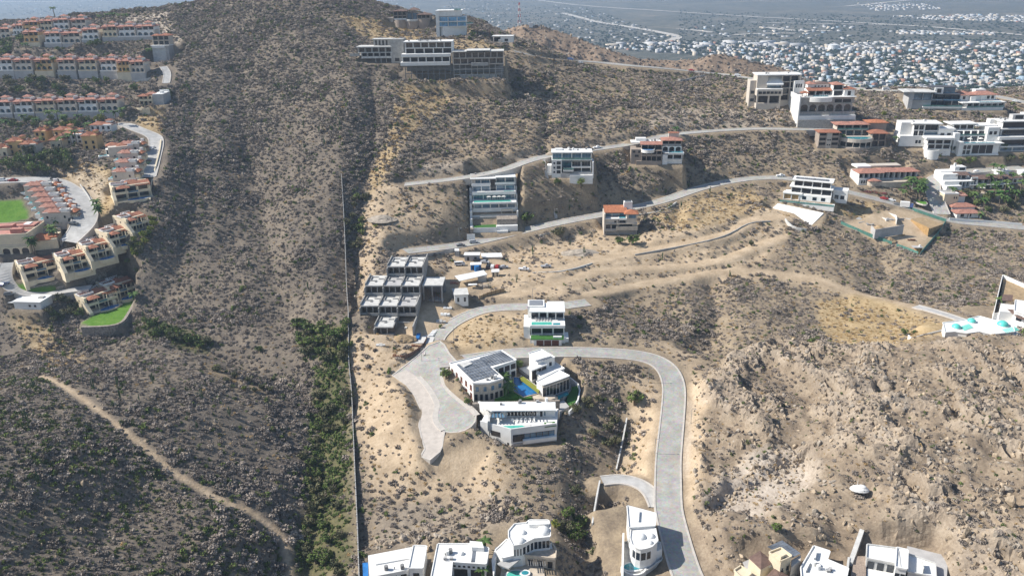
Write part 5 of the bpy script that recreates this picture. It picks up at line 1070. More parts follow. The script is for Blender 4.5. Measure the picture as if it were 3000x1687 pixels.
h.box('podium', 0, w*.95, 0, 12, -5, 2.0, WHITE); h.storey(w*.12, w*.98, .5, 10, 2.0, 3.0, 6, WHITE, GLASS, rec=1.6, rail=GLASST); h.box('terrace', 0, w, 0, 12, 5.0, 5.4, WHITE); pool(h, w*.4, w*.9, .6, 3, 5.6, WATERT)
h.box('wall', w*.08, w*.9, 8, 18, 5.4, 9.4, WHITE); [arch_panel(h, w*.34+i*3.4, 5.4, 3.4, 3.4, 2.5, 3.0, .4, WHITE, y=7.4) for i in range(3)]; h.windows('front', [w*.14, w*.7, w*.8], 6.4, 8.4, 1.8, y=8); h.hip(w*.02, w*.42, 6.5, 19, 9.4, 2.0, TILEP); h.hip(w*.38, w*.96, 6.8, 19, 9.2, 1.8, TILEP); h.box('roof_terrace', w*.55, w*.8, 15, 19, 9.4, 11.6, WHITE); h.box('porch', w*.28, w*.4, 5.5, 8, 5.4, 8.4, WHITE)

h = House('curved_pool_villa', 'brown villa with terracotta roofs and a round turquoise pool balcony', 'villa', 'brown_villa'); w = h.w
h.box('podium', 0, w*.30, 0, 9, -4, 1.0, TAUPE)
for k in range(3): h.storey(w*.01, w*.12, 0, 9, .9+2.9*k, 2.9, 1, TAUPE, GLASS, rec=1.4, rail=TAUPE); h.storey(w*.19, w*.30, 0, 9, .9+2.9*k, 2.9, 1, TAUPE, GLASS, rec=1.4, rail=TAUPE)
h.box('wall', w*.12, w*.19, -.2, 9, 0, 9.6, BEIGE); [h.windows('front', [w*.13, w*.16], z, z+.8, .9, y=-.2) for z in (1.6, 4.6)]; h.hip(-.6, w*.32, -.8, 9.6, 9.6, 1.2, TILE)
arc_wall(h, 'curved_wall', w*.58, 8, 11.5, 190, 350, -6, .6, TAUPE, .6); arc_wall(h, 'curved_floor', w*.58, 8, 11.3, 190, 350, .3, .7, BEIGE, floor=True); h.box('shade_backing', w*.36, w*.8, 3.2, 8, .6, 3.8, VOID); [h.box('column', w*.58+11*math.cos(R(a_)), w*.58+11*math.cos(R(a_))+.4, 8+11*math.sin(R(a_)), 8.4+11*math.sin(R(a_)), .6, 3.8, BEIGE) for a_ in (205, 228, 250, 270, 290, 312, 335)]  # dark block behind the columns has shade in its colour
arc_wall(h, 'pool_balcony', w*.58, 8, 11.2, 190, 350, 3.8, 6.0, BEIGE, .5); arc_wall(h, 'water', w*.58, 8, 10.7, 195, 345, 5.5, 5.7, WATERT, floor=True); h.box('terrace', w*.32, w*.88, 5.2, 10, 5.6, 5.95, BEIGE)
h.storey(w*.34, w*.8, 8.5, 18, 6.0, 3.4, 4, BEIGE, GLASS, rec=1.8); h.storey(w*.32, w*.78, 9.5, 18, 9.5, 3.2, 4, BEIGE, VOID, rec=1.8, rail=GLASST); h.hip(w*.28, w*.56, 8, 19, 12.7, 1.3, TILEP); h.hip(w*.5, w*.8, 8.6, 19, 12.7, 1.4, TILEP); h.storey(w*.78, w*.98, 1.0, 12, .8, 3.6, 2, TAUPE, GLASS, rec=1.6); h.storey(w*.78, w*.98, 1.4, 12, 4.6, 4.2, 2, TAUPE, GLASS, rec=1.4); h.hip(w*.74, w+.8, .4, 12.6, 8.8, 1.6, TILE)
h.box('wall', w*.82, w*1.06, 13, 22, 3, 13.2, TAUPE); h.hip(w*.78, w*1.09, 12, 23, 13.2, 1.4, TILEO); h.box('podium', w*.76, w, .5, 12, -6, .8, TAUPE)

h = House('white_block_house', 'white cubic house with purple-dark windows and projecting lower wing', 'house', 'white_block'); w = h.w
h.box('stone_base', 0, w*.46, 3, 12, -5, 1.5, STONE); h.box('wall', 0, w*.5, 2, 14, 1.5, 8.0, WHITE); h.windows('front', [w*.3, w*.36], 3.4, 5.4, 1.4, y=2); h.storey(w*.24, w*.44, 2.5, 12, 8.0, 3.4, 2, WHITE, GLASS, rec=.6, mull=1); h.storey(w*.24, w*.44, 3, 12, 11.5, 3.2, 2, WHITE, GLASS, rec=.6, mull=1); h.box('wall', w*.02, w*.24, 5, 14, 8, 15.6, WHITE)
h.storey(w*.44, w*.72, 3.2, 14, 7.6, 3.2, 1, WHITE, GLASSB, rec=1.8, rail=WHITE); h.storey(w*.44, w*.72, 3, 14, 11.0, 4.0, 1, WHITE, GLASS, rec=2.4, mull=1); h.box('roof', w*.2, w*.76, 2, 14.4, 15.0, 15.6, WHITE); clutter(h, w*.25, w*.7, 6, 13, 15.6, 6, 5); h.box('wall', w*.72, w*1.0, 3.5, 14, 2, 11.4, WHITE); h.windows('front', [w*.76, w*.88], 7.2, 9.6, 2.2, y=3.5); h.box('terrace', w*.72, w*1.02, 3, 12, 11.4, 12.4, WHITE)
h.box('wing_base', w*.46, w*.92, -3, 6, -5, 1.2, WHITE); h.storey(w*.48, w*.9, -3.5, 5, 1.2, 3.0, 3, WHITE, GLASS, rec=.8); h.storey(w*.46, w*.9, -3.8, 5, 4.3, 2.8, 3, WHITE, GLASS, rec=1.0); h.box('wing_roof', w*.42, w*.95, -4.4, 5, 7.0, 8.2, WHITE); arc_wall(h, 'round_planter', w*.58, -2, 4.5, 180, 330, -5, .8, WHITE, .6)
h = House('terraced_white_house', 'white terraced house with tall dark mullioned windows between two white neighbours', 'house', 'white_terrace'); w = h.w
h.box('podium', w*.06, w*.92, -.6, 6, -5, .6, WHITE); h.storey(w*.1, w*.30, 0, 9, .6, 3.0, 2, WHITE, GLASS, rec=.4, mull=2); h.storey(w*.1, w*.30, 0, 9, 3.7, 3.0, 2, WHITE, GLASS, rec=.4, mull=2); h.box('wall', w*.30, w*.92, .3, 9, .6, 6.8, WHITE); [h.box('window', w*(.33+.155*i), w*(.47+.155*i), .15, .35, 1.0, 6.0, GLASS) for i in range(3)]
h.box('side_wall', 0, w*.1, -1, 10, -5, 8.4, WHITE); h.box('terrace', w*.06, w, -.6, 9, 6.8, 7.3, WHITE); pool(h, w*.12, w*.8, -.3, 1.8, 7.5, WATERT); h.storey(w*.06, w*.7, 6, 15, 7.3, 3.3, 4, WHITE, GLASS, rec=1.0, mull=2); h.storey(w*.06, w*.7, 6.8, 15, 10.7, 3.1, 4, WHITE, GLASS, rec=1.2, mull=1, rail=GLASST); h.box('side_wall', -w*.06, w*.06, 3, 15, -2, 13, WHITE); h.box('wall', w*.7, w*.96, 5, 15, 7, 15.8, WHITE); h.windows('front', [w*.74, w*.84], 11.4, 13.4, 1.8, y=5)
h.storey(w*.04, w*.5, 11, 19, 13.9, 3.0, 3, WHITE, GLASS, rec=.6); h.box('roof', -w*.04, w*.56, 10, 20, 16.9, 17.4, WHITE); h.box('roof', w*.5, w*1.0, 9, 18, 15.8, 16.4, WHITE); h.box('roof_room', w*.9, w*1.1, 14, 18, 14, 19, WHITE); umbrellas(h, [(w*.55, 3.6), (w*.3, 3.4)], 7.3)
h = House('long_white_house', 'long white house with three bands of dark glazing at the right edge', 'house', 'long_white'); w = h.w
h.box('podium', 0, w, .6, 8, -4, .4, WHITE); h.storey(.6, w, .8, 10, .4, 2.6, 4, WHITE, GLASSB, rec=.6); h.box('balcony', 0, w, -.2, 8, 2.8, 3.6, WHITE); h.storey(1, w, 1.6, 10, 3.6, 4.0, 2, WHITE, GLASS, rec=1.2); h.box('balcony', -1.5, w, .0, 8, 7.5, 9.2, WHITE); h.storey(1.2, w, 3.6, 12, 9.2, 4.0, 2, WHITE, GLASS, rec=1.4); h.box('band', .4, w, 3.0, 12, 13.1, 13.7, WHITE); h.storey(1.6, w, 4.4, 13, 13.7, 4.0, 2, WHITE, GLASS, rec=1.4); h.box('roof', .4, w, 3.4, 14, 17.6, 18.2, WHITE); clutter(h, 1, w*.3, 6, 13, 18.2, 5, 6)
h.box('side_wall', -3.4, .8, 1.5, 13, -3, 9.4, WHITE); h.box('side_wall', -2.4, .9, 5, 13, 9.4, 14.6, WHITE); h.box('roof_room', w*.28, w*.5, 8, 12, 18.2, 21.2, GREYP); h.box('window', w*.33, w*.48, 7.9, 8.1, 18.6, 20.8, GLASS); h.box('roof_room', w*.5, w*.8, 9, 13, 18.2, 22, WHITE)

h = House('tan_ranch_villa', 'wide white villa with tan flat-tiled roofs and colonnade by the boulevard', 'villa', 'tan_villa'); w = h.w
h.box('wall', 0, w*.34, 0, 12, -3, 4.0, WHITE); h.windows('front', [w*.04+1.4*i for i in range(4)], 1.0, 2.8, .9); h.storey(0, w*.34, .6, 12, 4.0, 3.2, 4, WHITE, VOID, rec=2.4); h.storey(w*.34, w*.98, 3, 14, 2.6, 4.2, 7, WHITE, VOID, rec=2.6, side=True); h.box('terrace', w*.2, w*.9, -3, 3, -3, 2.2, BRICKT); h.hip(-.6, w*.4, -.6, 10, 7.2, 1.6, TILEP); h.hip(w*.3, w*.7, 1.4, 12, 7.0, 1.5, TILEP); h.hip(w*.6, w+.6, 1.6, 13, 6.8, 1.3, TILEP); h.box('flat_roof', w*.05, w*.28, 8, 16, 8.2, 9.2, WHITE); h.box('flat_roof', w*.3, w*.8, 10, 16, 8.2, 8.9, BEIGE); arc_wall(h, 'bay', w*.22, 0, 3.2, 180, 360, -3, 3.2, BRICKT, .4); h.hip(w*.12, w*.32, -3.8, 1, 3.2, 1.2, TILEP, kind='pyr'); h.box('carport_roof', w*.82, w*1.02, -4, 1.5, 3.4, 3.8, TILEP); [h.box('post', x, x+.3, -3.8, -3.5, -2, 3.4, WHITE) for x in (w*.83, w*.92, w*1.0)]
h = House('ramp_front_house', 'white modern house with solar roof above a smooth white sloping bank', 'house', 'ramp_house'); w = h.w
h.storey(0, w*.34, 0, 10, 0, 3.2, 2, WHITE, PLY, rec=.8); h.box('wall', w*.34, w, .3, 11, -1, 3.2, WHITE); h.windows('front', [w*.4, w*.62, w*.8], .6, 2.4, 2.2, y=.3); h.box('terrace', -.4, w*.4, -.4, 4, 3.2, 3.7, WHITE); h.storey(w*.14, w, 2.2, 12, 3.4, 3.3, 4, WHITE, GLASS, rec=1.2, rail=None); h.box('terrace', w*.1, w*1.02, 1.5, 12, 6.7, 7.1, WHITE); h.storey(w*.18, w*.96, 4, 12, 7.1, 3.2, 4, WHITE, VOID, rec=1.6); h.box('roof', w*.14, w, 3.2, 13, 10.2, 10.7, WHITE)
for i in range(8): h.box('solar_panel', w*.2+i*2.2, w*.2+i*2.2+2.0, 5.5, 8.8, 10.9, 11.0, SOLAR)
h.box('wall', w*1.02, w*1.32, 6, 13, -1, 6.2, WHITE); h.windows('front', [w*1.06, w*1.18], 1.2, 3.4, 2.0, y=6); h.box('pool_deck', -1, w*1.1, -5.5, 0, -3, -.3, WHITE); pool(h, 0, w*.9, -5, -2.6, -.1, WATERT); h.box('balustrade', -1, w*1.1, -5.6, -5.5, -.3, .7, GLASST)
q0 = h.px([(2279,592),(2411,624),(2378,657),(2243,625)], SITE['ramp_house']['o'][2]-2.0)
zt = SITE['ramp_house']['o'][2]
bank = [h.lo(at_z(2279, 596, zt-1.2)), h.lo(at_z(2413, 624, zt-1.2)), h.lo(at_z(2378, 659, zt-7.0)), h.lo(at_z(2243, 627, zt-7.0))]
h.prism('sloping_bank', bank, -13, [-1.2, -1.2, -7.0, -7.0], WHITE)
# compound on the boulevard
h = House('compound_house', 'white stepped house with wooden terrace doors at the bend of the boulevard', 'house', 'compound_white'); w = h.w
h.box('wall', 0, w*.5, 0, 12, -4, 4.0, WHITE); h.box('wall', w*.05, w*.55, 4, 14, 4, 7.2, WHITE); h.storey(w*.5, w, .5, 12, .2, 3.2, 4, WHITE, GLASS, rec=1.6); h.box('roof', w*.48, w, .2, 5, 3.6, 3.9, WHITE); h.storey(w*.5, w*.9, 5, 13, 3.9, 3.0, 2, WHITE, VOID, rec=1.6); h.hip(w*.46, w*.94, 3.4, 8, 6.6, 1.0, TILEB, kind='shed'); h.box('roof', w*.1, w*.95, 9, 15, 7.2, 7.7, WHITE); h.box('wall', w*.6, w*.98, 10, 15, 6, 10, WHITE); h.box('window', w*.76, w*.94, 9.9, 10.1, 8, 9.4, GLASS); h.box('terrace', 0, w*.5, -3, 0, -4, 2.0, WHITE); h.box('chimney', w*.6, w*.66, 11, 12, 10, 12, WHITE)
h = House('arcade_house', 'long brown-tiled arcade house with white arch above a lawn', 'house', 'compound_arcade'); w = h.w
h.box('wall', 0, w, 4, 12, -3, 3.0, WHITE); [h.windows('front', [w*.06+i*3.6], .4, 2.6, 2.4, y=4) for i in range(6)]; h.box('balcony', -2, w, 2.4, 6, 3.0, 3.4, WHITE); h.storey(0, w*.98, 5, 12, 3.4, 3.4, 6, WHITE, VOID, rec=2.0); h.hip(0, w+.4, 3.6, 9, 6.4, 1.2, TILEB, kind='shed'); arch_panel(h, -1.2, 3.4, 4, 4.2, 2.8, 3.6, .5, WHITE, y=3.8); h.box('lawn', w*.3, w*.9, -2, 2.2, -3, .1, TURF); h.box('wall', w*.1, w, -4, -3.4, -5, -1.4, STONEG); umbrellas(h, [(w*.92, 0), (w*.2, .5)], 0)
h.box('patio', -3, w*.3, -4, 2.2, -4, -.2, BRICKT)
h = House('gatehouse', 'small cream cube house beside the boulevard kerb', 'house', 'compound_gate'); w = h.w
h.box('wall', 0, w, 0, 8, -3, 4.4, WARM); h.box('roof', .4, w-.4, .4, 7.6, 4.4, 4.5, GREYP); [h.box('parapet', *p_, 4.4, 5.0, WHITE) for p_ in ((0, w, 0, .3), (0, w, 7.7, 8), (0, .3, 0, 8), (w-.3, w, 0, 8))]; h.windows('front', [w*.66, w*.82], 1.8, 3.0, .7); h.hip(w*.9, w*1.7, 1, 8, 3.2, 1.2, TILEP, kind='shed'); h.box('wall', w*1.0, w*1.6, 2, 8, -3, 3.4, WHITE)
h = House('low_tiled_house', 'low house with two broad tan tiled roofs at the lower corner of the compound', 'house', 'compound_tile'); w = h.w
h.box('wall', .5, w-.5, .6, 6, -2, 3.0, WHITE); h.windows('front', [w*.2, w*.5], .6, 2.6, 2.0, y=.6); h.hip(-.6, w+.6, -.8, 7, 3.0, 1.5, TILEP); h.box('wall', 1.5, w+1, 8, 13, -1, 4.4, WHITE); h.hip(.6, w+1.8, 7.2, 14, 4.4, 1.7, TILEP); [h.box('column', x, x+.4, -.6, -.2, -2, 3.0, WHITE) for x in (0, w*.5, w-.4)]
h = House('compound_rear_house', 'white villa with brown tiled roof behind palms at the right edge of the compound', 'house', 'compound_right'); w = h.w
h.box('wall', 0, w, 0, 8, -3, 3.6, WHITE); h.windows('front', [w*.1+3*i for i in range(6)], .6, 2.6, 1.6); h.hip(w*.3, w*.75, -.6, 8, 3.6, 1.2, TILEB); h.box('wall', w*.1, w*.4, 3, 8, 3.6, 6.6, WHITE); h.box('roof', w*.08, w*.42, 2.8, 8.2, 6.6, 7.0, WHITE); h.box('wall', w*.7, w, 2, 8, 3.6, 6.4, WHITE); h.windows('front', [w*.76, w*.88], 4.2, 5.8, 1.6, y=2)
# ------------------------------------------------------------------ villas on the near spur, set out from their roof corners
class PH(House):
    """a house whose volumes are given by roof corners in the photograph and heights above sea"""
    def vol(s, name, pts, z1, z0, m, par=None, top=None):
        P = s.px(pts, z1); o = s.prism(name, P, z0-s.st['o'][2], z1-s.st['o'][2], m)
        if top: s.prism('flat_roof', P, z1-s.st['o'][2], z1-s.st['o'][2]+.06, top)
        if par: s.edge_wall('parapet', P, z1-s.st['o'][2], z1-s.st['o'][2]+par, m, .28)
        return P
    def face_win(s, a, b, n, z0, z1, m, frac=.6, name='window', frame=None, out=.05):
        """n panes along the wall from a to b (plot coordinates)"""
        a = np.array(a); b = np.array(b); e = b-a; l = np.hypot(*e); an = math.atan2(e[1], e[0]); nn = np.array([e[1], -e[0]])/l
        for i in range(n):
            w_ = l/n*frac; q = a+e*((i+.5)/n)-e/l*w_/2+nn*out
            o = link(name, lib('box', m), s.root, (q[0], q[1], z0), an, (w_, .12, z1-z0))
            if frame:
                q2 = q-e/l*.12+nn*.12; f_ = link('balcony', lib('box', frame), s.root, (q2[0], q2[1], z0-.25), an, (w_+.24, .4, .28))
    def panel_grid(s, quad, z, nu, nv, m, gap=.12, lift=.25):
        P = [np.array(p) for p in s.px(quad, z)]; zz = z-s.st['o'][2]+lift
        for i in range(nu):
            for j in range(nv):
                u0, u1, v0, v1 = (i+gap/2)/nu, (i+1-gap/2)/nu, (j+gap/2)/nv, (j+1-gap/2)/nv
                f = lambda u, v: (P[0]*(1-u)+P[1]*u)*(1-v)+(P[3]*(1-u)+P[2]*u)*v
                s.prism('solar_panel', [tuple(f(u0, v0)), tuple(f(u1, v0)), tuple(f(u1, v1)), tuple(f(u0, v1))], zz, zz+.06, m)
h = PH('solar_roofed_block', 'L-shaped cream block with solar panels on its roof beside the turning circle', 'building', 'solar_block')
o2 = h.st['o'][2]
P = h.vol('wall', [(1318,1065),(1469,1027),(1512,1055),(1441,1079),(1474,1109),(1432,1122),(1386,1123)], 92.0, 84.0, WHITE, .35)
h.face_win(P[0], P[6], 5, 88.6-o2, 90.6-o2, RED, .42, frame=TILEP); h.face_win(P[0], P[6], 5, 85.4-o2, 87.4-o2, RED, .42, frame=TILEP)
for a, b in ((P[6], P[5]), (P[5], P[4])):
    h.face_win(a, b, 2, 84.2-o2, 91.5-o2, BRICKT, .97, 'stone_panel', out=.12); h.face_win(a, b, 3, 85.2-o2, 87.6-o2, GLASS, .55, out=.2); h.face_win(a, b, 2, 88.8-o2, 90.6-o2, GLASSB, .4, out=.2)
h.face_win(P[3], P[2], 4, 85.4-o2, 87.8-o2, GLASS, .7); h.face_win(P[3], P[2], 4, 88.8-o2, 91.0-o2, VOID, .8)
h.panel_grid([(1336,1069),(1408,1051),(1461,1097),(1386,1118)], 92.0, 9, 7, SOLAR); h.panel_grid([(1404,1049),(1469,1030),(1506,1054),(1430,1074)], 92.0, 9, 6, SOLAR); h.vol('roof_hatch', [(1346,1064),(1372,1058),(1384,1064),(1360,1074)], 92.7, 92.0, CONCL); q = h.px([(1440,1112)], 92)[0]; clutter(h, q[0]-2, q[0]+3, q[1]-.5, q[1]+1.5, 92-o2, 4, 12)
h = PH('pool_courtyard_villa', 'white flat-roofed villa with courtyard pool on the near spur', 'villa', 'pool_villa'); o2 = h.st['o'][2]
P = h.vol('wall', [(1550,1035),(1585,1024),(1625,1047),(1575,1061)], 92.0, 85, WHITE, .3); h.face_win(P[3], P[2], 2, 89-o2, 90.6-o2, GLASS, .3); h.panel_grid([(1566,1058),(1614,1044),(1622,1049),(1575,1063)], 92.0, 6, 2, SOLAR)
P = h.vol('wall', [(1551,1076),(1591,1061),(1601,1066),(1558,1083)], 90.6, 85.5, WHITE, None); h.face_win(P[3], P[2], 3, 86.2-o2, 89.9-o2, VOID, .9); P = h.vol('roof', [(1548,1077),(1591,1060),(1603,1066),(1557,1085)], 91.0, 90.6, WHITE)
h.vol('roof_terrace', [(1572,1095),(1601,1068),(1623,1062),(1653,1081),(1622,1094),(1590,1110)], 88.6, 84, WHITE, .5); h.vol('court', [(1520,1078),(1552,1070),(1584,1098),(1566,1112)], 85.6, 83, CONCL)
P = h.vol('wall', [(1572,1118),(1636,1085),(1668,1101),(1640,1112),(1590,1129)], 89.6, 83.5, WHITE, .25); h.face_win(P[4], P[3], 5, 84.2-o2, 88.4-o2, GLASS, .86); h.face_win(P[3], P[2], 3, 84.2-o2, 88.4-o2, GLASS, .85); h.vol('canopy', [(1584,1122),(1640,1098),(1668,1101),(1668,1106),(1640,1116),(1590,1134)], 89.3, 88.9, BRICKT)
h.vol('pool_basin', [(1503,1102),(1520,1103),(1578,1152),(1534,1163),(1504,1145)], 85.3, 83, BRICKT); h.vol('water', [(1506,1104),(1518,1105),(1574,1151),(1533,1160),(1506,1143)], 85.42, 85, WATER)
h.vol('patio', [(1560,1160),(1597,1138),(1634,1163),(1612,1170),(1566,1168)], 85.0, 82, BRICKT); h.vol('lower_terrace', [(1606,1136),(1640,1120),(1672,1120),(1674,1134),(1650,1166),(1636,1164)], 84.0, 80, CONCD); h.vol('water', [(1632,1160),(1662,1146),(1665,1152),(1636,1166)], 84.3, 83.6, WATERT)
h.vol('lawn', [(1664,1134),(1693,1130),(1695,1142),(1689,1168),(1674,1190),(1660,1178)], 82.6, 79, TURF)
W_ = h.px([(1668,1105),(1692,1124),(1697,1142),(1691,1170),(1677,1191),(1665,1204)], 83.6); h.edge_wall('curved_wall', W_, 77-o2, 83.6-o2, WHITE, .5, close=False)
h.vol('planter', [(1520,1105),(1528,1098),(1590,1140),(1582,1150)], 86.0, 84, GREYP); h.vol('hedge', [(1522,1105),(1530,1100),(1582,1138),(1578,1147)], 86.9, 86.0, BRIGHT)
h.vol('garden_wall', [(1384,1178),(1640,1170),(1640,1174),(1384,1183)], 86.5, 83, STONE); h.vol('garden_floor', [(1435,1150),(1500,1120),(1560,1165),(1440,1168)], 85.0, 83, LAWN)
h.vol('service_yard', [(1627,1185),(1650,1170),(1668,1190),(1640,1205)], 83.0, 79, GREYP)
h = PH('angular_white_villa', 'angular white villa with beamed roof terrace and green pool at the tip of the spur', 'villa', 'angular_villa'); o2 = h.st['o'][2]
P = h.vol('terrace', [(1407,1239),(1497,1263),(1630,1246),(1636,1196),(1428,1200)], 84.0, 76.5, WHITE); b0, b1, b2 = P[0], P[1], P[2]
h.face_win(b1, b2, 1, 79.6-o2, 82.4-o2, VOID, .92); 
a_, b_ = np.array(b1), np.array(b2)
h.face_win(tuple(a_+(b_-a_)*.05), tuple(a_+(b_-a_)*.24), 1, 79.9-o2, 82.3-o2, GLASS, .9, out=.14); h.face_win(tuple(a_+(b_-a_)*.28), tuple(a_+(b_-a_)*.96), 5, 80.2-o2, 82.3-o2, GLASSB, .86, out=.14)
h.edge_wall('balcony', [tuple(a_+(b_-a_)*.26+np.array([0, -1.2])), tuple(a_+(b_-a_)*1.0+np.array([0, -1.2]))], 79.0-o2, 80.4-o2, WHITE, 1.2, close=False); h.edge_wall('stone_base', [tuple(a_+np.array([0, -.3])), tuple(b_+np.array([0, -.3]))], 76.5-o2, 79.0-o2, GREYP, .4, close=False)
h.face_win(b0, b1, 1, 80.4-o2, 82.4-o2, VOID, .3); h.face_win(tuple(np.array(b0)+(a_-np.array(b0))*.8), b1, 1, 77.6-o2, 79.2-o2, VOID, .3); h.edge_wall('parapet', [b0, b1, b2], 84-o2, 84.9-o2, WHITE, .35, close=False)
P = h.vol('wall', [(1424,1192),(1627,1196),(1627,1180),(1404,1178)], 87.2, 83.5, WHITE); h.vol('roof', [(1400,1176),(1627,1177),(1628,1201),(1440,1203),(1426,1196)], 87.6, 87.2, SHEET); q = h.px([(1450,1186)], 87.6)[0]; clutter(h, q[0], q[0]+19, q[1]-.6, q[1]+1.2, 87.6-o2, 6, 11)
P = h.px([(1432,1221),(1627,1219)], 84.05); a_, b_ = np.array(P[0]), np.array(P[1]); f = lambda t: tuple(a_+(b_-a_)*t+np.array([0, .25]))
h.edge_wall('back_wall', [f(0), f(1)], 84-o2, 87.2-o2, WHITE, .3, close=False); h.face_win(f(.27), f(.72), 8, 84.2-o2, 86.8-o2, BRICKT, .9, out=.06); h.face_win(f(.27), f(.72), 8, 84.3-o2, 86.2-o2, VOID, .7, out=.1); h.face_win(f(.83), f(.99), 3, 84.3-o2, 86.8-o2, GLASSB, .94); h.face_win(f(.77), f(.81), 1, 84-o2, 86.4-o2, VOID, .9)
h.vol('glass_roof', [(1434,1222),(1456,1198),(1484,1222)], 86.6, 86.4, GLASSB); h.edge_wall('side_parapet', h.px([(1400,1178),(1430,1216),(1428,1236)], 85.6), 82-o2, 86.0-o2, CONCL, .8, close=False)
for i in range(15):
    t = i/14; q0, q1 = f(.02+.70*t), None; q = np.array(q0); link('beam', lib('box', CONCD), h.root, (q[0], q[1]-(3.6 if i > 4 else 5.2), 86.6-o2), 0, (.18, 3.8 if i > 4 else 5.4, .25))
h.vol('water', [(1474,1247),(1530,1245),(1545,1252),(1531,1257),(1496,1262)], 84.12, 83.9, WATERG); h.vol('water_shelf', [(1530,1245),(1556,1243),(1552,1252),(1545,1252)], 84.14, 83.9, CONCL); h.vol('lawn_square', [(1594,1237),(1625,1234),(1630,1246),(1596,1250)], 84.14, 83.9, TURF); h.vol('sofa', [(1600,1238),(1618,1237),(1619,1242),(1601,1243)], 84.7, 84.0, WHITE)
q = h.px([(1500,1240)], 84)[0]; loungers(h, [q[0]+1.5*i for i in range(6)], q[1], 84-o2)
for k in range(2):
    W_ = h.px([(1404,1244+0),(1440,1262),(1494,1300)], 82.0)
Lp = h.px([(1402,1243),(1434,1262)], 81.5)+h.px([(1455,1282),(1478,1300)], 80.0)
for a, b, zz in ((Lp[0], Lp[1], 81.5), (Lp[2], Lp[3], 80.0)):
    for i in range(11): t = i/10; h.box('louvre', a[0]+(b[0]-a[0])*t-.15, a[0]+(b[0]-a[0])*t+.15, a[1]+(b[1]-a[1])*t-.6, a[1]+(b[1]-a[1])*t+.4, zz-o2-1.5, zz-o2+.1, CONCD)
h = House('hillside_pool_house', 'white terraced house with green pool above the loop of the lower road', 'house', 'pool_house'); w = h.w
h.box('garage', 1.5, w-1.5, 0, 5, -2, 2.7, WHITE); [h.box('garage_door', 2.6+i*3.1, 5.4+i*3.1, -.08, .02, 0, 2.3, RED) for i in range(3)]; h.box('lawn_terrace', .3, w-.6, -.4, 4, 2.7, 3.0, TURF); h.box('sofa', w*.66, w*.9, .6, 1.6, 3.0, 3.6, WHITE); h.box('podium', 0, w, 1.5, 18, -3, 2.6, WHITE)
h.storey(.3, w-.3, 3.6, 10, 3.0, 3.2, 3, WHITE, GLASS, rec=1.6); h.box('pool_deck', 0, w, 3.0, 11, 6.2, 7.4, WHITE); pool(h, .6, w*.62, 3.6, 6.4, 7.55, WATERG); pool(h, w*.66, w*.86, 3.6, 5.4, 7.55, WATERT); loungers(h, [2+1.2*i for i in range(6)], 7.4, 7.4, GREYP)
h.storey(.3, w*.5, 9.5, 16, 7.4, 3.2, 2, WHITE, GLASS, rec=2.0); h.storey(w*.5, w-.2, 9, 16, 7.4, 3.4, 2, WHITE, GLASS, rec=2.2); h.box('roof', -.2, w*.52, 8.8, 18, 10.6, 11.0, SHEET); h.box('roof', w*.5, w+.1, 8.0, 19, 10.9, 11.3, SHEET); h.box('rear_block', -1.0, w*.42, 13, 20, 6, 11.6, WHITE); h.box('roof_grille', -.4, w*.36, 14, 19, 11.6, 11.8, METAL); h.box('side_wall', -2.6, 0, 4, 16, -3, 6.5, WHITE); h.windows('left', [6, 9], 3.0, 5.4, 1.2, y=-2.6); h.box('side_wall', w, w+1.4, 2, 8, -3, 2.2, WHITE)
# ------------------------------------------------------------------ roofs along the lower edge of the view
h = PH('flat_white_house', 'plain white flat-roofed house beside the boundary wall, leftmost along the bottom edge', 'house', 'flat_white'); o2 = h.st['o'][2]
P = h.vol('wall', [(1078,1626),(1212,1600),(1204,1650),(1196,1668),(1082,1690)], 79.0, 73, WHITE); h.vol('roof_well', [(1098,1622),(1206,1603),(1200,1634),(1100,1652)], 79.35, 79.0, WHITE); q = h.px([(1110,1672)], 79)[0]; clutter(h, q[0], q[0]+7, q[1]-.4, q[1]+1, 79-o2, 4, 15); h.vol('flat_roof', [(1101,1624),(1203,1606),(1198,1631),(1103,1649)], 79.4, 79.3, SHEET); h.face_win(P[4], P[3], 4, 74.6-o2, 77.8-o2, GLASS, .6)
P = h.vol('wall', [(1212,1599),(1249,1600),(1238,1664),(1198,1664)], 80.2, 73, WHITE, .3); h.face_win(P[3], P[2], 1, 75-o2, 78.6-o2, GLASS, .45); h.vol('awning', [(1062,1648),(1078,1646),(1080,1700),(1064,1700)], 76.4, 76.2, BLUEP); h.vol('terrace', [(1085,1692),(1236,1668),(1232,1710),(1090,1720)], 75.2, 73, TILEB)
h = PH('courtyard_white_house', 'white L-shaped house with small roof dome and dark courtyard at the bottom edge', 'house', 'court_white'); o2 = h.st['o'][2]
P = h.vol('wall', [(1283,1594),(1382,1594),(1431,1606),(1423,1652),(1324,1645),(1320,1692),(1264,1690)], 80.0, 74, WHITE, .3); h.face_win(P[4], P[3], 7, 78.4-o2, 79.0-o2, VOID, .5); h.face_win(P[4], P[3], 2, 75.2-o2, 77.8-o2, VOID, .8); c = h.px([(1352,1622)], 80)[0]; dome(h, 'dome', c[0], c[1], .8, 80-o2, .8, WHITE); h.vol('skylight', [(1385,1610),(1394,1610),(1390,1645),(1380,1645)], 80.12, 80, SOLAR); h.vol('roof_room', [(1376,1583),(1412,1586),(1418,1604),(1382,1602)], 81.4, 80, WHITE); q = h.px([(1300,1640)], 80)[0]; clutter(h, q[0]-1, q[0]+5, q[1]-1, q[1]+4, 80-o2, 6, 13); h.vol('court', [(1324,1690),(1420,1662),(1420,1720),(1324,1720)], 75.2, 73.6, STONE); h.vol('canopy', [(1322,1650),(1420,1655),(1416,1668),(1322,1664)], 77.9, 77.7, BRICKT)
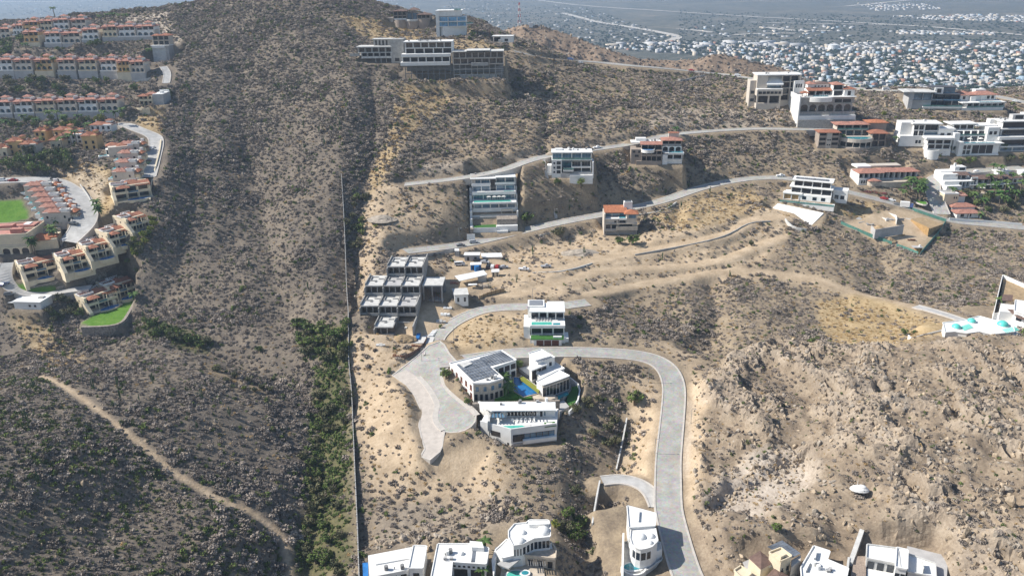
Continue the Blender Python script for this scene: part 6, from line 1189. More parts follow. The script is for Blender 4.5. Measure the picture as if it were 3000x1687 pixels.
h = PH('domed_white_villa', 'white curving villa with domes and pool terrace in the middle of the bottom edge', 'villa', 'domed_villa'); o2 = h.st['o'][2]
P = h.vol('wall', [(1491,1556),(1508,1536),(1542,1533),(1551,1525),(1606,1525),(1611,1538),(1611,1572),(1564,1577),(1530,1594),(1504,1598),(1491,1574)], 83.0, 75, WHITE, .35); h.face_win(P[7], P[6], 4, 79.4-o2, 81.8-o2, GLASS, .8); h.face_win(P[8], P[7], 3, 79.4-o2, 81.8-o2, GLASS, .6); h.face_win(P[9], P[8], 3, 79.4-o2, 81.6-o2, GLASS, .4)
for p_, r_ in (((1592,1556), 1.9), ((1523,1586), 1.5), ((1530,1560), 1.1)): c = h.px([p_], 83)[0]; dome(h, 'dome', c[0], c[1], r_, 83-o2, r_*.75, WHITE)
h.vol('roof_room', [(1548,1524),(1606,1524),(1608,1534),(1550,1536)], 84.2, 83, WHITE); P = h.vol('wing', [(1452,1612),(1486,1580),(1500,1604),(1524,1622),(1472,1634)], 79.4, 74, WHITE, .3); P = h.vol('terrace', [(1528,1620),(1566,1600),(1612,1590),(1628,1612),(1626,1638),(1540,1628)], 78.6, 74, BRICKT, .7); h.face_win(P[5], P[4], 3, 75.4-o2, 77.6-o2, GLASS, .5); loungers(h, [h.px([(1600+6*i, 1610)], 78.6)[0][0] for i in range(3)], h.px([(1600, 1610)], 78.6)[0][1], 78.6-o2, FABRIC)
h.vol('palapa_roof', [(1456,1650),(1500,1622),(1528,1634),(1490,1664)], 78.2, 77.8, GREYP); h.vol('patio', [(1470,1660),(1590,1640),(1600,1720),(1460,1720)], 75.6, 73.5, BRICKT); c = h.px([(1512,1682)], 76)[0]; opool(h, c[0], c[1], 2.6, 1.6, 76-o2, WATERG); c = h.px([(1538,1678)], 76)[0]; opool(h, c[0], c[1], 1.0, .8, 76.2-o2, WATERT); h.vol('stair_wall', [(1440,1640),(1452,1600),(1458,1604),(1446,1690)], 78, 73, WHITE)
for i in range(8): q = h.px([(1546+7*i, 1650)], 77)[0]; h.box('beam', q[0], q[0]+.15, q[1]-2, q[1]+1.6, 77.8-o2, 78-o2, CONCD)
h = PH('round_tower_villa', 'white villa with curved balconies, roof domes and oval pool beside the lower road', 'villa', 'tower_villa'); o2 = h.st['o'][2]
h.vol('wall', [(1838,1483),(1920,1505),(1919,1540),(1843,1545)], 82.2, 72, WHITE, .35); h.vol('roof_divider', [(1872,1494),(1874,1494),(1872,1524),(1870,1524)], 82.8, 82.2, WHITE)
arcp = [(1850,1548),(1919,1548),(1926,1584),(1909,1601),(1895,1606),(1877,1609),(1863,1604),(1853,1595),(1847,1576)]; P = h.vol('wall', arcp, 81.6, 72, WHITE, .3)
for i_, j_ in ((7, 6), (6, 5), (5, 4), (4, 3)): h.face_win(P[i_], P[j_], 1, 77.8-o2, 80.2-o2, GLASS, .75)
for p_, r_ in (((1877,1572), 1.5), ((1906,1570), 1.2), ((1903,1590), 1.0)): c = h.px([p_], 81.6)[0]; dome(h, 'dome', c[0], c[1], r_, 81.6-o2, r_*.7, WHITE)
P = h.vol('balcony', [(1843,1592),(1850,1606),(1862,1622),(1880,1632),(1900,1634),(1918,1622),(1940,1612),(1936,1590),(1910,1590)], 77.2, 72, WHITE, .6); h.face_win(P[2], P[3], 2, 73.8-o2, 76-o2, GLASS, .7); h.face_win(P[3], P[4], 2, 73.8-o2, 76-o2, GLASS, .7)
h.vol('lower_terrace', [(1826,1590),(1842,1590),(1860,1628),(1905,1640),(1938,1612),(1938,1640),(1905,1664),(1885,1676),(1830,1660)], 74.6, 69, CONCL, .5); c = h.px([(1856,1660)], 74.8)[0]; arc_wall(h, 'pool_bow', c[0], c[1], 3.6, 175, 355, 69-o2, 75.2-o2, WHITE, .5); opool(h, c[0], c[1], 2.8, 1.5, 75.1-o2, WATERT); h.vol('side_wall', [(1824,1560),(1829,1560),(1826,1700),(1820,1700)], 77.5, 70, WHITE); h.vol('base', [(1826,1678),(1885,1684),(1930,1652),(1925,1700),(1826,1720)], 71.0, 68, WHITE)
h = PH('brown_hip_house', 'house with dark brown hip roofs, square tower and solar canopy at the bottom edge', 'house', 'brown_hip'); o2 = h.st['o'][2]
z_ = 82.0-o2; P = h.px([(2192,1633),(2226,1612),(2270,1646),(2229,1668)], 82.0); h.vol('wall', [(2195,1633),(2226,1614),(2267,1646),(2229,1666)], 82.0, 77, WARM); cxy = tuple(np.mean(P, axis=0)); link('roof', mk('roof', [(a, b, z_) for a, b in P]+[(*cxy, z_+1.4)], [(3, 2, 4), (2, 1, 4), (1, 0, 4), (0, 3, 4)], TILEB), h.root)
P = h.px([(2240,1690),(2270,1662),(2318,1690),(2290,1730)], 81.0); cxy = tuple(np.mean(P, axis=0)); h.vol('wall', [(2244,1690),(2270,1666),(2314,1690),(2290,1726)], 81.0, 77, WARM); link('roof', mk('roof', [(a, b, 81.0-o2) for a, b in P]+[(*cxy, 82.2-o2)], [(3, 2, 4), (2, 1, 4), (1, 0, 4), (0, 3, 4)], TILEB), h.root)
P = h.vol('tower', [(2254,1620),(2287,1607),(2318,1630),(2288,1644)], 84.6, 77, WARM, .5); h.face_win(P[3], P[2], 2, 80.6-o2, 82-o2, GLASS, .4); h.vol('tower_cap', [(2270,1616),(2288,1610),(2304,1622),(2288,1630)], 85.8, 84.6, WARM); h.panel_grid([(2247,1603),(2291,1584),(2346,1622),(2312,1640)], 83.2, 4, 8, SOLAR, .06); h.vol('canopy_wall', [(2318,1640),(2346,1624),(2346,1640),(2318,1660)], 82.6, 77, BEIGE); h.vol('shade_roof', [(2244,1645),(2264,1634),(2276,1648),(2254,1660)], 81.4, 81.2, SHEET); h.vol('driveway', [(2175,1646),(2194,1638),(2260,1700),(2220,1720)], 78.2, 76.5, GREYP); h.vol('washing_room', [(2152,1672),(2170,1660),(2200,1680),(2180,1700)], 80.0, 76, WARM, .5)
h = PH('white_cube_house', 'white cubic house with roof wells between the brown hip house and the deck', 'house', 'white_cube'); o2 = h.st['o'][2]
P = h.vol('wall', [(2347,1664),(2384,1601),(2430,1616),(2422,1640),(2450,1652),(2484,1666),(2476,1700),(2350,1700)], 82.0, 76.5, WHITE, .4); h.face_win(P[7], P[0], 2, 78-o2, 80.6-o2, GLASSB, .5); h.vol('roof_stair', [(2388,1614),(2394,1610),(2390,1632),(2384,1634)], 83.0, 82.0, WHITE); q = h.px([(2410,1670)], 82)[0]; clutter(h, q[0]-3, q[0]+3, q[1]-1, q[1]+3, 82-o2, 5, 14); h.vol('skylight', [(2372,1650),(2376,1646),(2366,1672),(2361,1672)], 82.5, 82, SOLAR); h.vol('chimney', [(2418,1658),(2424,1658),(2424,1664),(2418,1664)], 83.0, 82, WHITE)
h = PH('grey_modern_house', 'grey and white modern house with plank deck, rightmost along the bottom edge', 'house', 'grey_modern'); o2 = h.st['o'][2]
P = h.vol('wall', [(2541,1597),(2628,1608),(2626,1652),(2539,1636)], 83.0, 78, CONCL, .5, SHEET); h.face_win(P[3], P[2], 3, 80-o2, 82.4-o2, GLASS, .7); P = h.vol('wall', [(2628,1606),(2658,1613),(2656,1668),(2624,1662)], 84.2, 78, WHITE, .5, SHEET); h.face_win(P[3], P[2], 2, 80-o2, 82.6-o2, GLASS, .8); P = h.vol('wall', [(2658,1624),(2738,1652),(2740,1690),(2660,1676)], 82.6, 78, CONCL, .5, SHEET); h.vol('car_court', [(2658,1598),(2778,1628),(2772,1720),(2742,1700),(2738,1650),(2660,1622)], 81.2, 75, GREYP)
for i in range(9): t = i/9; h.vol('plank', [(2503+3.85*i, 1628), (2506.6+3.85*i, 1628), (2486+5.6*(i+.93), 1720), (2486+5.6*i-6+6, 1720)], 80.6, 80.2, DECK)
h.vol('deck_base', [(2503,1629),(2538,1629),(2536,1720),(2486,1720)], 80.18, 76, CONC); h.vol('terrace', [(2540,1640),(2624,1656),(2622,1720),(2538,1720)], 80.0, 76, WHITE); h.vol('dark_pool', [(2578,1650),(2604,1656),(2604,1664),(2578,1658)], 80.1, 79.6, GLASS); h.vol('lower_roof', [(2662,1680),(2760,1700),(2770,1740),(2660,1730)], 80.4, 76, DECK)
for p_ in ((2632,1612,2640,1660), (2700,1640,2708,1664)): h.vol('roof_wall', [(p_[0], p_[1]), (p_[0]+2, p_[1]), (p_[2], p_[3]), (p_[2]-2, p_[3])], 84.4, 82.8, CONCL)
W_ = h.px([(2484,1630),(2478,1690)], 81.5); h.edge_wall('ravine_wall', W_, 77-o2, 81.5-o2, CONCL, .5, close=False)
# ------------------------------------------------------------------ right edge
h = PH('turquoise_domed_villa', 'white villa with turquoise domes and slatted turquoise pergolas at the rim of the rocky hill', 'villa', 'dome_villa'); o2 = h.st['o'][2]
P = h.vol('wall', [(2763,946),(2791,943),(2837,935),(2869,927),(2906,937),(2966,956),(2972,972),(2906,980),(2870,972),(2832,977),(2798,972),(2770,974)], 95.2, 90, WHITE, .3); h.face_win(P[9], P[8], 2, 92-o2, 94.4-o2, VOID, .7); h.face_win(P[7], P[6], 3, 92-o2, 94.4-o2, GLASS, .6)
for p_, r_ in (((2801,960), 1.7), ((2846,943), 1.6), ((2937,953), 2.1)): c = h.px([p_], 95.2)[0]; cyl(h, 'drum', c[0], c[1], r_*1.05, 95.2-o2, 95.5-o2, WHITE); dome(h, 'dome', c[0], c[1], r_, 95.5-o2, r_*.8, TURQ)
for (a, b) in (((2814,960),(2838,952)), ((2938,968),(2972,960))):
    q0, q1 = [np.array(v) for v in h.px([a, b], 95.0)]
    for i in range(9): t = i/8; q = q0+(q1-q0)*t; h.box('pergola_slat', q[0]-.14, q[0]+.14, q[1]-3.2, q[1]+.3, 95.3-o2, 95.45-o2, TURQ)
h.vol('deck', [(2906,984),(2972,972),(2980,984),(2960,1004),(2910,992)], 92.6, 86, WHITE, .6); h.vol('glass_canopy', [(2852,962),(2886,954),(2900,966),(2868,974)], 94.8, 94.6, GLASSB); h.vol('annex', [(2975,960),(3030,962),(3030,1010),(2978,1000)], 91.8, 86, CONCL); c = h.px([(2680,988)], 91)[0]; arc_wall(h, 'curved_planter', c[0], c[1], 2.5, 150, 330, 85-o2, 91.6-o2, WHITE, .5); h.edge_wall('terrace_wall', h.px([(2688,985),(2762,966)], 92.0), 87-o2, 92-o2, GREYP, .4, close=False)
h = PH('brown_canopy_villa', 'white villa with brown slab canopies at the right edge beside the walled garden', 'villa', 'edge_villa'); o2 = h.st['o'][2]
P = h.vol('wall', [(2932,888),(2975,894),(2975,915),(2930,912)], 94.0, 88, WHITE); P = h.vol('wall', [(2975,880),(3040,890),(3040,935),(2972,912)], 95.4, 88, WHITE, .4); h.face_win(P[3], P[2], 2, 92-o2, 94.4-o2, GLASS, .5); h.vol('canopy', [(2938,862),(2968,864),(2966,880),(2934,880)], 95.6, 95.3, TILEB); h.vol('canopy', [(2951,905),(3040,912),(3040,945),(2985,930)], 94.2, 93.8, TILEB); h.vol('terrace', [(2910,920),(2960,915),(3040,950),(3040,985),(2960,955),(2908,940)], 90.0, 84, WHITE, .4); h.vol('lower_wall', [(2965,958),(3040,965),(3040,985),(2968,972)], 91.4, 84, WHITE)
GW = h.px([(2908,936),(2921,880),(2938,807),(3000,834),(3060,858)], 91.0)
for i in range(4): h.edge_wall('garden_wall', [GW[i], GW[i+1]], -4.5, 91.4-o2, WHITE, .3, close=False)
h.vol('garden', [(2940,814),(3060,866),(3060,890),(2932,872)], 89.6, 84, DIRT)
# ------------------------------------------------------------------ the stepped concrete building under construction
h = House('stepped_concrete_shell', 'unfinished stepped concrete apartment block with open bays in the construction yard', 'building', 'stepped_shell'); w = h.w; cw = 8.0
def unit(k, c, two=False):
    x0 = (c-1)*cw; x1 = x0+cw; y0 = 11.2*k; z0 = 4.75*k; yb = y0+12.5
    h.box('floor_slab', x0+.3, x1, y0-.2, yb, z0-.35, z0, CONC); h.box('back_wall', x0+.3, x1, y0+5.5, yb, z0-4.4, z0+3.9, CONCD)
    h.box('party_wall', x0, x0+.32, y0-1.6, yb, z0-6, z0+3.6, CONC); h.box('party_wall', x0, x0+.32, y0+.5, yb, z0+3.6, z0+5.0, CONC)
    h.box('roof_slab', x0+.32, x1, y0-.1, yb, z0+3.6, z0+4.05, CONC); h.box('roof_screed', x0+.6, x1-.3, y0+.5, yb-.3, z0+4.05, z0+4.1, CONCL if (k+c) % 3 else GREYP)
    for i in (1, 2): h.box('column', x0+cw*i/3-.15, x0+cw*i/3+.15, y0+.3, y0+.7, z0, z0+3.6, CONC)
    h.box('upstand', x0+.32, x1, y0-.4, y0-.1, z0-.4, z0+.85, CONC); h.box('shade_backing', x0+.35, x1-.05, y0+3.2, y0+3.4, z0, z0+3.5, INT)  # brown sheet across the bay paints the shade of the room
    for (a, b, c_, d_) in ((.15, .55, 5.2, 5.45), (.15, .55, 9.5, 9.75), (.6, .95, 7.2, 7.45), (.15, .18, 5.2, 9.7), (.92, .95, 5.2, 9.7)): h.box('roof_curb', x0+cw*a, x0+cw*b, y0+c_, y0+d_, z0+4.05, z0+4.6, CONC)
    h.box('rubble', x0+cw*.45, x0+cw*.55, y0+4, y0+5, z0+4.1, z0+4.4, CONCD)
for k, c in ((0, 1), (1, 0), (1, 1), (1, 2), (2, 0), (2, 1), (2, 2), (3, 1), (3, 2)): unit(k, c)
h.box('end_wall', 2*cw, 2*cw+.4, 0, 48, -5, 4.5, CONC); [h.box('end_wall', 2*cw, 2*cw+.4, 11.2*k-1, 48, 4.4+4.75*(k-1), 4.75*k+5, CONC) for k in (1, 2, 3)]
h.box('wing_wall', 2*cw-8.4, 2*cw, 9, 11, -2, 2.2, CONC); [h.box('material_stack', cw+1+1.3*i, cw+2+1.3*i, 5.5+(i % 2), 6.6+(i % 2), 0, .7+.3*(i % 3), CONCL) for i in range(5)]
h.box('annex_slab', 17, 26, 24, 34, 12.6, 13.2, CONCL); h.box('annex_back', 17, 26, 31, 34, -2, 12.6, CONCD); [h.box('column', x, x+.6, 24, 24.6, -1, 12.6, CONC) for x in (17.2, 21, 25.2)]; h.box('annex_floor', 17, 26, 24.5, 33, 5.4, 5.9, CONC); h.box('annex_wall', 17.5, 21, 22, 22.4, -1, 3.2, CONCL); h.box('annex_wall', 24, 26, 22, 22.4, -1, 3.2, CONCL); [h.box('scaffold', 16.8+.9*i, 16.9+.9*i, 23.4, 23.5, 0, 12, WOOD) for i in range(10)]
h.box('court_floor', 16.6, 25, -6, 24, -3, -.2, CONCL); [h.box('formwork_panel', 22.5+.3*i, 24.5+.3*i, 1.4*i, 1.4*i+1.0, -.2, .4, SHEET) for i in range(7)]; h.box('pipe_stack', 17.5, 19, -3, 2, -.2, .5, BLUEP)
# yard buildings
def hut(name, label, cat, pts, dz, hh, wall, roof, over=.3, door=True):
    zb = np.mean([hit(*p)[2] for p in pts])+dz; h = PH(name, label, cat, dict(o=np.array([*at_z(*pts[0], zb)[:2], zb]), w=1, ang=0.0, ex=np.array([1., 0]), ey=np.array([0., 1]), d=1))
    P = h.px(pts, zb); h.prism('wall', P, -2, hh, wall); c = np.mean(P, axis=0); Q = [tuple(c+(np.array(p)-c)*(1+over/3)) for p in P]; h.prism('roof', Q, hh, hh+.25, roof)
    if door: h.face_win(P[0], P[1], 2, .2, min(2.2, hh-.2), VOID, .3)
    return h
hut('site_office', 'long white site office cabin at the top of the yard', 'cabin', [(1361,765),(1404,765),(1406,757),(1364,757)], 0, 3.0, GREYP, SHEET)
hut('cube_house', 'small white cube house with flat grey roof below the yard', 'house', [(1333,886),(1372,884),(1368,866),(1327,868)], 0, 3.4, WHITE, CONCL)
hut('storage_shed', 'row of low white storage sheds behind the site office', 'shed', [(1414,762),(1470,761),(1466,750),(1412,751)], 0, 1.4, BEIGE, SHEET, door=False)
hut('blue_container', 'blue container with pale roof in the yard', 'container', [(1379,792),(1409,791),(1410,784),(1380,785)], 0, 2.6, BLUEP, SHEET)
hut('guard_hut', 'small pale guard hut beside the yard entrance', 'hut', [(1333,750),(1345,750),(1345,744),(1333,744)], 0, 2.6, CONCL, SHEET)
hut('brick_store', 'small cream store with open side at the lower edge of the yard', 'shed', [(1441,812),(1462,811),(1462,803),(1441,804)], 0, 2.4, WARM, SHEET)
zb = hit(1380, 830)[2]; hh = PH('canopy_shelter', 'long white sheet canopy on posts in the construction yard', 'shelter', dict(o=np.array([*at_z(1346, 838, zb)[:2], zb]), w=1, ang=0., ex=np.array([1., 0]), ey=np.array([0., 1]), d=1))
P = hh.px([(1332,809),(1417,792),(1428,803),(1346,822)], zb+3.2); hh.prism('roof', P, [3.2, 3.2, 2.9, 2.9], [3.35, 3.35, 3.05, 3.05], SHEET); [hh.box('post', p[0]*.96-.1, p[0]*.96+.1, p[1]-.1, p[1]+.1, -1, 3.0, METAL) for p in P]; hh.box('partition', P[2][0]-4.5, P[2][0]-.6, P[2][1]-1.5, P[2][1]+1, -1, 2.6, BEIGE); hh.prism('tarpaulin', [(P[3][0]+4, P[3][1]-2.2), (P[3][0]+8, P[3][1]-1.6), (P[3][0]+8, P[3][1]-.3), (P[3][0]+4, P[3][1]-.2)], 1.6, 1.75, SHEET)
p = hit(1397, 791); o = link('water_tank', lib('cyl', BLUEP), None, tuple(p+np.array([-1.2, -2.2, -.1])), 0, (2.4, 2.4, 2.6)); tag(o, 'round blue water tank in front of the blue container', 'tank')
for k_, (x, y) in enumerate(((1420,1002), (1405,1008))): pass
# ------------------------------------------------------------------ free-standing walls and fences
def wall_run(name, label, cat, pp, hgt, m, t=.35, step=4.0, post=None, down=1.5, group=None, piece='wall_panel', zs=None, mats=None):
    P = [hit(*p) for p in pp] if zs is None else [at_z(*p, z) for p, z in zip(pp, zs)]
    L = smooth_line(P, step=step, n=1, zn=1) if len(P) > 2 or np.hypot(*(P[1]-P[0])[:2]) > step else np.array(P)
    root = link(name, None, None, tuple(L[0])); tag(root, label, cat, group)
    for i in range(len(L)-1):
        a, b = L[i]-L[0], L[i+1]-L[0]; e = (b-a)[:2]; l = float(np.hypot(*e))
        if l < .05: continue
        n = np.array([-e[1], e[0]])/l*t/2
        v = []
        for z in (-down, hgt):
            for q_, zz in ((a[:2]-n, a[2]), (b[:2]-n, b[2]), (b[:2]+n, b[2]), (a[:2]+n, a[2])): v.append((q_[0], q_[1], zz+z))
        link(piece, mk(piece, v, [(0, 3, 2, 1), (4, 5, 6, 7), (0, 1, 5, 4), (1, 2, 6, 5), (2, 3, 7, 6), (3, 0, 4, 7)], (mats[i % len(mats)] if mats else m)), root)
        if post: link('post', lib('box', post), root, (a[0]-t*.7, a[1]-t*.7, a[2]-down), 0, (t*1.4, t*1.4, hgt+down+.25))
    return root
wall_run('boundary_wall', 'long straight pale boundary wall climbing the slope beside the green valley', 'wall', [(1054,1720),(1053,1687),(1046,1500),(1040,1370),(1031,1150),(1022,1069),(1022,932),(1016,850),(1011,700),(1006,600),(1001,520)], 1.9, CONC, .22, 3.4, CONCL, 1.0)
wall_run('retaining_wall', 'grey retaining wall below the second villa row', 'wall', [(-30,215),(60,214),(170,214),(300,215),(385,220),(430,228)], .2, GREYP, .8, 7, None, 8, 'resort retaining walls')
wall_run('retaining_wall', 'pale retaining wall under the right end of the second villa row', 'wall', [(330,238),(380,240),(440,236),(478,215)], .2, CONCL, .8, 7, None, 7, 'resort retaining walls')
wall_run('retaining_wall', 'stone retaining wall below the lowest long villa row', 'wall', [(20,338),(100,335),(200,333),(300,331),(352,329)], .2, STONEG, .8, 7, None, 7, 'resort retaining walls')
wall_run('retaining_wall', 'second stone retaining wall below the lowest long villa row', 'wall', [(40,352),(120,350),(220,346),(300,340)], .3, STONEG, .8, 7, None, 5, 'resort retaining walls')
wall_run('retaining_wall', 'curved cream retaining wall on the outer side of the terrace drive', 'wall', [(472,414),(470,440),(462,470),(454,500),(446,530),(442,560),(440,588)], 1.0, WARM, .7, 4, None, 7)
wall_run('retaining_wall', 'stone retaining wall below the diagonal row of pool villas', 'wall', [(90,842),(150,830),(205,815),(262,797),(310,780),(334,762)], .3, STONE, .8, 4, None, 5)
wall_run('retaining_wall', 'lower stone retaining wall behind the villa drive', 'wall', [(165,848),(215,832),(265,815),(312,800)], 1.0, STONE, .7, 4, None, 3)
zl = 87.0
wall_run('spur_wall', 'tall rubble stone wall round the lawn at the tip of the villa spur', 'wall', [(240,962),(268,962),(312,960),(356,957),(366,940),(384,910),(401,878)], .9, STONE, 1.2, 3.0, None, 9.5, zs=[zl]*7)
wall_run('drive_wall', 'pale kerb wall along the terrace drive cutting', 'wall', [(236,545),(262,580),(280,620),(284,660)], 1.0, CONCL, .4, 4, None, 2)
wall_run('track_wall', 'low concrete wall along the upper dirt track', 'wall', [(1560,800),(1640,800),(1700,784),(1735,772)], .4, CONCL, .5, 5, None, 4)
wall_run('track_wall', 'curving concrete wall along the far end of the upper dirt track', 'wall', [(1860,748),(1960,730),(2050,713),(2130,694),(2168,672),(2182,654),(2215,645),(2260,650)], .6, CONC, .5, 5, None, 4)
wall_run('ramp_wall', 'white curved wall below the sloping white bank', 'wall', [(2300,646),(2312,668),(2330,680),(2362,676)], 1.2, CONCL, .5, 3, None, 3)
wall_run('road_wall', 'concrete wall on the outer bend of the hillside road', 'wall', [(1830,632),(1890,628),(1940,622),(1966,606),(1985,590)], .4, CONCL, .6, 4, None, 6)
wall_run('road_wall', 'concrete retaining wall of the hillside road left of the orange-roofed house', 'wall', [(1580,690),(1640,676),(1700,662),(1766,652)], .3, CONCL, .6, 5, None, 6)
wall_run('drain_channel', 'narrow concrete drain running down between the upper and hillside roads', 'drain', [(1593,470),(1600,510),(1612,570),(1622,610),(1630,640)], .5, CONC, 1.6, 5, None, 1)
wall_run('drain_channel', 'concrete drain line descending the ravine beside the lower road', 'drain', [(1836,1230),(1826,1290),(1812,1350),(1803,1390)], 1.0, CONCL, .5, 4, None, 1.5)
wall_run('drain_channel', 'concrete drain wall below the short bridge road', 'drain', [(1757,1415),(1748,1460),(1738,1520),(1734,1548)], 1.2, CONCL, .5, 4, None, 1.5)
wall_run('site_fence', 'brown board fence around the dug corner beside the junction', 'fence', [(1185,1052),(1210,1042),(1236,1022),(1250,1005),(1252,992)], 1.6, TILEB, .15, 2.0, WOOD, .6, piece='board_panel')
wall_run('site_fence', 'brown board fence along the yard edge above the spur road', 'fence', [(1405,878),(1425,868),(1450,860),(1480,855)], 1.8, DIRT, .15, 2.2, WOOD, .6, piece='board_panel')
wall_run('road_end_fence', 'mesh fence across the lower end of the hillside road', 'fence', [(1192,756),(1230,754),(1270,748),(1300,742),(1340,736)], 1.5, METAL, .1, 3, METAL, .4, piece='mesh_panel')
wall_run('netting_fence', 'green netting fence around the excavation site', 'fence', [(2463,656),(2500,672),(2540,690),(2576,703),(2612,716)], 1.6, GREENN, .12, 3, METAL, .6, piece='netting_panel')
wall_run('netting_fence', 'green netting fence along the lower edge of the excavation site', 'fence', [(2626,722),(2660,735),(2695,748)], 1.6, GREENN, .12, 3, METAL, .6, piece='netting_panel')
wall_run('netting_fence', 'green netting fence on the right side of the excavation site', 'fence', [(2695,748),(2716,722),(2745,690),(2771,652)], 1.6, GREENN, .12, 3, METAL, .6, piece='netting_panel')
wall_run('netting_fence', 'green netting fence between the excavation site and the boulevard', 'fence', [(2771,650),(2740,640),(2700,627),(2660,612)], 1.6, GREENN, .12, 3, METAL, .6, piece='netting_panel')
wall_run('compound_wall', 'white wall along the road below the boulevard compound', 'wall', [(2780,645),(2800,648),(2850,650),(2920,655),(3000,662)], 1.4, WHITE, .3, 5, None, 1)
wall_run('lookout_wall', 'grey stone lookout wall on the slope below the ridge road', 'wall', [(1986,238),(1996,244),(2030,232),(2065,226)], 1.5, CONC, .5, 5, None, 3)
wall_run('ravine_wall', 'pale concrete wall of the narrow ravine above the plank deck', 'wall', [(2524,1560),(2512,1596),(2500,1630),(2490,1655)], 1.2, CONCL, 1.2, 4, None, 4)
# excavation: block walls, timber shoring, spoil heap
def local(px, py): 
    p = hit(px, py); return dict(o=p, w=1, ang=0., ex=np.array([1., 0]), ey=np.array([0., 1]), d=1)
h = PH('excavation_shell', 'half-built block walls and white partitions inside the green netting', 'building', local(2560, 672)); z0 = h.st['o'][2]
h.edge_wall('block_wall', h.px([(2562,690),(2646,676)], z0), -2, 3.2, GREYP, .3, close=False); h.edge_wall('block_wall', h.px([(2550,676),(2562,690)], z0), -2, 3.0, GREYP, .3, close=False); h.edge_wall('partition', h.px([(2586,636),(2622,648),(2624,660)], z0), 0, 3.4, WHITE, .3, close=False); h.edge_wall('partition', h.px([(2552,640),(2596,655)], z0), 0, 2.6, WHITE, .3, close=False); [h.box('column', *(lambda q: (q[0], q[0]+.5, q[1], q[1]+.5))(h.px([p_], z0)[0]), 0, 3.2, WHITE) for p_ in ((2552,642), (2566,645), (2594,656))]; h.edge_wall('block_wall', h.px([(2626,652),(2648,652)], z0), -1, 2.4, CONC, .3, close=False)
h.prism('slab_roof', h.px([(2502,644),(2518,636),(2534,650),(2516,654)], z0+2), 2, 2.25, CONC)
h = PH('timber_shoring', 'orange timber shoring wall holding an earth bank inside the green netting', 'shoring', local(2680, 690)); z0 = h.st['o'][2]
A_, B_ = [np.array(v) for v in h.px([(2664,664),(2718,690)], z0)]
for i in range(14): q = A_+(B_-A_)*i/14; q2 = A_+(B_-A_)*(i+.93)/14; h.edge_wall('plank', [tuple(q), tuple(q2)], 0, 4.2, PLY, .2, close=False)
h.prism('earth_bank', [tuple(A_+np.array([0, .25])), tuple(B_+np.array([.3, .25])), tuple(h.px([(2764,652)], z0+4)[0]), tuple(h.px([(2690,632)], z0+4)[0])], -1, [4.0, 3.6, 3.2, 4.2], DIRT); h.edge_wall('concrete_end', [tuple(A_+np.array([-2.2, 1.5])), tuple(A_)], -1, 4.4, CONCL, .5, close=False)
h = PH('excavation_shed', 'small plywood shed with grey sheet roof at the lower corner of the excavation', 'shed', local(2684, 738)); h.box('wall', 0, 3, 0, 2.4, -.5, 2.2, PLY); h.box('roof', -1.5, 3.4, -.3, 2.9, 2.2, 2.4, GREYP); h.box('door', 1.8, 2.6, -.06, .02, 0, 1.9, WOOD); h.put('cyl', 'water_tank', 1.6, 2.6, 1, 2, 2.4, 3.3, WHITE)
def heap(name, label, px, py, rx, ry, hh, m, cat='heap'):
    p = hit(px, py); v = []; f = []; nu, nv = 18, 7; rs = np.random.RandomState(int(px))
    for j in range(nv):
        for i in range(nu):
            r_ = (1-j/nv); k = 1+.25*(rs.rand()-.5); v.append((rx*r_*k*math.cos(i/nu*6.283), ry*r_*k*math.sin(i/nu*6.283), hh*(1-r_**1.4)*(1+.1*rs.rand())-.4))
    v.append((0, 0, hh-.3))
    for j in range(nv-1):
        for i in range(nu): f.append((j*nu+i, j*nu+(i+1) % nu, (j+1)*nu+(i+1) % nu, (j+1)*nu+i))
    for i in range(nu): f.append(((nv-1)*nu+i, (nv-1)*nu+(i+1) % nu, nv*nu))
    tag(link(name, mk(name, v, f, m), None, tuple(p)), label, cat)
heap('spoil_heap', 'rounded brown spoil heap inside the excavation', 2574, 676, 5.5, 4, 3.4, DIRT); heap('spoil_heap', 'pale sand heap near the gap in the green netting', 2604, 704, 4, 3, 2, DIRT); heap('spoil_heap', 'sand heap in front of the stepped concrete shell', 1180, 992, 6, 3.5, 2.2, DIRT); heap('rubble_heap', 'grey broken stone tip below the hillside road', 1700, 742, 11, 6, 2.6, ROCKG); heap('rubble_heap', 'grey gravel tip on the slope left of the upper road end', 1118, 640, 8, 7, 2.0, ROCKG)
# lattice mast on the far brown hill
c = at_y(1522, 74, 905); g = House('lattice_mast', 'red and white lattice radio mast on the distant brown hill', 'mast', None, loc=tuple(c))
def strut(h, name, a, b, r_, m):
    a = np.array(a, float); b = np.array(b, float); d_ = Vector(b-a); o = link(name, lib('box', m), h.root); o.rotation_mode = 'QUATERNION'; o.rotation_quaternion = d_.to_track_quat('Z', 'Y'); o.location = tuple(a); o.scale = (r_, r_, d_.length)
MR = paint('mast_red', (.45, .06, .05))
for k in range(8):
    z0_, z1_ = 3.0*k-1, 3.0*k+2; w0, w1 = 1.6*(1-k/10), 1.6*(1-(k+1)/10); m_ = MR if k % 2 else WHITE
    for sx_, sy_ in ((-1, -1), (1, -1), (1, 1), (-1, 1)): strut(g, 'leg', (sx_*w0, sy_*w0, z0_), (sx_*w1, sy_*w1, z1_), .28, m_)
    strut(g, 'brace', (-w0, -w0, z0_), (w1, -w1, z1_), .16, m_); strut(g, 'brace', (w0, -w0, z0_), (-w1, -w1, z1_), .16, m_); strut(g, 'brace', (w0, w0, z0_), (w1, -w1, z1_), .16, m_); strut(g, 'brace', (-w0, w0, z0_), (-w1, -w1, z1_), .16, m_)
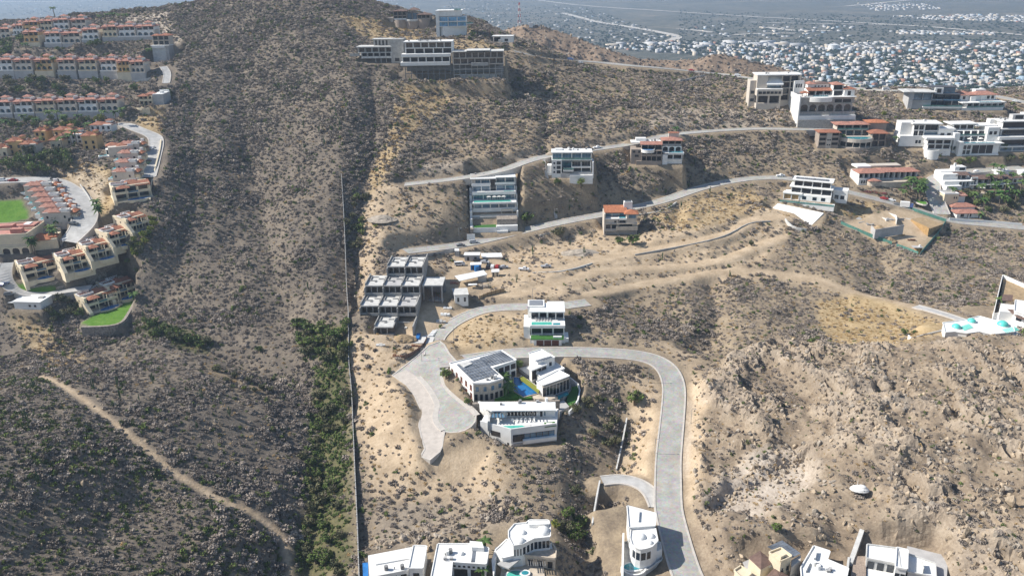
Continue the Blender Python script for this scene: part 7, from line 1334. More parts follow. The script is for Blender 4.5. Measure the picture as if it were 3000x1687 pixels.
c = at_y(1550, 76, 905); o = House('mast_hut', 'small white hut beside the radio mast', 'hut', None, loc=tuple(c)); o.box('wall', 0, 4, 0, 3, -2, 3, WHITE); o.box('roof', -.2, 4.2, -.2, 3.2, 3, 3.3, SHEET)
# white capsule on stilts
p = hit(2516, 1444); g = House('white_capsule', 'white oval capsule on legs stranded on the rocky slope', 'capsule', None, loc=tuple(p+np.array([0, 0, .4])), rz=-.25)
for x, y in ((-1.4, -.5), (1.2, -.6), (1.3, .7), (-1.3, .7)): g.box('leg', x, x+.18, y, y+.18, -2.2, 1.0, WHITE)
g.put('dome', 'shell', -2.6, 2.6, -1.5, 1.5, 1.0, 2.1, WHITE); g.put('cyl', 'rim', -2.7, 2.7, -1.6, 1.6, .75, 1.0, WHITE); g.put('dome', 'canopy', -.8, 1.9, -.9, .9, 1.75, 2.5, WHITE); g.box('hatch', -1.6, -1.1, -.75, -.45, 1.5, 1.85, GREYP); g.box('window', .2, 1.2, -1.25, -1.05, 1.25, 1.5, GLASS); g.put('cyl', 'antenna', -.6, -.5, .9, 1.0, 1.8, 3.6, WHITE)
# ------------------------------------------------------------------ vehicles
def car_meshes(kind, m):
    k = ('car', kind, m.name)
    if k in LIB: return LIB[k]
    if kind == 'pickup': prof = [(-2.6, .45), (-2.6, 1.05), (-.5, 1.05), (-.35, 1.75), (.85, 1.75), (1.35, 1.12), (2.45, 1.0), (2.6, .45)]; L_ = (-.3, .75)
    elif kind == 'van': prof = [(-2.6, .4), (-2.6, 1.95), (1.5, 2.0), (2.2, 1.15), (2.6, 1.0), (2.65, .4)]; L_ = (-2.4, 1.3)
    elif kind == 'suv': prof = [(-2.3, .4), (-2.35, 1.1), (-2.1, 1.75), (.5, 1.78), (1.15, 1.15), (2.25, 1.0), (2.35, .4)]; L_ = (-1.9, .4)
    else: prof = [(-2.2, .35), (-2.25, .95), (-1.5, 1.05), (-.95, 1.48), (.35, 1.5), (1.1, 1.0), (2.15, .85), (2.25, .35)]; L_ = (-.9, .3)
    n = len(prof); v = []; f = []
    for s_, tw in ((-1, 1), (1, 1)):
        for x, z in prof: v.append((x, s_*(.92 if z < 1.2 else .76), z))
    f = [tuple(range(n-1, -1, -1))[::-1], tuple(range(n, 2*n))[::-1]]+[(i, (i+1) % n, n+(i+1) % n, n+i)[::-1] for i in range(n)]
    body = mk('car_body', v, f, m)
    zt = max(z for x, z in prof); gl = mk('car_glass', [(x, s_*.86, z) for s_ in (-1, 1) for x, z in ((L_[0], 1.1), (L_[1]+.35, 1.1), (L_[1], zt-.16), (L_[0]+.1, zt-.16))]+[(L_[1]+.16, -.7, zt-.08), (L_[1]+.16, .7, zt-.08), (prof[-3][0]+.0, .8, prof[-3][1]+.08), (prof[-3][0]+.0, -.8, prof[-3][1]+.08)], [(0, 1, 2, 3), (7, 6, 5, 4), (8, 9, 10, 11)], GLASS)
    LIB[k] = (body, gl); return LIB[k]
WHEEL = lib('cyl', BLACK); HEADL = mat('headlight_glass', (.7, .7, .68), .2, .05, 2); TAILL = mat('tail_light_red', (.4, .02, .02), .3, .05, 2)
def car(px, py, deg, kind, col, label):
    p = hit(px, py); b, gl = car_meshes(kind, CARCOL[col]); o = link('car' if kind != 'pickup' else 'pickup_truck', None, None, tuple(p+np.array([0, 0, .12])), R(deg)); tag(o, label, 'car' if kind != 'pickup' else 'truck')
    link('body', b, o); link('windows', gl, o)
    for x in (-1.45, 1.45):
        for y in (-.98, .72):
            w_ = link('wheel', WHEEL, o, (x-.34, y+.26, 0), 0, (.68, .68, .26)); w_.rotation_euler = (math.pi/2, 0, 0)
    for y in (-.8, .5):
        link('headlight', lib('box', HEADL), o, (2.2, y, .7), 0, (.08, .3, .16)); link('tail_light', lib('box', TAILL), o, (-2.42, y, .8), 0, (.08, .3, .18))
cn = ['white', 'silver', 'black', 'dark blue', 'red', 'grey', 'green']
CARS = [(1347,778,5,'van',0,'parked alone at the yard entrance'),(1400,767,-20,'sedan',2,'below the site office cabin'),(1421,771,-15,'sedan',1,'beside the black car below the site office'),(1431,785,80,'suv',2,'left end of the parked group right of the blue container'),(1443,786,85,'suv',0,'second in the parked group right of the blue container'),(1457,786,80,'suv',4,'third in the parked group right of the blue container'),(1476,786,5,'sedan',1,'right end of the parked group in the yard'),(1535,792,-10,'pickup',0,'on the dirt track right of the yard'),(1600,784,5,'pickup',1,'on the dirt track above the low concrete wall'),
 (1388,713,10,'suv',1,'on the hillside road below the terraced mansion'),(1350,722,8,'sedan',5,'at the lower end of the hillside road'),(1727,440,14,'sedan',2,'on the upper road right of the glass-fronted house'),(1750,436,14,'pickup',0,'on the upper road ahead of the black car'),(2026,209,-20,'sedan',4,'on the ridge road'),(2161,224,-20,'suv',0,'on the ridge road left of the beige house'),(1672,177,-22,'suv',3,'at the upper end of the ridge road'),(2545,263,-5,'sedan',2,'on the ridge road right of the arched villa'),(2596,265,-5,'van',0,'on the ridge road left of the charcoal house'),(2287,518,2,'pickup',0,'on the hillside road behind the solar roofed house'),(2332,523,-15,'sedan',5,'on the hillside road behind the ramp house roof'),
 (2590,585,-25,'sedan',4,'by the boulevard planting below the tan villa'),(2612,590,-25,'sedan',0,'behind the red one below the tan villa'),(2630,602,-25,'sedan',5,'beside the box truck near the excavation'),(161,531,-25,'suv',2,'at the far bend of the car park'),(150,537,-25,'sedan',5,'second at the far bend of the car park'),(178,549,80,'sedan',3,'crossing the car park bend'),(197,566,-10,'suv',1,'in the car park, upper right bay'),(218,586,-10,'sedan',3,'in the car park beside the silver car'),(226,600,-10,'sedan',0,'in the car park, middle bay'),(224,606,-10,'sedan',1,'in the car park below the white sedan'),(213,648,-10,'suv',2,'in the shaded lower bay of the car park'),(216,658,-10,'sedan',5,'in the shaded car park below the black car'),(199,708,30,'suv',0,'large, on the lower end of the car park road'),(10,532,5,'suv',0,'at the left edge on the car park road'),(40,532,5,'sedan',4,'at the left end of the car park road'),(14,836,70,'sedan',3,'on the villa drive at the left edge'),(30,866,20,'suv',5,'under the canopy by the utility building'),(448,438,80,'pickup',0,'on the terrace drive beside the tiled column'),(436,482,80,'sedan',6,'on the terrace drive lower down'),(1562,905,15,'sedan',2,'parked behind the hillside pool house'),(1700,187,-20,'sedan',1,'on the ridge road near the top'),(2862,506,3,'sedan',0,'on the boulevard behind the compound'),(2975,300,-30,'sedan',0,'on the ridge road at the right edge')]
knd = {'van': 'van', 'sedan': 'car', 'suv': 'large car', 'pickup': 'pickup truck'}
for (px_, py_, dg, kd, cl, lb) in CARS: car(px_, py_, dg, kd, cl, '%s %s %s' % (cn[cl], knd[kd], lb))
p = hit(2655, 610); g = House('box_truck', 'white box truck at the upper corner of the excavation site', 'truck', None, loc=tuple(p+np.array([0, 0, .1])), rz=R(-22)); g.box('cargo_box', -3.4, 1.4, -1.2, 1.2, .9, 3.6, SHEET); g.box('cab', 1.5, 3.2, -1.1, 1.1, .6, 2.7, paint('truck_blue', (.08, .14, .35))); g.box('windscreen', 3.18, 3.24, -.9, .9, 1.6, 2.5, GLASS); [g.put('cyl', 'wheel', x, x+.9, y, y+.9, .0, .3, BLACK).__setattr__('rotation_euler', (math.pi/2, 0, 0)) for x in (-2.6, 1.9) for y in (-.9, 1.2)]

# street lamps along the roads
LM = mat('lamp_post_metal', (.30, .30, .30), .5, .1, 2)
def lamp(px, py, label, side=1):
    p = hit(px, py); o = link('street_lamp', None, None, tuple(p)); tag(o, label, 'street lamp', 'street lamps along the roads'); link('post', lib('cyl', LM), o, (-.08, -.08, -.3), 0, (.16, .16, 6.3)); link('arm', lib('box', LM), o, (0 if side > 0 else -1.5, -.05, 5.9), 0, (1.5, .1, .1)); link('lamp_head', lib('box', WHITE), o, (1.2*side-.25, -.15, 5.78), 0, (.5, .3, .12))
for a, b, lb in ((1918,1330,'beside the lower road above the bridge road'),(2024,1240,'on the right kerb of the lower road'),(1900,1120,'inside the bend of the lower road'),(1760,1015,'at the top of the lower road loop'),(1330,1000,'at the foot of the spur road'),(1560,882,'on the far kerb of the spur road'),(1345,700,'above the hillside road near its end'),(1625,643,'on the hillside road left of the orange roof'),(1882,590,'on the hillside road right of the orange roof'),(2060,536,'on the upper bend of the hillside road'),(1440,500,'on the upper road behind the terraced mansion'),(2050,372,'on the upper road right of the taupe house'),(1750,170,'on the ridge road'),(2100,207,'on the ridge road near the beige house'),(1236,1060,'at the edge of the junction paving')): lamp(a, b, 'thin grey street lamp '+lb)

# loose building material
def stack(px, py, n, m, label, sx=1.2, sy=.9, hh=.5, deg=0):
    p = hit(px, py); o = link('material_stack', None, None, tuple(p), R(deg)); tag(o, label, 'material'); q = random.Random(px)
    for i in range(n): link('bundle', lib('box', m), o, (sx*1.15*(i % 3)+q.uniform(-.1, .1), sy*1.2*(i // 3)+q.uniform(-.1, .1), -.2), q.uniform(-.1, .1), (sx, sy, hh*q.uniform(.6, 1.4)+.2))
for a in ((1298,905,6,SHEET,'white wrapped blocks beside the spur road bank'),(1290,925,6,SHEET,'white wrapped blocks in the court of the concrete shell'),(1278,945,5,CONCL,'pale blocks lower in the court of the concrete shell'),(1318,832,5,TILEP,'red brick stack left of the canopy shelter'),(1405,842,6,ROCKG,'pile of rough stone blocks below the canopy'),(1100,1015,5,CONCL,'rubble sacks in front of the concrete shell'),(1205,1016,4,WOOD,'dark timber offcuts near the junction fence'),(1150,1046,4,WOOD,'scattered planks on the bare slope left of the junction'),(2600,645,5,GREYP,'grey block stack inside the excavation'),(2630,690,5,PLY,'timber stack in the middle of the excavation'),(2540,660,4,CONC,'block stack at the left of the excavation'),(2660,705,3,WOOD,'long planks on the excavation floor'),(1265,1000,6,STONEG,'paving stone stack at the roadside by the junction')): stack(*a)
# ------------------------------------------------------------------ plants and rocks
def tri_cloud(name, n, r, zc, size, mats, seed, flat=.75, clumps=0, up=.5, shell=.55):
    rs = np.random.RandomState(seed); c = []
    if clumps:
        cc = rs.normal(size=(clumps, 3)); cc /= np.linalg.norm(cc, axis=1)[:, None]; cc *= rs.uniform(.35, .85, (clumps, 1)); cr = rs.uniform(.28, .5, clumps)
    v = np.zeros((n*3, 3))
    for i in range(n):
        d_ = rs.normal(size=3); d_ /= np.linalg.norm(d_)+1e-9; rad = rs.uniform(shell, 1)
        if clumps: k = rs.randint(clumps); p = cc[k]+d_*rad*cr[k]
        else:
            d_[2] = abs(d_[2]) if up else d_[2]; p = d_*rad
        p = p*np.array([r, r, r*flat])+np.array([0, 0, zc])
        a = rs.normal(size=3); a /= np.linalg.norm(a); b = rs.normal(size=3); b -= a*(a@b); b /= np.linalg.norm(b)+1e-9; s_ = size*rs.uniform(.6, 1.4)
        v[i*3] = p-a*s_*.6; v[i*3+1] = p+a*s_*.6+b*s_*.15; v[i*3+2] = p+b*s_
    me_ = mk(name, v, [(3*i, 3*i+1, 3*i+2) for i in range(n)]); [me_.materials.append(m) for m in mats]
    if len(mats) > 1: me_.polygons.foreach_set('material_index', rs.randint(0, len(mats), n).astype(np.int32))
    return me_
def rock_mesh(name, seed, sub, m, sc=(1, 1, .8), rough=.32):
    bm = bmesh.new(); bmesh.ops.create_icosphere(bm, subdivisions=sub, radius=1.0); rs = np.random.RandomState(seed); pl = rs.normal(size=(9, 3)); pl /= np.linalg.norm(pl, axis=1)[:, None]; dc = rs.uniform(.38, .85, 9)
    for v_ in bm.verts:
        p = np.array(v_.co)
        for n_, d_ in zip(pl, dc):
            t = p@n_-d_
            if t > 0: p = p-n_*t
        p = p*(1+rough*.25*(rs.rand()-.5)); v_.co = Vector(p*np.array(sc))
    me_ = bpy.data.meshes.new(name); bm.to_mesh(me_); bm.free(); me_.materials.append(m); return me_
ROCKS = [rock_mesh('rock%d' % i, 10+i, 2, ROCKM if i % 3 else ROCKG, sc) for i, sc in enumerate(((1.1, .8, .8), (.8, 1, 1.1), (1.3, .8, .6), (.75, .85, 1.6), (1.1, 1, .9), (.65, .9, 2.0)))]
DRY = [tri_cloud('dry_shrub_mesh%d' % i, 130, 1.0, .12, .34, [DRYLEAF], 100+i, .8, 7 if i else 0, shell=.3) for i in range(3)]
OLV = [tri_cloud('olive_shrub_mesh%d' % i, 150, 1.0, .15, .32, [OLIVE, OLIVE, GREEN], 120+i, .8, 8) for i in range(2)]
TUF = [tri_cloud('grass_tuft_mesh%d' % i, 60, 1.0, .02, .30, [DRYGOLD], 140+i, .4, 0, shell=.1) for i in range(2)]
GRN = [tri_cloud('green_shrub_mesh', 170, 1.0, .2, .32, [GREEN, GREEN, OLIVE], 150, .85, 9)]
hide = bpy.data.collections.new('plant_forms')
def scatter(name, label, meshes, P, S, RZ, tilt=0.0):
    rs = np.random.RandomState(len(P)); me_ = bpy.data.meshes.new(name); n = len(P)
    me_.vertices.add(n); me_.vertices.foreach_set('co', np.asarray(P, np.float32).ravel())
    a = me_.attributes.new('size', 'FLOAT_VECTOR', 'POINT'); a.data.foreach_set('vector', np.asarray(S, np.float32).ravel())
    a = me_.attributes.new('turn', 'FLOAT_VECTOR', 'POINT'); rot = np.zeros((n, 3), np.float32); rot[:, 2] = RZ; rot[:, 0] = rs.uniform(-tilt, tilt, n); rot[:, 1] = rs.uniform(-tilt, tilt, n); a.data.foreach_set('vector', rot.ravel())
    a = me_.attributes.new('form', 'INT', 'POINT'); a.data.foreach_set('value', rs.randint(0, len(meshes), n).astype(np.int32))
    o = link(name, me_); o['kind'] = 'stuff'; o['label'] = label
    coll = bpy.data.collections.new(name+'_forms')
    for i, m_ in enumerate(meshes): q = bpy.data.objects.new('%s_form_%02d' % (name, i), m_); coll.objects.link(q)
    ng = bpy.data.node_groups.new(name, 'GeometryNodeTree'); ng.interface.new_socket('Geometry', in_out='INPUT', socket_type='NodeSocketGeometry'); ng.interface.new_socket('Geometry', in_out='OUTPUT', socket_type='NodeSocketGeometry')
    N = ng.nodes; gi = N.new('NodeGroupInput'); go = N.new('NodeGroupOutput'); m2p = N.new('GeometryNodeMeshToPoints'); iop = N.new('GeometryNodeInstanceOnPoints'); ci = N.new('GeometryNodeCollectionInfo')
    ci.inputs['Collection'].default_value = coll; ci.inputs['Separate Children'].default_value = True; ci.inputs['Reset Children'].default_value = True
    def na(nm, ty): q = N.new('GeometryNodeInputNamedAttribute'); q.data_type = ty; q.inputs['Name'].default_value = nm; return [s for s in q.outputs if s.name == 'Attribute' and s.enabled][0]
    L = ng.links; L.new(gi.outputs[0], m2p.inputs['Mesh']); L.new(m2p.outputs[0], iop.inputs['Points']); L.new(ci.outputs[0], iop.inputs['Instance']); iop.inputs['Pick Instance'].default_value = True
    L.new(na('form', 'INT'), iop.inputs['Instance Index']); L.new(na('turn', 'FLOAT_VECTOR'), iop.inputs['Rotation']); L.new(na('size', 'FLOAT_VECTOR'), iop.inputs['Scale']); L.new(iop.outputs[0], go.inputs[0])
    md = o.modifiers.new('scatter', 'NODES'); md.node_group = ng; return o
def in_view(P, mx=60, my=60):
    v = P-np.array([0, 0, CAM_Z]); w = v@fw; x = 1500+FPX*(v@rt)/w; y = 843.5-FPX*(v@up)/w
    return (w > 10) & (x > -mx) & (x < 3000+mx) & (y > -my) & (y < 1687+my), x, y
def jitter(step, seed, x0=X0, x1=X1, y0=Y0, y1=Y1):
    rs = np.random.RandomState(seed); gx, gy = np.meshgrid(np.arange(x0, x1, step), np.arange(y0, y1, step))
    x = (gx+rs.uniform(-.5, .5, gx.shape)*step).ravel(); y = (gy+rs.uniform(-.5, .5, gy.shape)*step).ravel(); return x, y, rs
def zv(k, x, y): return hz(x, y, ZONE[k])
def where(a, b):
    if a < 1000:
        t = np.interp(a, [100, 350, 640, 850], [1098, 1249, 1462, 1580])
        return (('below' if b > t else 'above')+' the diagonal footpath, '+('at the left edge' if a < 230 else 'left of the path middle' if a < 470 else 'right of the path middle' if a < 680 else 'near its lower end')+(', low down' if b > 1500 else ', half way up' if b > 1330 else ', in the upper part')) if a < 850 else 'in the valley left of the boundary wall'
    if a < 1500: return 'on the slope between the boundary wall and the domed villa'
    if a < 1960: return 'in the ravine left of the lower road'
    if a < 2330: return 'on the rocky hill just right of the lower road' if b < 1320 else 'around the pale quarry cut beside the lower road'
    if a < 2640: return 'on the rocky hill above the white capsule' if b < 1430 else 'on the rocky hill above the bottom row of roofs'
    return 'on the upper right of the rocky hill' if b < 1300 else 'on the rocky hill in the lower right corner'
# dense dry brush
x, y, rs = jitter(1.45, 5); P = np.stack([x, y, hz(x, y)-.05], 1); ok, ix, iy = in_view(P)
x, y, P, ix, iy = x[ok], y[ok], P[ok], ix[ok], iy[ok]; n = len(x)
cl = fbm(x, y, 16, 3, 201); cl2 = fbm(x, y, 50, 3, 207)
rh = hz(x, y, mask_rh); sp = hz(x, y, spur)
den = (.55+.35*sstep(.36, .6, cl)+.4*(cl2-.5))*(1-.22*sstep(-75, -20, x)*sstep(240, 330, y))
den = den*(1-.28*rh)*(1-.85*zv('bare', x, y))*(1-.80*zv('gold', x, y))*(1-.6*zv('rock', x, y))+.40*sp
den = np.where(zv('clear', x, y) > .3, 0, den)*(1-zv('lawn', x, y))
pick = rs.rand(n) < den
typ = rs.rand(n); lush = zv('lush', x, y)
sz = (.42+.75*rs.rand(n)**1.5)*(1+.4*(cl > .58))*(1-.34*rh)*(1+.25*sstep(350, 500, y))
isO = pick & (typ < .12+.3*lush+.26*sp); isG = pick & ~isO & (typ < .13+1.0*lush); isD = pick & ~isO & ~isG
tuft = (rs.rand(n) < (.16+.5*zv('gold', x, y)+.12*rh)) & (zv('clear', x, y) < .3) & (zv('lawn', x, y) < .3) & ~pick
def S3(s, zf=1.0): return np.stack([s, s*rs.uniform(.8, 1.2, len(s)), s*zf*rs.uniform(.7, 1.2, len(s))], 1)
depth = P[:, 1]
# the largest in view stand as single plants
score = sz/depth; idx = np.where(isD & (ix > 0) & (ix < 3000) & (iy > 0) & (iy < 1687))[0]; big = idx[np.argsort(-score[idx])[:300]]
for k in big:
    o = link('dry_shrub', DRY[k % 3], None, tuple(P[k]), float(rs.rand()*6.28), (sz[k]*1.15, sz[k]*1.15, sz[k])); tag(o, 'leafless grey-brown shrub '+where(ix[k], iy[k]), 'shrub', 'large dry shrubs on the near slopes')
isD[big] = False
for nm, lb, ms, s_, zf in (('dry_brush', 'leafless grey-brown brush covering the hillsides', DRY, isD, 1.0), ('olive_brush', 'olive green brush among the dry scrub', OLV, isO, 1.0), ('green_brush', 'green brush in the valley bottoms', GRN, isG, 1.1), ('straw_tufts', 'dry straw-coloured grass tufts', TUF, tuft, .8)):
    scatter(nm, lb, ms, P[s_], S3(sz[s_], zf), rs.uniform(0, 6.28, s_.sum()))
# scrub and stones on the brown hills behind the ridge
xf, yf, rf = jitter(3.4, 6, -80, 470, 735, 1010); zf_ = hfar(xf, yf); kk = (zf_ > 40) & (rf.rand(len(xf)) < .8); Pf = np.stack([xf, yf, zf_-.1], 1)[kk]; mf = rf.rand(len(Pf)) < .72; sf = rf.uniform(.8, 1.9, len(Pf))
scatter('far_hill_brush', 'dry brush on the brown hills behind the ridge road', DRY, Pf[mf], np.stack([sf[mf]]*3, 1), rf.uniform(0, 6, mf.sum())); scatter('far_hill_rocks', 'reddish rocks on the brown hills behind the ridge road', ROCKS, Pf[~mf], np.stack([sf[~mf]]*3, 1), rf.uniform(0, 6, (~mf).sum()), .3)
# rocks
x, y, rs = jitter(1.6, 9); P = np.stack([x, y, hz(x, y)], 1); ok, ix, iy = in_view(P)
x, y, P, ix, iy = x[ok], y[ok], P[ok], ix[ok], iy[ok]; n = len(x)
rh = hz(x, y, mask_rh); sp = hz(x, y, spur); rk = fbm(x, y, 22, 3, 301); rk2 = 1-np.abs(2*fbm(x, y, 30, 3, 305)-1)
den = .02+.30*rh*sstep(.42, .7, rk)+.18*rh+.26*sp*sstep(.38, .62, rk)+.5*zv('rib', x, y)+.45*zv('rock', x, y)+.05*sstep(.55, .7, rk)
den = np.where(zv('clear', x, y) > .25, 0, den)*(1-zv('lawn', x, y)); pick = rs.rand(n) < den
sz = (.18+.5*rs.rand(n)**3)+.45*zv('rib', x, y)*rs.rand(n)*(1+rh*1.1*sstep(.5, .75, rk)*rs.rand(n)*1.6)+.9*(rs.rand(n) < .012)
outc = rh*(rk2 > .86)*(rs.rand(n) < .5)*sstep(.4, .6, rk); sz = np.where((outc > .3), sz+rs.uniform(.2, .9, n), sz); pick = pick | ((outc > .3) & (zv('clear', x, y) < .2))
# outcrops: jointed slabs standing in lines down the slope
ox, oy, os_ = [], [], []
def outcrop(px, py, n_, s0, s1, ln, dirx=-.35, wd=1.6):
    c = hit(px, py)
    for _ in range(n_):
        t = rs.uniform(-ln, ln); ox.append(c[0]+t*dirx*-1+rs.normal(0, wd)); oy.append(c[1]+t+rs.normal(0, .6)); os_.append(rs.uniform(s0, s1)*(1-.35*abs(t)/ln))
for (a, b) in ((2480,1180),(2600,1250),(2640,1235),(2690,1265),(2780,1180),(2795,1220),(2810,1265),(2825,1310),(2765,1330),(2745,1380),(2640,1385),(2610,1420),(2850,1120),(2900,1090),(2935,1150),(2960,1060),(2880,1030),(2980,1120),(2740,1040),(2650,1020),(2580,1040),(2520,1045),(2450,1055),(2900,1440),(2950,1450),(2870,1470),(2935,1400),(2985,1580),(2960,1640),(2550,1190),(2420,1150),(2700,1140),(2850,1230),(2920,1280),(2990,1300),(2680,1440)): outcrop(a, b, 14, .35, 1.35, 7)
for (a, b) in ((1100,1605),(1140,1590),(1185,1572),(1225,1580),(1270,1590),(1320,1562),(1350,1600),(1500,1492),(1530,1482),(1465,1505),(1420,1470)): outcrop(a, b, 11, .5, 1.8, 3, wd=2.4)
for (a, b) in ((100,1215),(180,1262),(250,1415),(40,1205),(680,1172),(720,1292),(60,1330),(420,1300),(540,1450),(300,1560),(640,1250),(300,1180)): outcrop(a, b, 9, .35, 1.1, 4, wd=2.5)
for (a, b) in ((700,90),(760,60),(900,30),(640,200),(840,250),(720,520),(650,700),(930,30),(910,45),(820,640)): outcrop(a, b, 8, .5, 1.4, 4, wd=3)
for (a, b) in ((2560,300),(2600,310),(2630,320),(2590,290),(2480,700),(2475,690),(2000,330),(2100,345),(2200,350),(2270,345),(1960,372)): outcrop(a, b, 9, .7, 1.9, 4, wd=3)
for k_ in range(46):       # fractured face of the quarry cut
    t = k_/45; ux_ = 2070+270*t; uy_ = 1478-172*t+14*math.sin(t*9)
    for r_ in range(3): outcrop(ux_+r_*4+rs.normal(0, 3), uy_+6+r_*(11+6*math.sin(t*3.1)), 1, .5, 1.1, .4, wd=.5)
ox, oy, os_ = np.array(ox), np.array(oy), np.array(os_); oz = hz(ox, oy); PO = np.stack([ox, oy, oz], 1); ok_, ix_, iy_ = in_view(PO); ok_ &= zv('clear', ox, oy) < .95
x = np.r_[x, ox[ok_]]; y = np.r_[y, oy[ok_]]; P = np.vstack([P, PO[ok_]]); ix = np.r_[ix, ix_[ok_]]; iy = np.r_[iy, iy_[ok_]]; sz = np.r_[sz, os_[ok_]]; pick = np.r_[pick, np.ones(ok_.sum(), bool)]
idx = np.where(pick & (ix > 0) & (ix < 3000) & (iy > 0) & (iy < 1687))[0]; big = idx[np.argsort(-(sz/P[:, 1])[idx])[:300]]
for k in big:
    o = link('boulder', ROCKS[k % 6], None, (x[k], y[k], P[k, 2]-sz[k]*.22), float(rs.rand()*6.28), (sz[k], sz[k]*.9, sz[k]*rs.uniform(.8, 1.3))); tag(o, ('tall upright' if k % 6 in (3, 5) else ('flat' if k % 6 == 2 else 'rounded'))+(' tan boulder ' if (k % 6) % 3 else ' grey boulder ')+where(ix[k], iy[k]), 'boulder', 'large boulders on the rocky slopes')
pick[big] = False
scatter('loose_rocks', 'loose tan and grey rocks strewn over the slopes', ROCKS, P[pick]-np.array([0, 0, .06]), np.stack([sz[pick], sz[pick]*rs.uniform(.7, 1.2, pick.sum()), sz[pick]*rs.uniform(.6, 1.4, pick.sum())], 1), rs.uniform(0, 6.28, pick.sum()), .3)
# trees
def trunk_mesh(name, hh, r0_, r1_, m, bend=.25, limbs=0, seed=1):
    rs = np.random.RandomState(seed); v = []; f = []
    def tube(a, b, ra, rb, n=6, seg=3, bd=0.0):
        a = np.array(a, float); b = np.array(b, float); base = len(v); off = rs.normal(size=3)*bd
        for j in range(seg+1):
            t = j/seg; c = a+(b-a)*t+off*math.sin(t*math.pi); r_ = ra+(rb-ra)*t
            for i in range(n): v.append((c[0]+r_*math.cos(6.283*i/n), c[1]+r_*math.sin(6.283*i/n), c[2]))
        for j in range(seg):
            for i in range(n): f.append((base+j*n+i, base+j*n+(i+1) % n, base+(j+1)*n+(i+1) % n, base+(j+1)*n+i))
    tube((0, 0, -.6), (0, 0, hh), r0_, r1_, bd=bend)
    for k in range(limbs): a = 6.283*k/limbs+rs.rand(); tube((0, 0, hh*.6), (math.cos(a)*hh*.5, math.sin(a)*hh*.5, hh*1.25), r1_*.8, r1_*.3)
    return mk(name, v, f, m)
TRK = [trunk_mesh('tree_trunk%d' % i, 1.3, .22, .14, BARK, .15, 4, i) for i in range(2)]
CRN = [tri_cloud('tree_crown%d' % i, 520, 1.0, 1.05, .22, [GREEN, GREEN, OLIVE], 170+i, .75, 16) for i in range(3)]
CRO = [tri_cloud('olive_crown%d' % i, 480, 1.0, 1.0, .22, [OLIVE], 180+i, .75, 14) for i in range(2)]
CRY = [tri_cloud('yellow_crown', 420, 1.0, 1.0, .2, [BRIGHT, BRIGHT, GREEN], 190, .75, 12)]
def tree(px, py, r_, kind, label, group=None, p=None, cat='tree'):
    p = hit(px, py) if p is None else p; k = int(abs(p[0]*13+p[1]*7)); cr = {'g': CRN, 'o': CRO, 'y': CRY}[kind]
    o = link('tree', None, None, tuple(p), (k % 628)/100, (r_, r_, r_*.95)); tag(o, label, cat, group); link('trunk', TRK[k % 2], o); link('crown', cr[k % len(cr)], o)
rs = np.random.RandomState(77)
def grove(poly, n, r0_, r1_, kinds, label, group):
    xs_ = [p[0] for p in poly]; ys_ = [p[1] for p in poly]; c_ = 0; t_ = 0; done = []
    while c_ < n and t_ < n*30:
        t_ += 1; a, b = rs.uniform(min(xs_), max(xs_)), rs.uniform(min(ys_), max(ys_))
        if not inpoly(np.array(a), np.array(b), poly): continue
        p = hit(a, b); r_ = rs.uniform(r0_, r1_)
        if zv('clear', p[0], p[1]) > .2 or any((p[0]-q[0])**2+(p[1]-q[1])**2 < (.75*r_)**2 for q in done): continue
        done.append(p); tree(a, b, r_, kinds[rs.randint(len(kinds))], label, group, p); c_ += 1
grove([(870,955),(1012,955),(1015,1060),(950,1070),(880,1040)], 26, 1.8, 3.0, 'ggo', 'green tree in the thicket against the boundary wall', 'thicket by the boundary wall')
grove([(930,1090),(1020,1080),(1030,1250),(1000,1420),(1010,1687),(860,1687),(900,1500),(890,1350),(910,1200)], 44, 1.3, 2.4, 'googoo', 'green tree in the lower valley left of the boundary wall', 'trees of the lower valley')
grove([(400,905),(470,960),(560,985),(640,1010),(600,1030),(500,1005),(420,985)], 16, 1.7, 2.6, 'gog', 'green tree below the tall stone spur wall', 'trees below the spur wall')
grove([(600,1060),(700,1090),(800,1150),(820,1200),(760,1180),(640,1110)], 10, 1.0, 1.7, 'yo', 'yellowish tree in the small gully on the left slope', 'yellowish gully trees')
grove([(0,470),(90,455),(220,450),(230,500),(150,520),(60,505),(0,515)], 26, 2.4, 3.6, 'ggo', 'dark green tree below the ochre houses', 'dark trees below the ochre houses')
grove([(0,232),(100,240),(250,235),(340,240),(330,290),(200,300),(100,290),(0,280)], 24, 2.0, 3.2, 'gogo', 'green tree on the terrace between two villa rows', 'trees between the villa rows')
grove([(0,345),(120,355),(330,340),(370,330),(360,360),(240,375),(100,380),(0,375)], 18, 1.8, 2.8, 'goy', 'green tree on the slope below the lowest long villa row', 'trees below the long villa row')
grove([(0,105),(60,108),(68,140),(40,170),(0,170)], 10, 2.2, 3.2, 'g', 'green tree at the left edge below the upper villa row', 'trees by the upper villa row')
grove([(240,118),(290,120),(300,135),(260,140)], 8, 1.4, 2.0, 'g', 'green tree under the balcony of the upper villa row', 'trees by the upper villa row balcony')
grove([(330,750),(420,690),(450,640),(460,680),(400,760),(340,800)], 15, 1.5, 2.4, 'gyo', 'green tree on the slope right of the diagonal pool villas', 'trees by the pool villas')
grove([(130,890),(230,870),(250,920),(200,960),(120,930)], 9, 1.7, 2.6, 'oog', 'grey-green tree between the utility building and the spur villa', 'trees by the utility building')
grove([(2800,480),(3000,462),(3000,492),(2800,500)], 12, 2.0, 3.2, 'og', 'green tree behind the boulevard compound', 'trees behind the compound')
grove([(2800,570),(3000,560),(3000,640),(2860,640)], 20, 1.8, 2.8, 'ggo', 'garden tree inside the boulevard compound', 'garden trees of the compound')
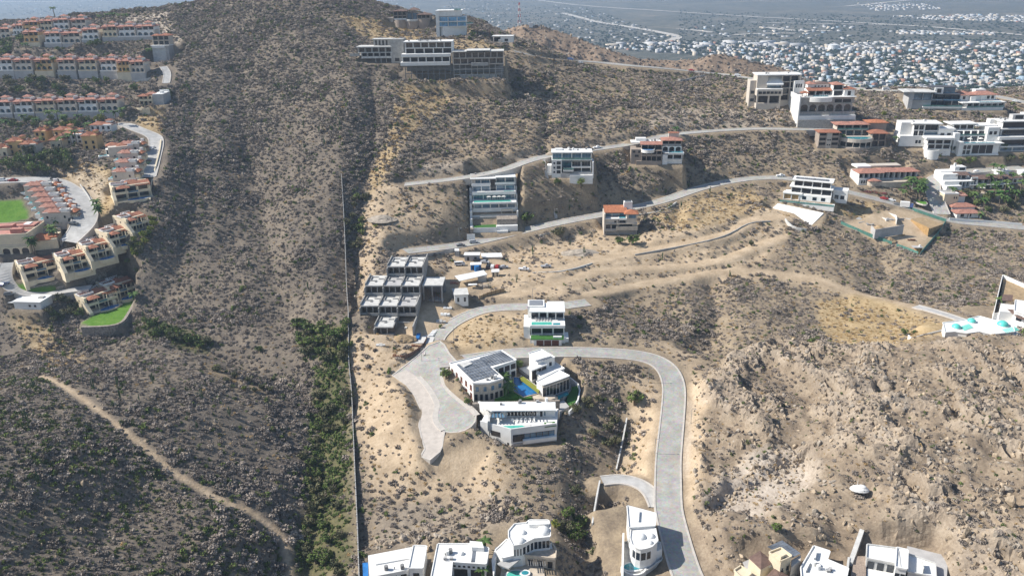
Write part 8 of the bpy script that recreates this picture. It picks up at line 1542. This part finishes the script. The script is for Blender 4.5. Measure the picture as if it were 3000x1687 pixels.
grove([(1015,560),(1090,580),(1080,700),(1050,760),(1020,740)], 16, 1.7, 2.6, 'oog', 'olive tree in the shady gully right of the boundary wall', 'gully trees by the boundary wall')
grove([(1640,1130),(1780,1150),(1850,1200),(1830,1330),(1700,1330),(1660,1250)], 9, 1.5, 2.2, 'oo', 'olive tree in the ravine behind the angular villa', 'ravine trees')
grove([(1700,1400),(1750,1420),(1730,1550),(1690,1600),(1640,1560)], 9, 1.5, 2.2, 'og', 'olive tree below the short bridge road', 'trees below the bridge road')
for i, (a, b, r_, k_, lb) in enumerate(((1545,650,3.4,'g','round green tree beside the terraced mansion'),(1855,716,3.2,'g','dark green tree under the orange-roofed house'),(1815,715,2.4,'g','smaller green tree left under the orange-roofed house'),(1636,542,2.2,'g','green shrub tree below the left corner of the glass-front house'),(1702,545,2.6,'g','round green bush below the glass-front house'),(1755,530,2.0,'o','olive bush right of the glass-front house'),(1640,692,3.2,'o','dark olive tree below the hillside road wall'),(1860,1180,3.0,'g','grey-green tree beside the road curve'),(1650,1205,1.2,'y','small yellowish tree on the villa lawn edge'),(1310,1110,2.6,'g','bright green tree at the corner of the solar-roofed block'),(1372,1185,1.6,'g','green shrub tree by the block below the turning circle'),(1440,1095,2.2,'g','green tree in the courtyard of the solar-roofed block'),(1462,1108,2.0,'g','second green tree in the solar block courtyard'),(1515,1082,2.4,'g','green tree at the far side of the blue pool'),(1570,1118,1.2,'y','yellow-green garden tree beside the blue pool'),(1437,1160,.9,'y','yellow shrub in front of the solar-roofed block'),(1385,110,2.4,'g','green tree beside the tapered glass villa'),(1375,118,1.6,'g','small green tree below the tapered glass villa'),(490,290,3.8,'g','large green tree right of the hillside villa'),(395,268,3.0,'g','green tree left of the hillside villa'),(378,218,2.4,'g','narrow green tree in front of the pale retaining wall'),(2275,1556,1.8,'g','bright green tree above the solar canopy'),(1628,1545,1.6,'y','yellow-green tree beside the domed villa'),(2650,980,1.6,'g','round green bush on the curved planter'),(2200,720,1.6,'o','olive bush beside the dirt track'),(2590,340,2.0,'y','yellow tree below the charcoal house rocks'),(2640,428,2.2,'o','grey-green tree by the white block house'),(2790,445,2.4,'o','grey tree between the white houses'),(1100,668,1.3,'y','single yellow-green bush on the gravel tip'),(760,1030,1.6,'g','single green bush on the slope left of the thicket'),(1290,960,.9,'g','small green bush beside the spur road bend'),(2940,440,2.4,'g','green tree below the long white house'),(170,150,2.0,'g','green tree on the bank below the upper villa row'),(1560,470,.1,'g','')) ):
    if lb: tree(a, b, r_, k_, lb)
# tall columnar cacti
def cactus_mesh(seed):
    rs = np.random.RandomState(seed); v = []; f = []
    def col(pts_, r_):
        b0 = len(v)
        for j, c in enumerate(pts_):
            rr = r_*(1 if j < len(pts_)-1 else .3)
            for i in range(7): v.append((c[0]+rr*math.cos(i*.898), c[1]+rr*math.sin(i*.898), c[2]))
        for j in range(len(pts_)-1):
            for i in range(7): f.append((b0+j*7+i, b0+j*7+(i+1) % 7, b0+(j+1)*7+(i+1) % 7, b0+(j+1)*7+i))
    col([(0, 0, -.3), (0, 0, 1.4), (.05, 0, 3.2), (.05, 0, 3.45)], .17)
    for k in range(3+seed % 3):
        a = rs.rand()*6.28; z0_ = rs.uniform(.6, 1.3); L_ = rs.uniform(1.0, 2.0); c_, s_ = math.cos(a), math.sin(a); col([(0, 0, z0_), (c_*.35, s_*.35, z0_+.1), (c_*.5, s_*.5, z0_+.5), (c_*.52, s_*.52, z0_+L_), (c_*.52, s_*.52, z0_+L_+.2)], .12)
    return mk('cactus%d' % seed, v, f, CACT)
CC = [cactus_mesh(i) for i in range(4)]
for k_ in range(70):
    a, b = rs.uniform(420, 1000) if k_ < 26 else (rs.uniform(1100, 2300) if k_ < 50 else rs.uniform(0, 820)), (rs.uniform(200, 950) if k_ < 26 else (rs.uniform(230, 900) if k_ < 50 else rs.uniform(1120, 1640))); p = hit(a, b)
    if zv('clear', p[0], p[1]) < .1: s_ = rs.uniform(.8, 1.4); tag(link('columnar_cactus', CC[k_ % 4], None, tuple(p), rs.rand()*6, (s_, s_, s_)), 'tall columnar cactus '+('on the hill left of the boundary wall' if k_ < 26 else 'on the slopes between the roads' if k_ < 50 else 'on the near left spur'), 'cactus', 'columnar cacti on the slopes')
# palms
def palm_crown(seed):
    rs = np.random.RandomState(seed); v = []; f = []
    for k in range(16):
        az = 6.283*k/16+rs.uniform(-.2, .2); el = rs.uniform(-.1, 1.0); L_ = rs.uniform(1.7, 2.3); prev = None
        for j in range(6):
            t = j/5; rr = L_*t; zz = math.sin(el)*rr*.8-.55*t*t*L_*(.6+.4*math.cos(el)); wv = .34*math.sin(math.pi*min(1, t*.85+.15))+.03
            c_ = np.array([math.cos(az)*rr*math.cos(el*.6), math.sin(az)*rr*math.cos(el*.6), zz]); sd = np.array([-math.sin(az), math.cos(az), 0])*wv; i0 = len(v)
            v.extend([tuple(c_-sd+np.array([0, 0, -.12*wv])), tuple(c_+np.array([0, 0, .1])), tuple(c_+sd+np.array([0, 0, -.12*wv]))])
            if prev is not None: f.extend([(prev, prev+1, i0+1, i0), (prev+1, prev+2, i0+2, i0+1)])
            prev = i0
    return mk('palm_crown%d' % seed, v, f, PALMG)
PC = [palm_crown(i) for i in range(3)]; PT = [trunk_mesh('palm_trunk%d' % i, 1.0, .045, .028, BARK, .04, 0, 20+i) for i in range(2)]
def palm(px, py, hh, s_, label, group=None):
    p = hit(px, py); k = int(px*7+py); o = link('palm_tree', None, None, tuple(p)); tag(o, label, 'palm', group); link('trunk', PT[k % 2], o, (0, 0, 0), 0, (hh, hh, hh)); link('crown', PC[k % 3], o, (0, 0, hh*.98), k % 6, (s_, s_, s_))
PALMS = {'resort palms among the ochre houses': ('tall palm among the ochre resort houses', [(24,400,8),(150,372,8),(152,405,8),(172,360,6),(112,382,6),(237,372,6),(190,368,5),(310,366,7),(345,372,8),(362,345,5),(262,392,5),(225,425,7),(210,430,6),(185,440,6),(120,440,6),(42,448,6),(75,372,6)]),
 'palms by the car park': ('palm beside the car park villas', [(176,690,7),(182,672,7),(172,664,6),(98,745,7),(104,748,6),(160,716,8),(164,720,7),(288,626,6),(292,640,6),(296,652,6)]),
 'palms on the upper villa rows': ('palm in front of the upper villa rows', [(162,62,9),(298,78,7),(372,74,7),(318,68,6),(335,66,6),(354,70,6),(82,172,9),(162,206,7),(124,214,5),(442,178,7)]),
 'palms on the boulevard island': ('tall palm on the boulevard island', [(2680,598,8),(2690,594,9),(2696,585,9),(2686,575,8),(2698,570,8),(2640,592,6),(2655,560,7),(2684,584,9),(2693,600,8),(2700,592,8),(2664,570,7),(2672,556,6),(2650,575,6)]),
 'palms in the compound': ('tall palm in the boulevard compound garden', [(2922,550,8),(2908,585,9),(2912,590,7),(2950,590,8),(2985,575,8),(2925,605,6),(2942,612,6),(2880,612,5),(2960,548,7),(2895,552,7),(2940,575,8),(2970,600,7),(2990,555,8),(2870,575,6),(2925,530,8),(2905,520,7),(2850,600,6),(2785,585,6),(2790,602,6)])}
for g_, (lb, ps) in PALMS.items():
    for a, b, hh in ps: palm(a, b, hh*1.15, 1.6, lb, g_)
palm(1488,1160,4.5,2.0,'big feathery palm between the solar block and the blue pool'); palm(1475,1135,5,1.7,'palm behind the big feathery one in the courtyard'); palm(1505,1090,4,1.6,'palm at the far end of the blue pool'); palm(1420,1625,5,1.3,'slender palm between the courtyard house and the domed villa'); palm(1415,1690,3,1.2,'small dark palm by the stair of the domed villa'); palm(2480,365,4,2.2,'palm before the base wall of the arched villa'); palm(2440,276,4,1.5,'palm on the ridge behind the arched villa'); palm(1980,398,5,1.5,'palm beside the upper road behind the taupe house'); palm(2620,430,6,1.3,'slender palm beside the curved pool villa'); palm(2465,425,6,1.3,'palm between the two parts of the curved pool villa'); palm(2925,905,5,1.2,'palm beside the walled garden at the right edge'); palm(395,876,3,1.6,'palm at the corner of the spur lawn'); palm(2870,640,3,1.6,'low palm beside the low tiled house')
p = hit(2690, 588); o = House('palm_island', 'grassy planted island with palms in the boulevard', 'island', None, loc=tuple(p)); cyl(o, 'kerb', 0, 0, 3.2, -.6, .25, KERB, 9); cyl(o, 'grass', 0, 0, 2.8, -.4, .32, LAWN, 8.5)
for (a, b, w_, lb) in ((2545,563,9,'low crimson bougainvillea hedge below the tan villa'), (2585,568,7,'shorter crimson bougainvillea hedge right of the first')):
    p = hit(a, b); o = link('flower_hedge', tri_cloud('flower_hedge_mesh', 500, 1.0, .2, .12, [FLOWER, FLOWER, GREEN], a, .6, 20), None, tuple(p), -.3, (w_*.6, 1.4, 1.3)); tag(o, lb, 'hedge')
# ------------------------------------------------------------------ the town on the plain
TW = [mat('town_white', (.52, .51, .50), .9, .06, .05), mat('town_cream', (.58, .50, .40), .9, .1, .05), mat('town_grey', (.40, .40, .40), .9, .1, .05), mat('town_blue', (.32, .42, .50), .9, .1, .05), mat('town_terracotta', (.36, .19, .13), .9, .1, .05)]
TOWNLEAF = mat('town_foliage', (.055, .085, .04), .95, .3, .05)
rs = np.random.RandomState(401)
def zg(x, y): return hfar(np.asarray(x, float), np.asarray(y, float))
def boxes(name, label, X, Y, Wd, Dp, Ht, Mi, mats):
    n = len(X); Z = zg(X, Y)-1.5; a = rs.choice([.25, .25+math.pi/2], n)+rs.normal(0, .05, n); c_, s_ = np.cos(a), np.sin(a)
    V = np.zeros((n, 8, 3)); k = 0
    for zz in (0, 1):
        for (u, w_) in ((-.5, -.5), (.5, -.5), (.5, .5), (-.5, .5)):
            V[:, k, 0] = X+(u*Wd*c_-w_*Dp*s_); V[:, k, 1] = Y+(u*Wd*s_+w_*Dp*c_); V[:, k, 2] = Z+zz*(Ht+1.5); k += 1
    F = np.array([(4, 5, 6, 7), (0, 1, 5, 4), (1, 2, 6, 5), (2, 3, 7, 6), (3, 0, 4, 7)]); Q = (F[None]+8*np.arange(n)[:, None, None]).reshape(-1, 4)
    me_ = bpy.data.meshes.new(name); me_.vertices.add(8*n); me_.vertices.foreach_set('co', V.astype(np.float32).ravel()); me_.loops.add(Q.size); me_.loops.foreach_set('vertex_index', Q.ravel().astype(np.int32)); me_.polygons.add(len(Q)); me_.polygons.foreach_set('loop_start', np.arange(0, Q.size, 4, dtype=np.int32)); me_.polygons.foreach_set('loop_total', np.full(len(Q), 4, np.int32)); me_.polygons.foreach_set('material_index', np.repeat(Mi, 5).astype(np.int32))
    for m_ in mats: me_.materials.append(m_)
    me_.update(calc_edges=True); o = link(name, me_); o['kind'] = 'stuff'; o['label'] = label; return o
def town(poly, n, smin, smax, z=0.0):
    xs_ = [p[0] for p in poly]; ys_ = [p[1] for p in poly]; out = []
    while len(out) < n:
        a = rs.uniform(min(xs_), max(xs_), 4*n); b = rs.uniform(min(ys_), max(ys_), 4*n)
        k = inpoly(a, b, poly)
        for p_, q_ in zip(a[k], b[k]):
            w_ = at_z(p_, q_, z); out.append(w_[:2])
            if len(out) >= n: break
    return np.array(out)
mainT = [(1700,150),(1900,130),(2200,128),(2420,150),(2700,150),(3080,140),(3080,290),(2500,262),(2380,240),(2300,215),(2200,180),(1990,165),(1760,150)]
T = town(mainT, 2600, 6, 14); ru, rv = T[:, 0]*.969+T[:, 1]*.247, -T[:, 0]*.247+T[:, 1]*.969; T = T[(np.mod(ru, 62) > 14) & (np.mod(rv, 95) > 18)]; ws = rs.uniform(5, 11.5, len(T)); ds = rs.uniform(5, 10, len(T)); hs = rs.choice([3.2, 3.6, 6.2, 6.6, 9.4], len(T), p=[.3, .25, .25, .14, .06]); mi = rs.choice(5, len(T), p=[.48, .22, .16, .09, .05])
near = np.argsort(T[:, 1]); vis = [k for k in near if zg(T[k, 0], T[k, 1]) < 6][:300]
TM = {}
for k in vis:
    x_, y_ = T[k]; o = link('town_house', lib('box', TW[mi[k]]), None, (x_-ws[k]/2, y_-ds[k]/2, float(zg(x_, y_))-1.5), .25 if k % 2 else .3, (ws[k], ds[k], hs[k]+1.5)); c_i = project((x_, y_, 3)); tag(o, 'small %s flat-roofed house in the near streets of the town, %s' % (['white','cream','grey','pale blue','red-brown'][mi[k]], 'above the arched villa' if c_i[0] < 2560 else ('above the charcoal house' if c_i[0] < 2800 else 'towards the right edge')), 'house', 'nearest houses of the town')
rest = np.ones(len(T), bool); rest[vis] = False
boxes('town_blocks', 'densely packed flat-roofed houses of the distant town', T[rest, 0], T[rest, 1], ws[rest], ds[rest], hs[rest], mi[rest], TW)
sub = np.vstack([town([(0,0),(330,0),(560,20),(300,45),(0,46)], 80, 6, 12), town([(1240,60),(1330,0),(1720,20),(1990,120),(1990,140),(1700,140),(1500,90)], 150, 6, 12), town([(1240,30),(1420,60),(1400,110),(1250,95)], 40, 6, 12), town([(2610,50),(2900,44),(3060,52),(3060,68),(2760,62)], 260, 6, 12), town([(2600,95),(2900,98),(2920,106),(2640,104)], 120, 6, 12), town([(2180,140),(2600,125),(3060,125),(3060,140),(2420,150)], 200, 6, 12), town([(2500,10),(2700,6),(2760,30),(2560,34)], 120, 6, 12), town([(930,-10),(1230,-10),(1240,40),(1130,20)], 60, 6, 12), town([(1990,70),(2500,80),(2500,120),(2050,115)], 70, 6, 12)])
n = len(sub); boxes('suburb_blocks', 'scattered pale houses of the suburbs on the hazy plain', sub[:, 0], sub[:, 1], rs.uniform(7, 14, n), rs.uniform(7, 12, n), rs.uniform(2.5, 4.5, n), rs.choice(5, n, p=[.6, .2, .12, .05, .03]), TW)
fac = town([(1800,135),(2380,128),(2380,140),(1800,150)], 14, 1, 1); boxes('warehouse_blocks', 'long white warehouses at the edge of the town', fac[:, 0], fac[:, 1], rs.uniform(30, 60, 14), rs.uniform(15, 28, 14), rs.uniform(6, 9, 14), rs.choice(3, 14, p=[.8, .1, .1]), TW)
TT = town(mainT, 3600, 1, 1); blob = [tri_cloud('town_tree_form', 40, 1.0, .5, .75, [TOWNLEAF], 501, .8, 0, shell=.2)]
s_ = rs.uniform(2.5, 5.0, len(TT)); scatter('town_trees', 'dark trees between the houses of the town', blob, np.c_[TT, zg(TT[:, 0], TT[:, 1])], np.stack([s_, s_, s_*.8], 1), rs.uniform(0, 6, len(TT)))
ST = np.vstack([town([(0,0),(330,0),(560,20),(300,45),(0,46)], 500, 1, 1), town([(1240,60),(1330,0),(1720,20),(1990,120),(1990,140),(1700,140),(1500,90)], 1200, 1, 1), town([(1990,30),(3060,60),(3060,140),(1990,140)], 1500, 1, 1)]); s_ = rs.uniform(2.5, 5.5, len(ST)); scatter('plain_trees', 'dark scrub and trees dotting the hazy plain', blob, np.c_[ST, zg(ST[:, 0], ST[:, 1])], np.stack([s_, s_, s_*.6], 1), rs.uniform(0, 6, len(ST)))
PR = mat('plain_road', (.50, .46, .40), .9, .1, .01)
def far_road(name, pp, w_):
    L = smooth_line([at_z(a, b, 0) for a, b in pp], step=20, n=2, zn=0); L[:, 2] = zg(L[:, 0], L[:, 1])+2.0
    t = np.gradient(L[:, :2], axis=0); t /= np.linalg.norm(t, axis=1)[:, None]; nn = np.stack([-t[:, 1], t[:, 0]], 1)*w_/2; k = len(L)
    o = link(name, mk(name, [(*p[:2]+q, p[2]) for p, q in zip(L, nn)]+[(*p[:2]-q, p[2]) for p, q in zip(L, nn)], [(i, k+i, k+i+1, i+1) for i in range(k-1)], PR)); o['kind'] = 'structure'
far_road('plain_highway', [(1650,38),(1700,52),(1760,68),(1850,84),(1920,95),(1965,104),(1985,113),(1980,122),(1955,130),(1880,132)], 34)
far_road('plain_trunk_road', [(1450,-8),(1600,5),(1750,20),(1950,32),(2150,44),(2400,62),(2700,82),(3060,112)], 30)
far_road('plain_field_track', [(1985,88),(2040,92),(2090,100)], 30); far_road('plain_field_strip', [(2240,86),(2320,96),(2440,98)], 40); far_road('plain_field_lane', [(2150,108),(2250,102),(2330,104)], 26); far_road('plain_side_road', [(2200,66),(2400,74),(2600,76)], 22); far_road('plain_north_road', [(0,8),(160,8),(330,2)], 60); far_road('plain_hill_lane', [(2480,20),(2600,6),(2720,-4)], 40); far_road('plain_west_road', [(900,-2),(1100,8),(1250,4)], 50)
p = at_z(2440, 152, 0); g = House('storage_silo', 'big white cylindrical tank at the edge of the distant town', 'tank', None, loc=tuple(p)); cyl(g, 'shell', 0, 0, 13, -2, 17, SHEET); cyl(g, 'lid', 0, 0, 13.3, 17, 18, SHEET)
# ------------------------------------------------------------------ haze
hz_m = bpy.data.materials.new('haze_air'); hz_m.use_nodes = True; nt = hz_m.node_tree; nt.nodes.clear(); out = nt.nodes.new('ShaderNodeOutputMaterial'); pv = nt.nodes.new('ShaderNodeVolumePrincipled')
pv.inputs['Color'].default_value = (.58, .76, 1.0, 1); pv.inputs['Density'].default_value = HAZE; pv.inputs['Anisotropy'].default_value = .2; nt.links.new(pv.outputs['Volume'], out.inputs['Volume'])
zlo = float(SZ.min())-1.5; zhi = max(CAM_Z+12, float(SZ.max())+12)
o = link('haze', mk('haze', [(x*200, y*200, z) for x, y, z in [(-170+340*a, -4+312*b, zlo+(zhi-zlo)*c_) for c_ in (0, 1) for b in (0, 1) for a in (0, 1)]], CUBE_F, hz_m)); o['kind'] = 'stuff'; o['label'] = 'pale blue haze over the plain'
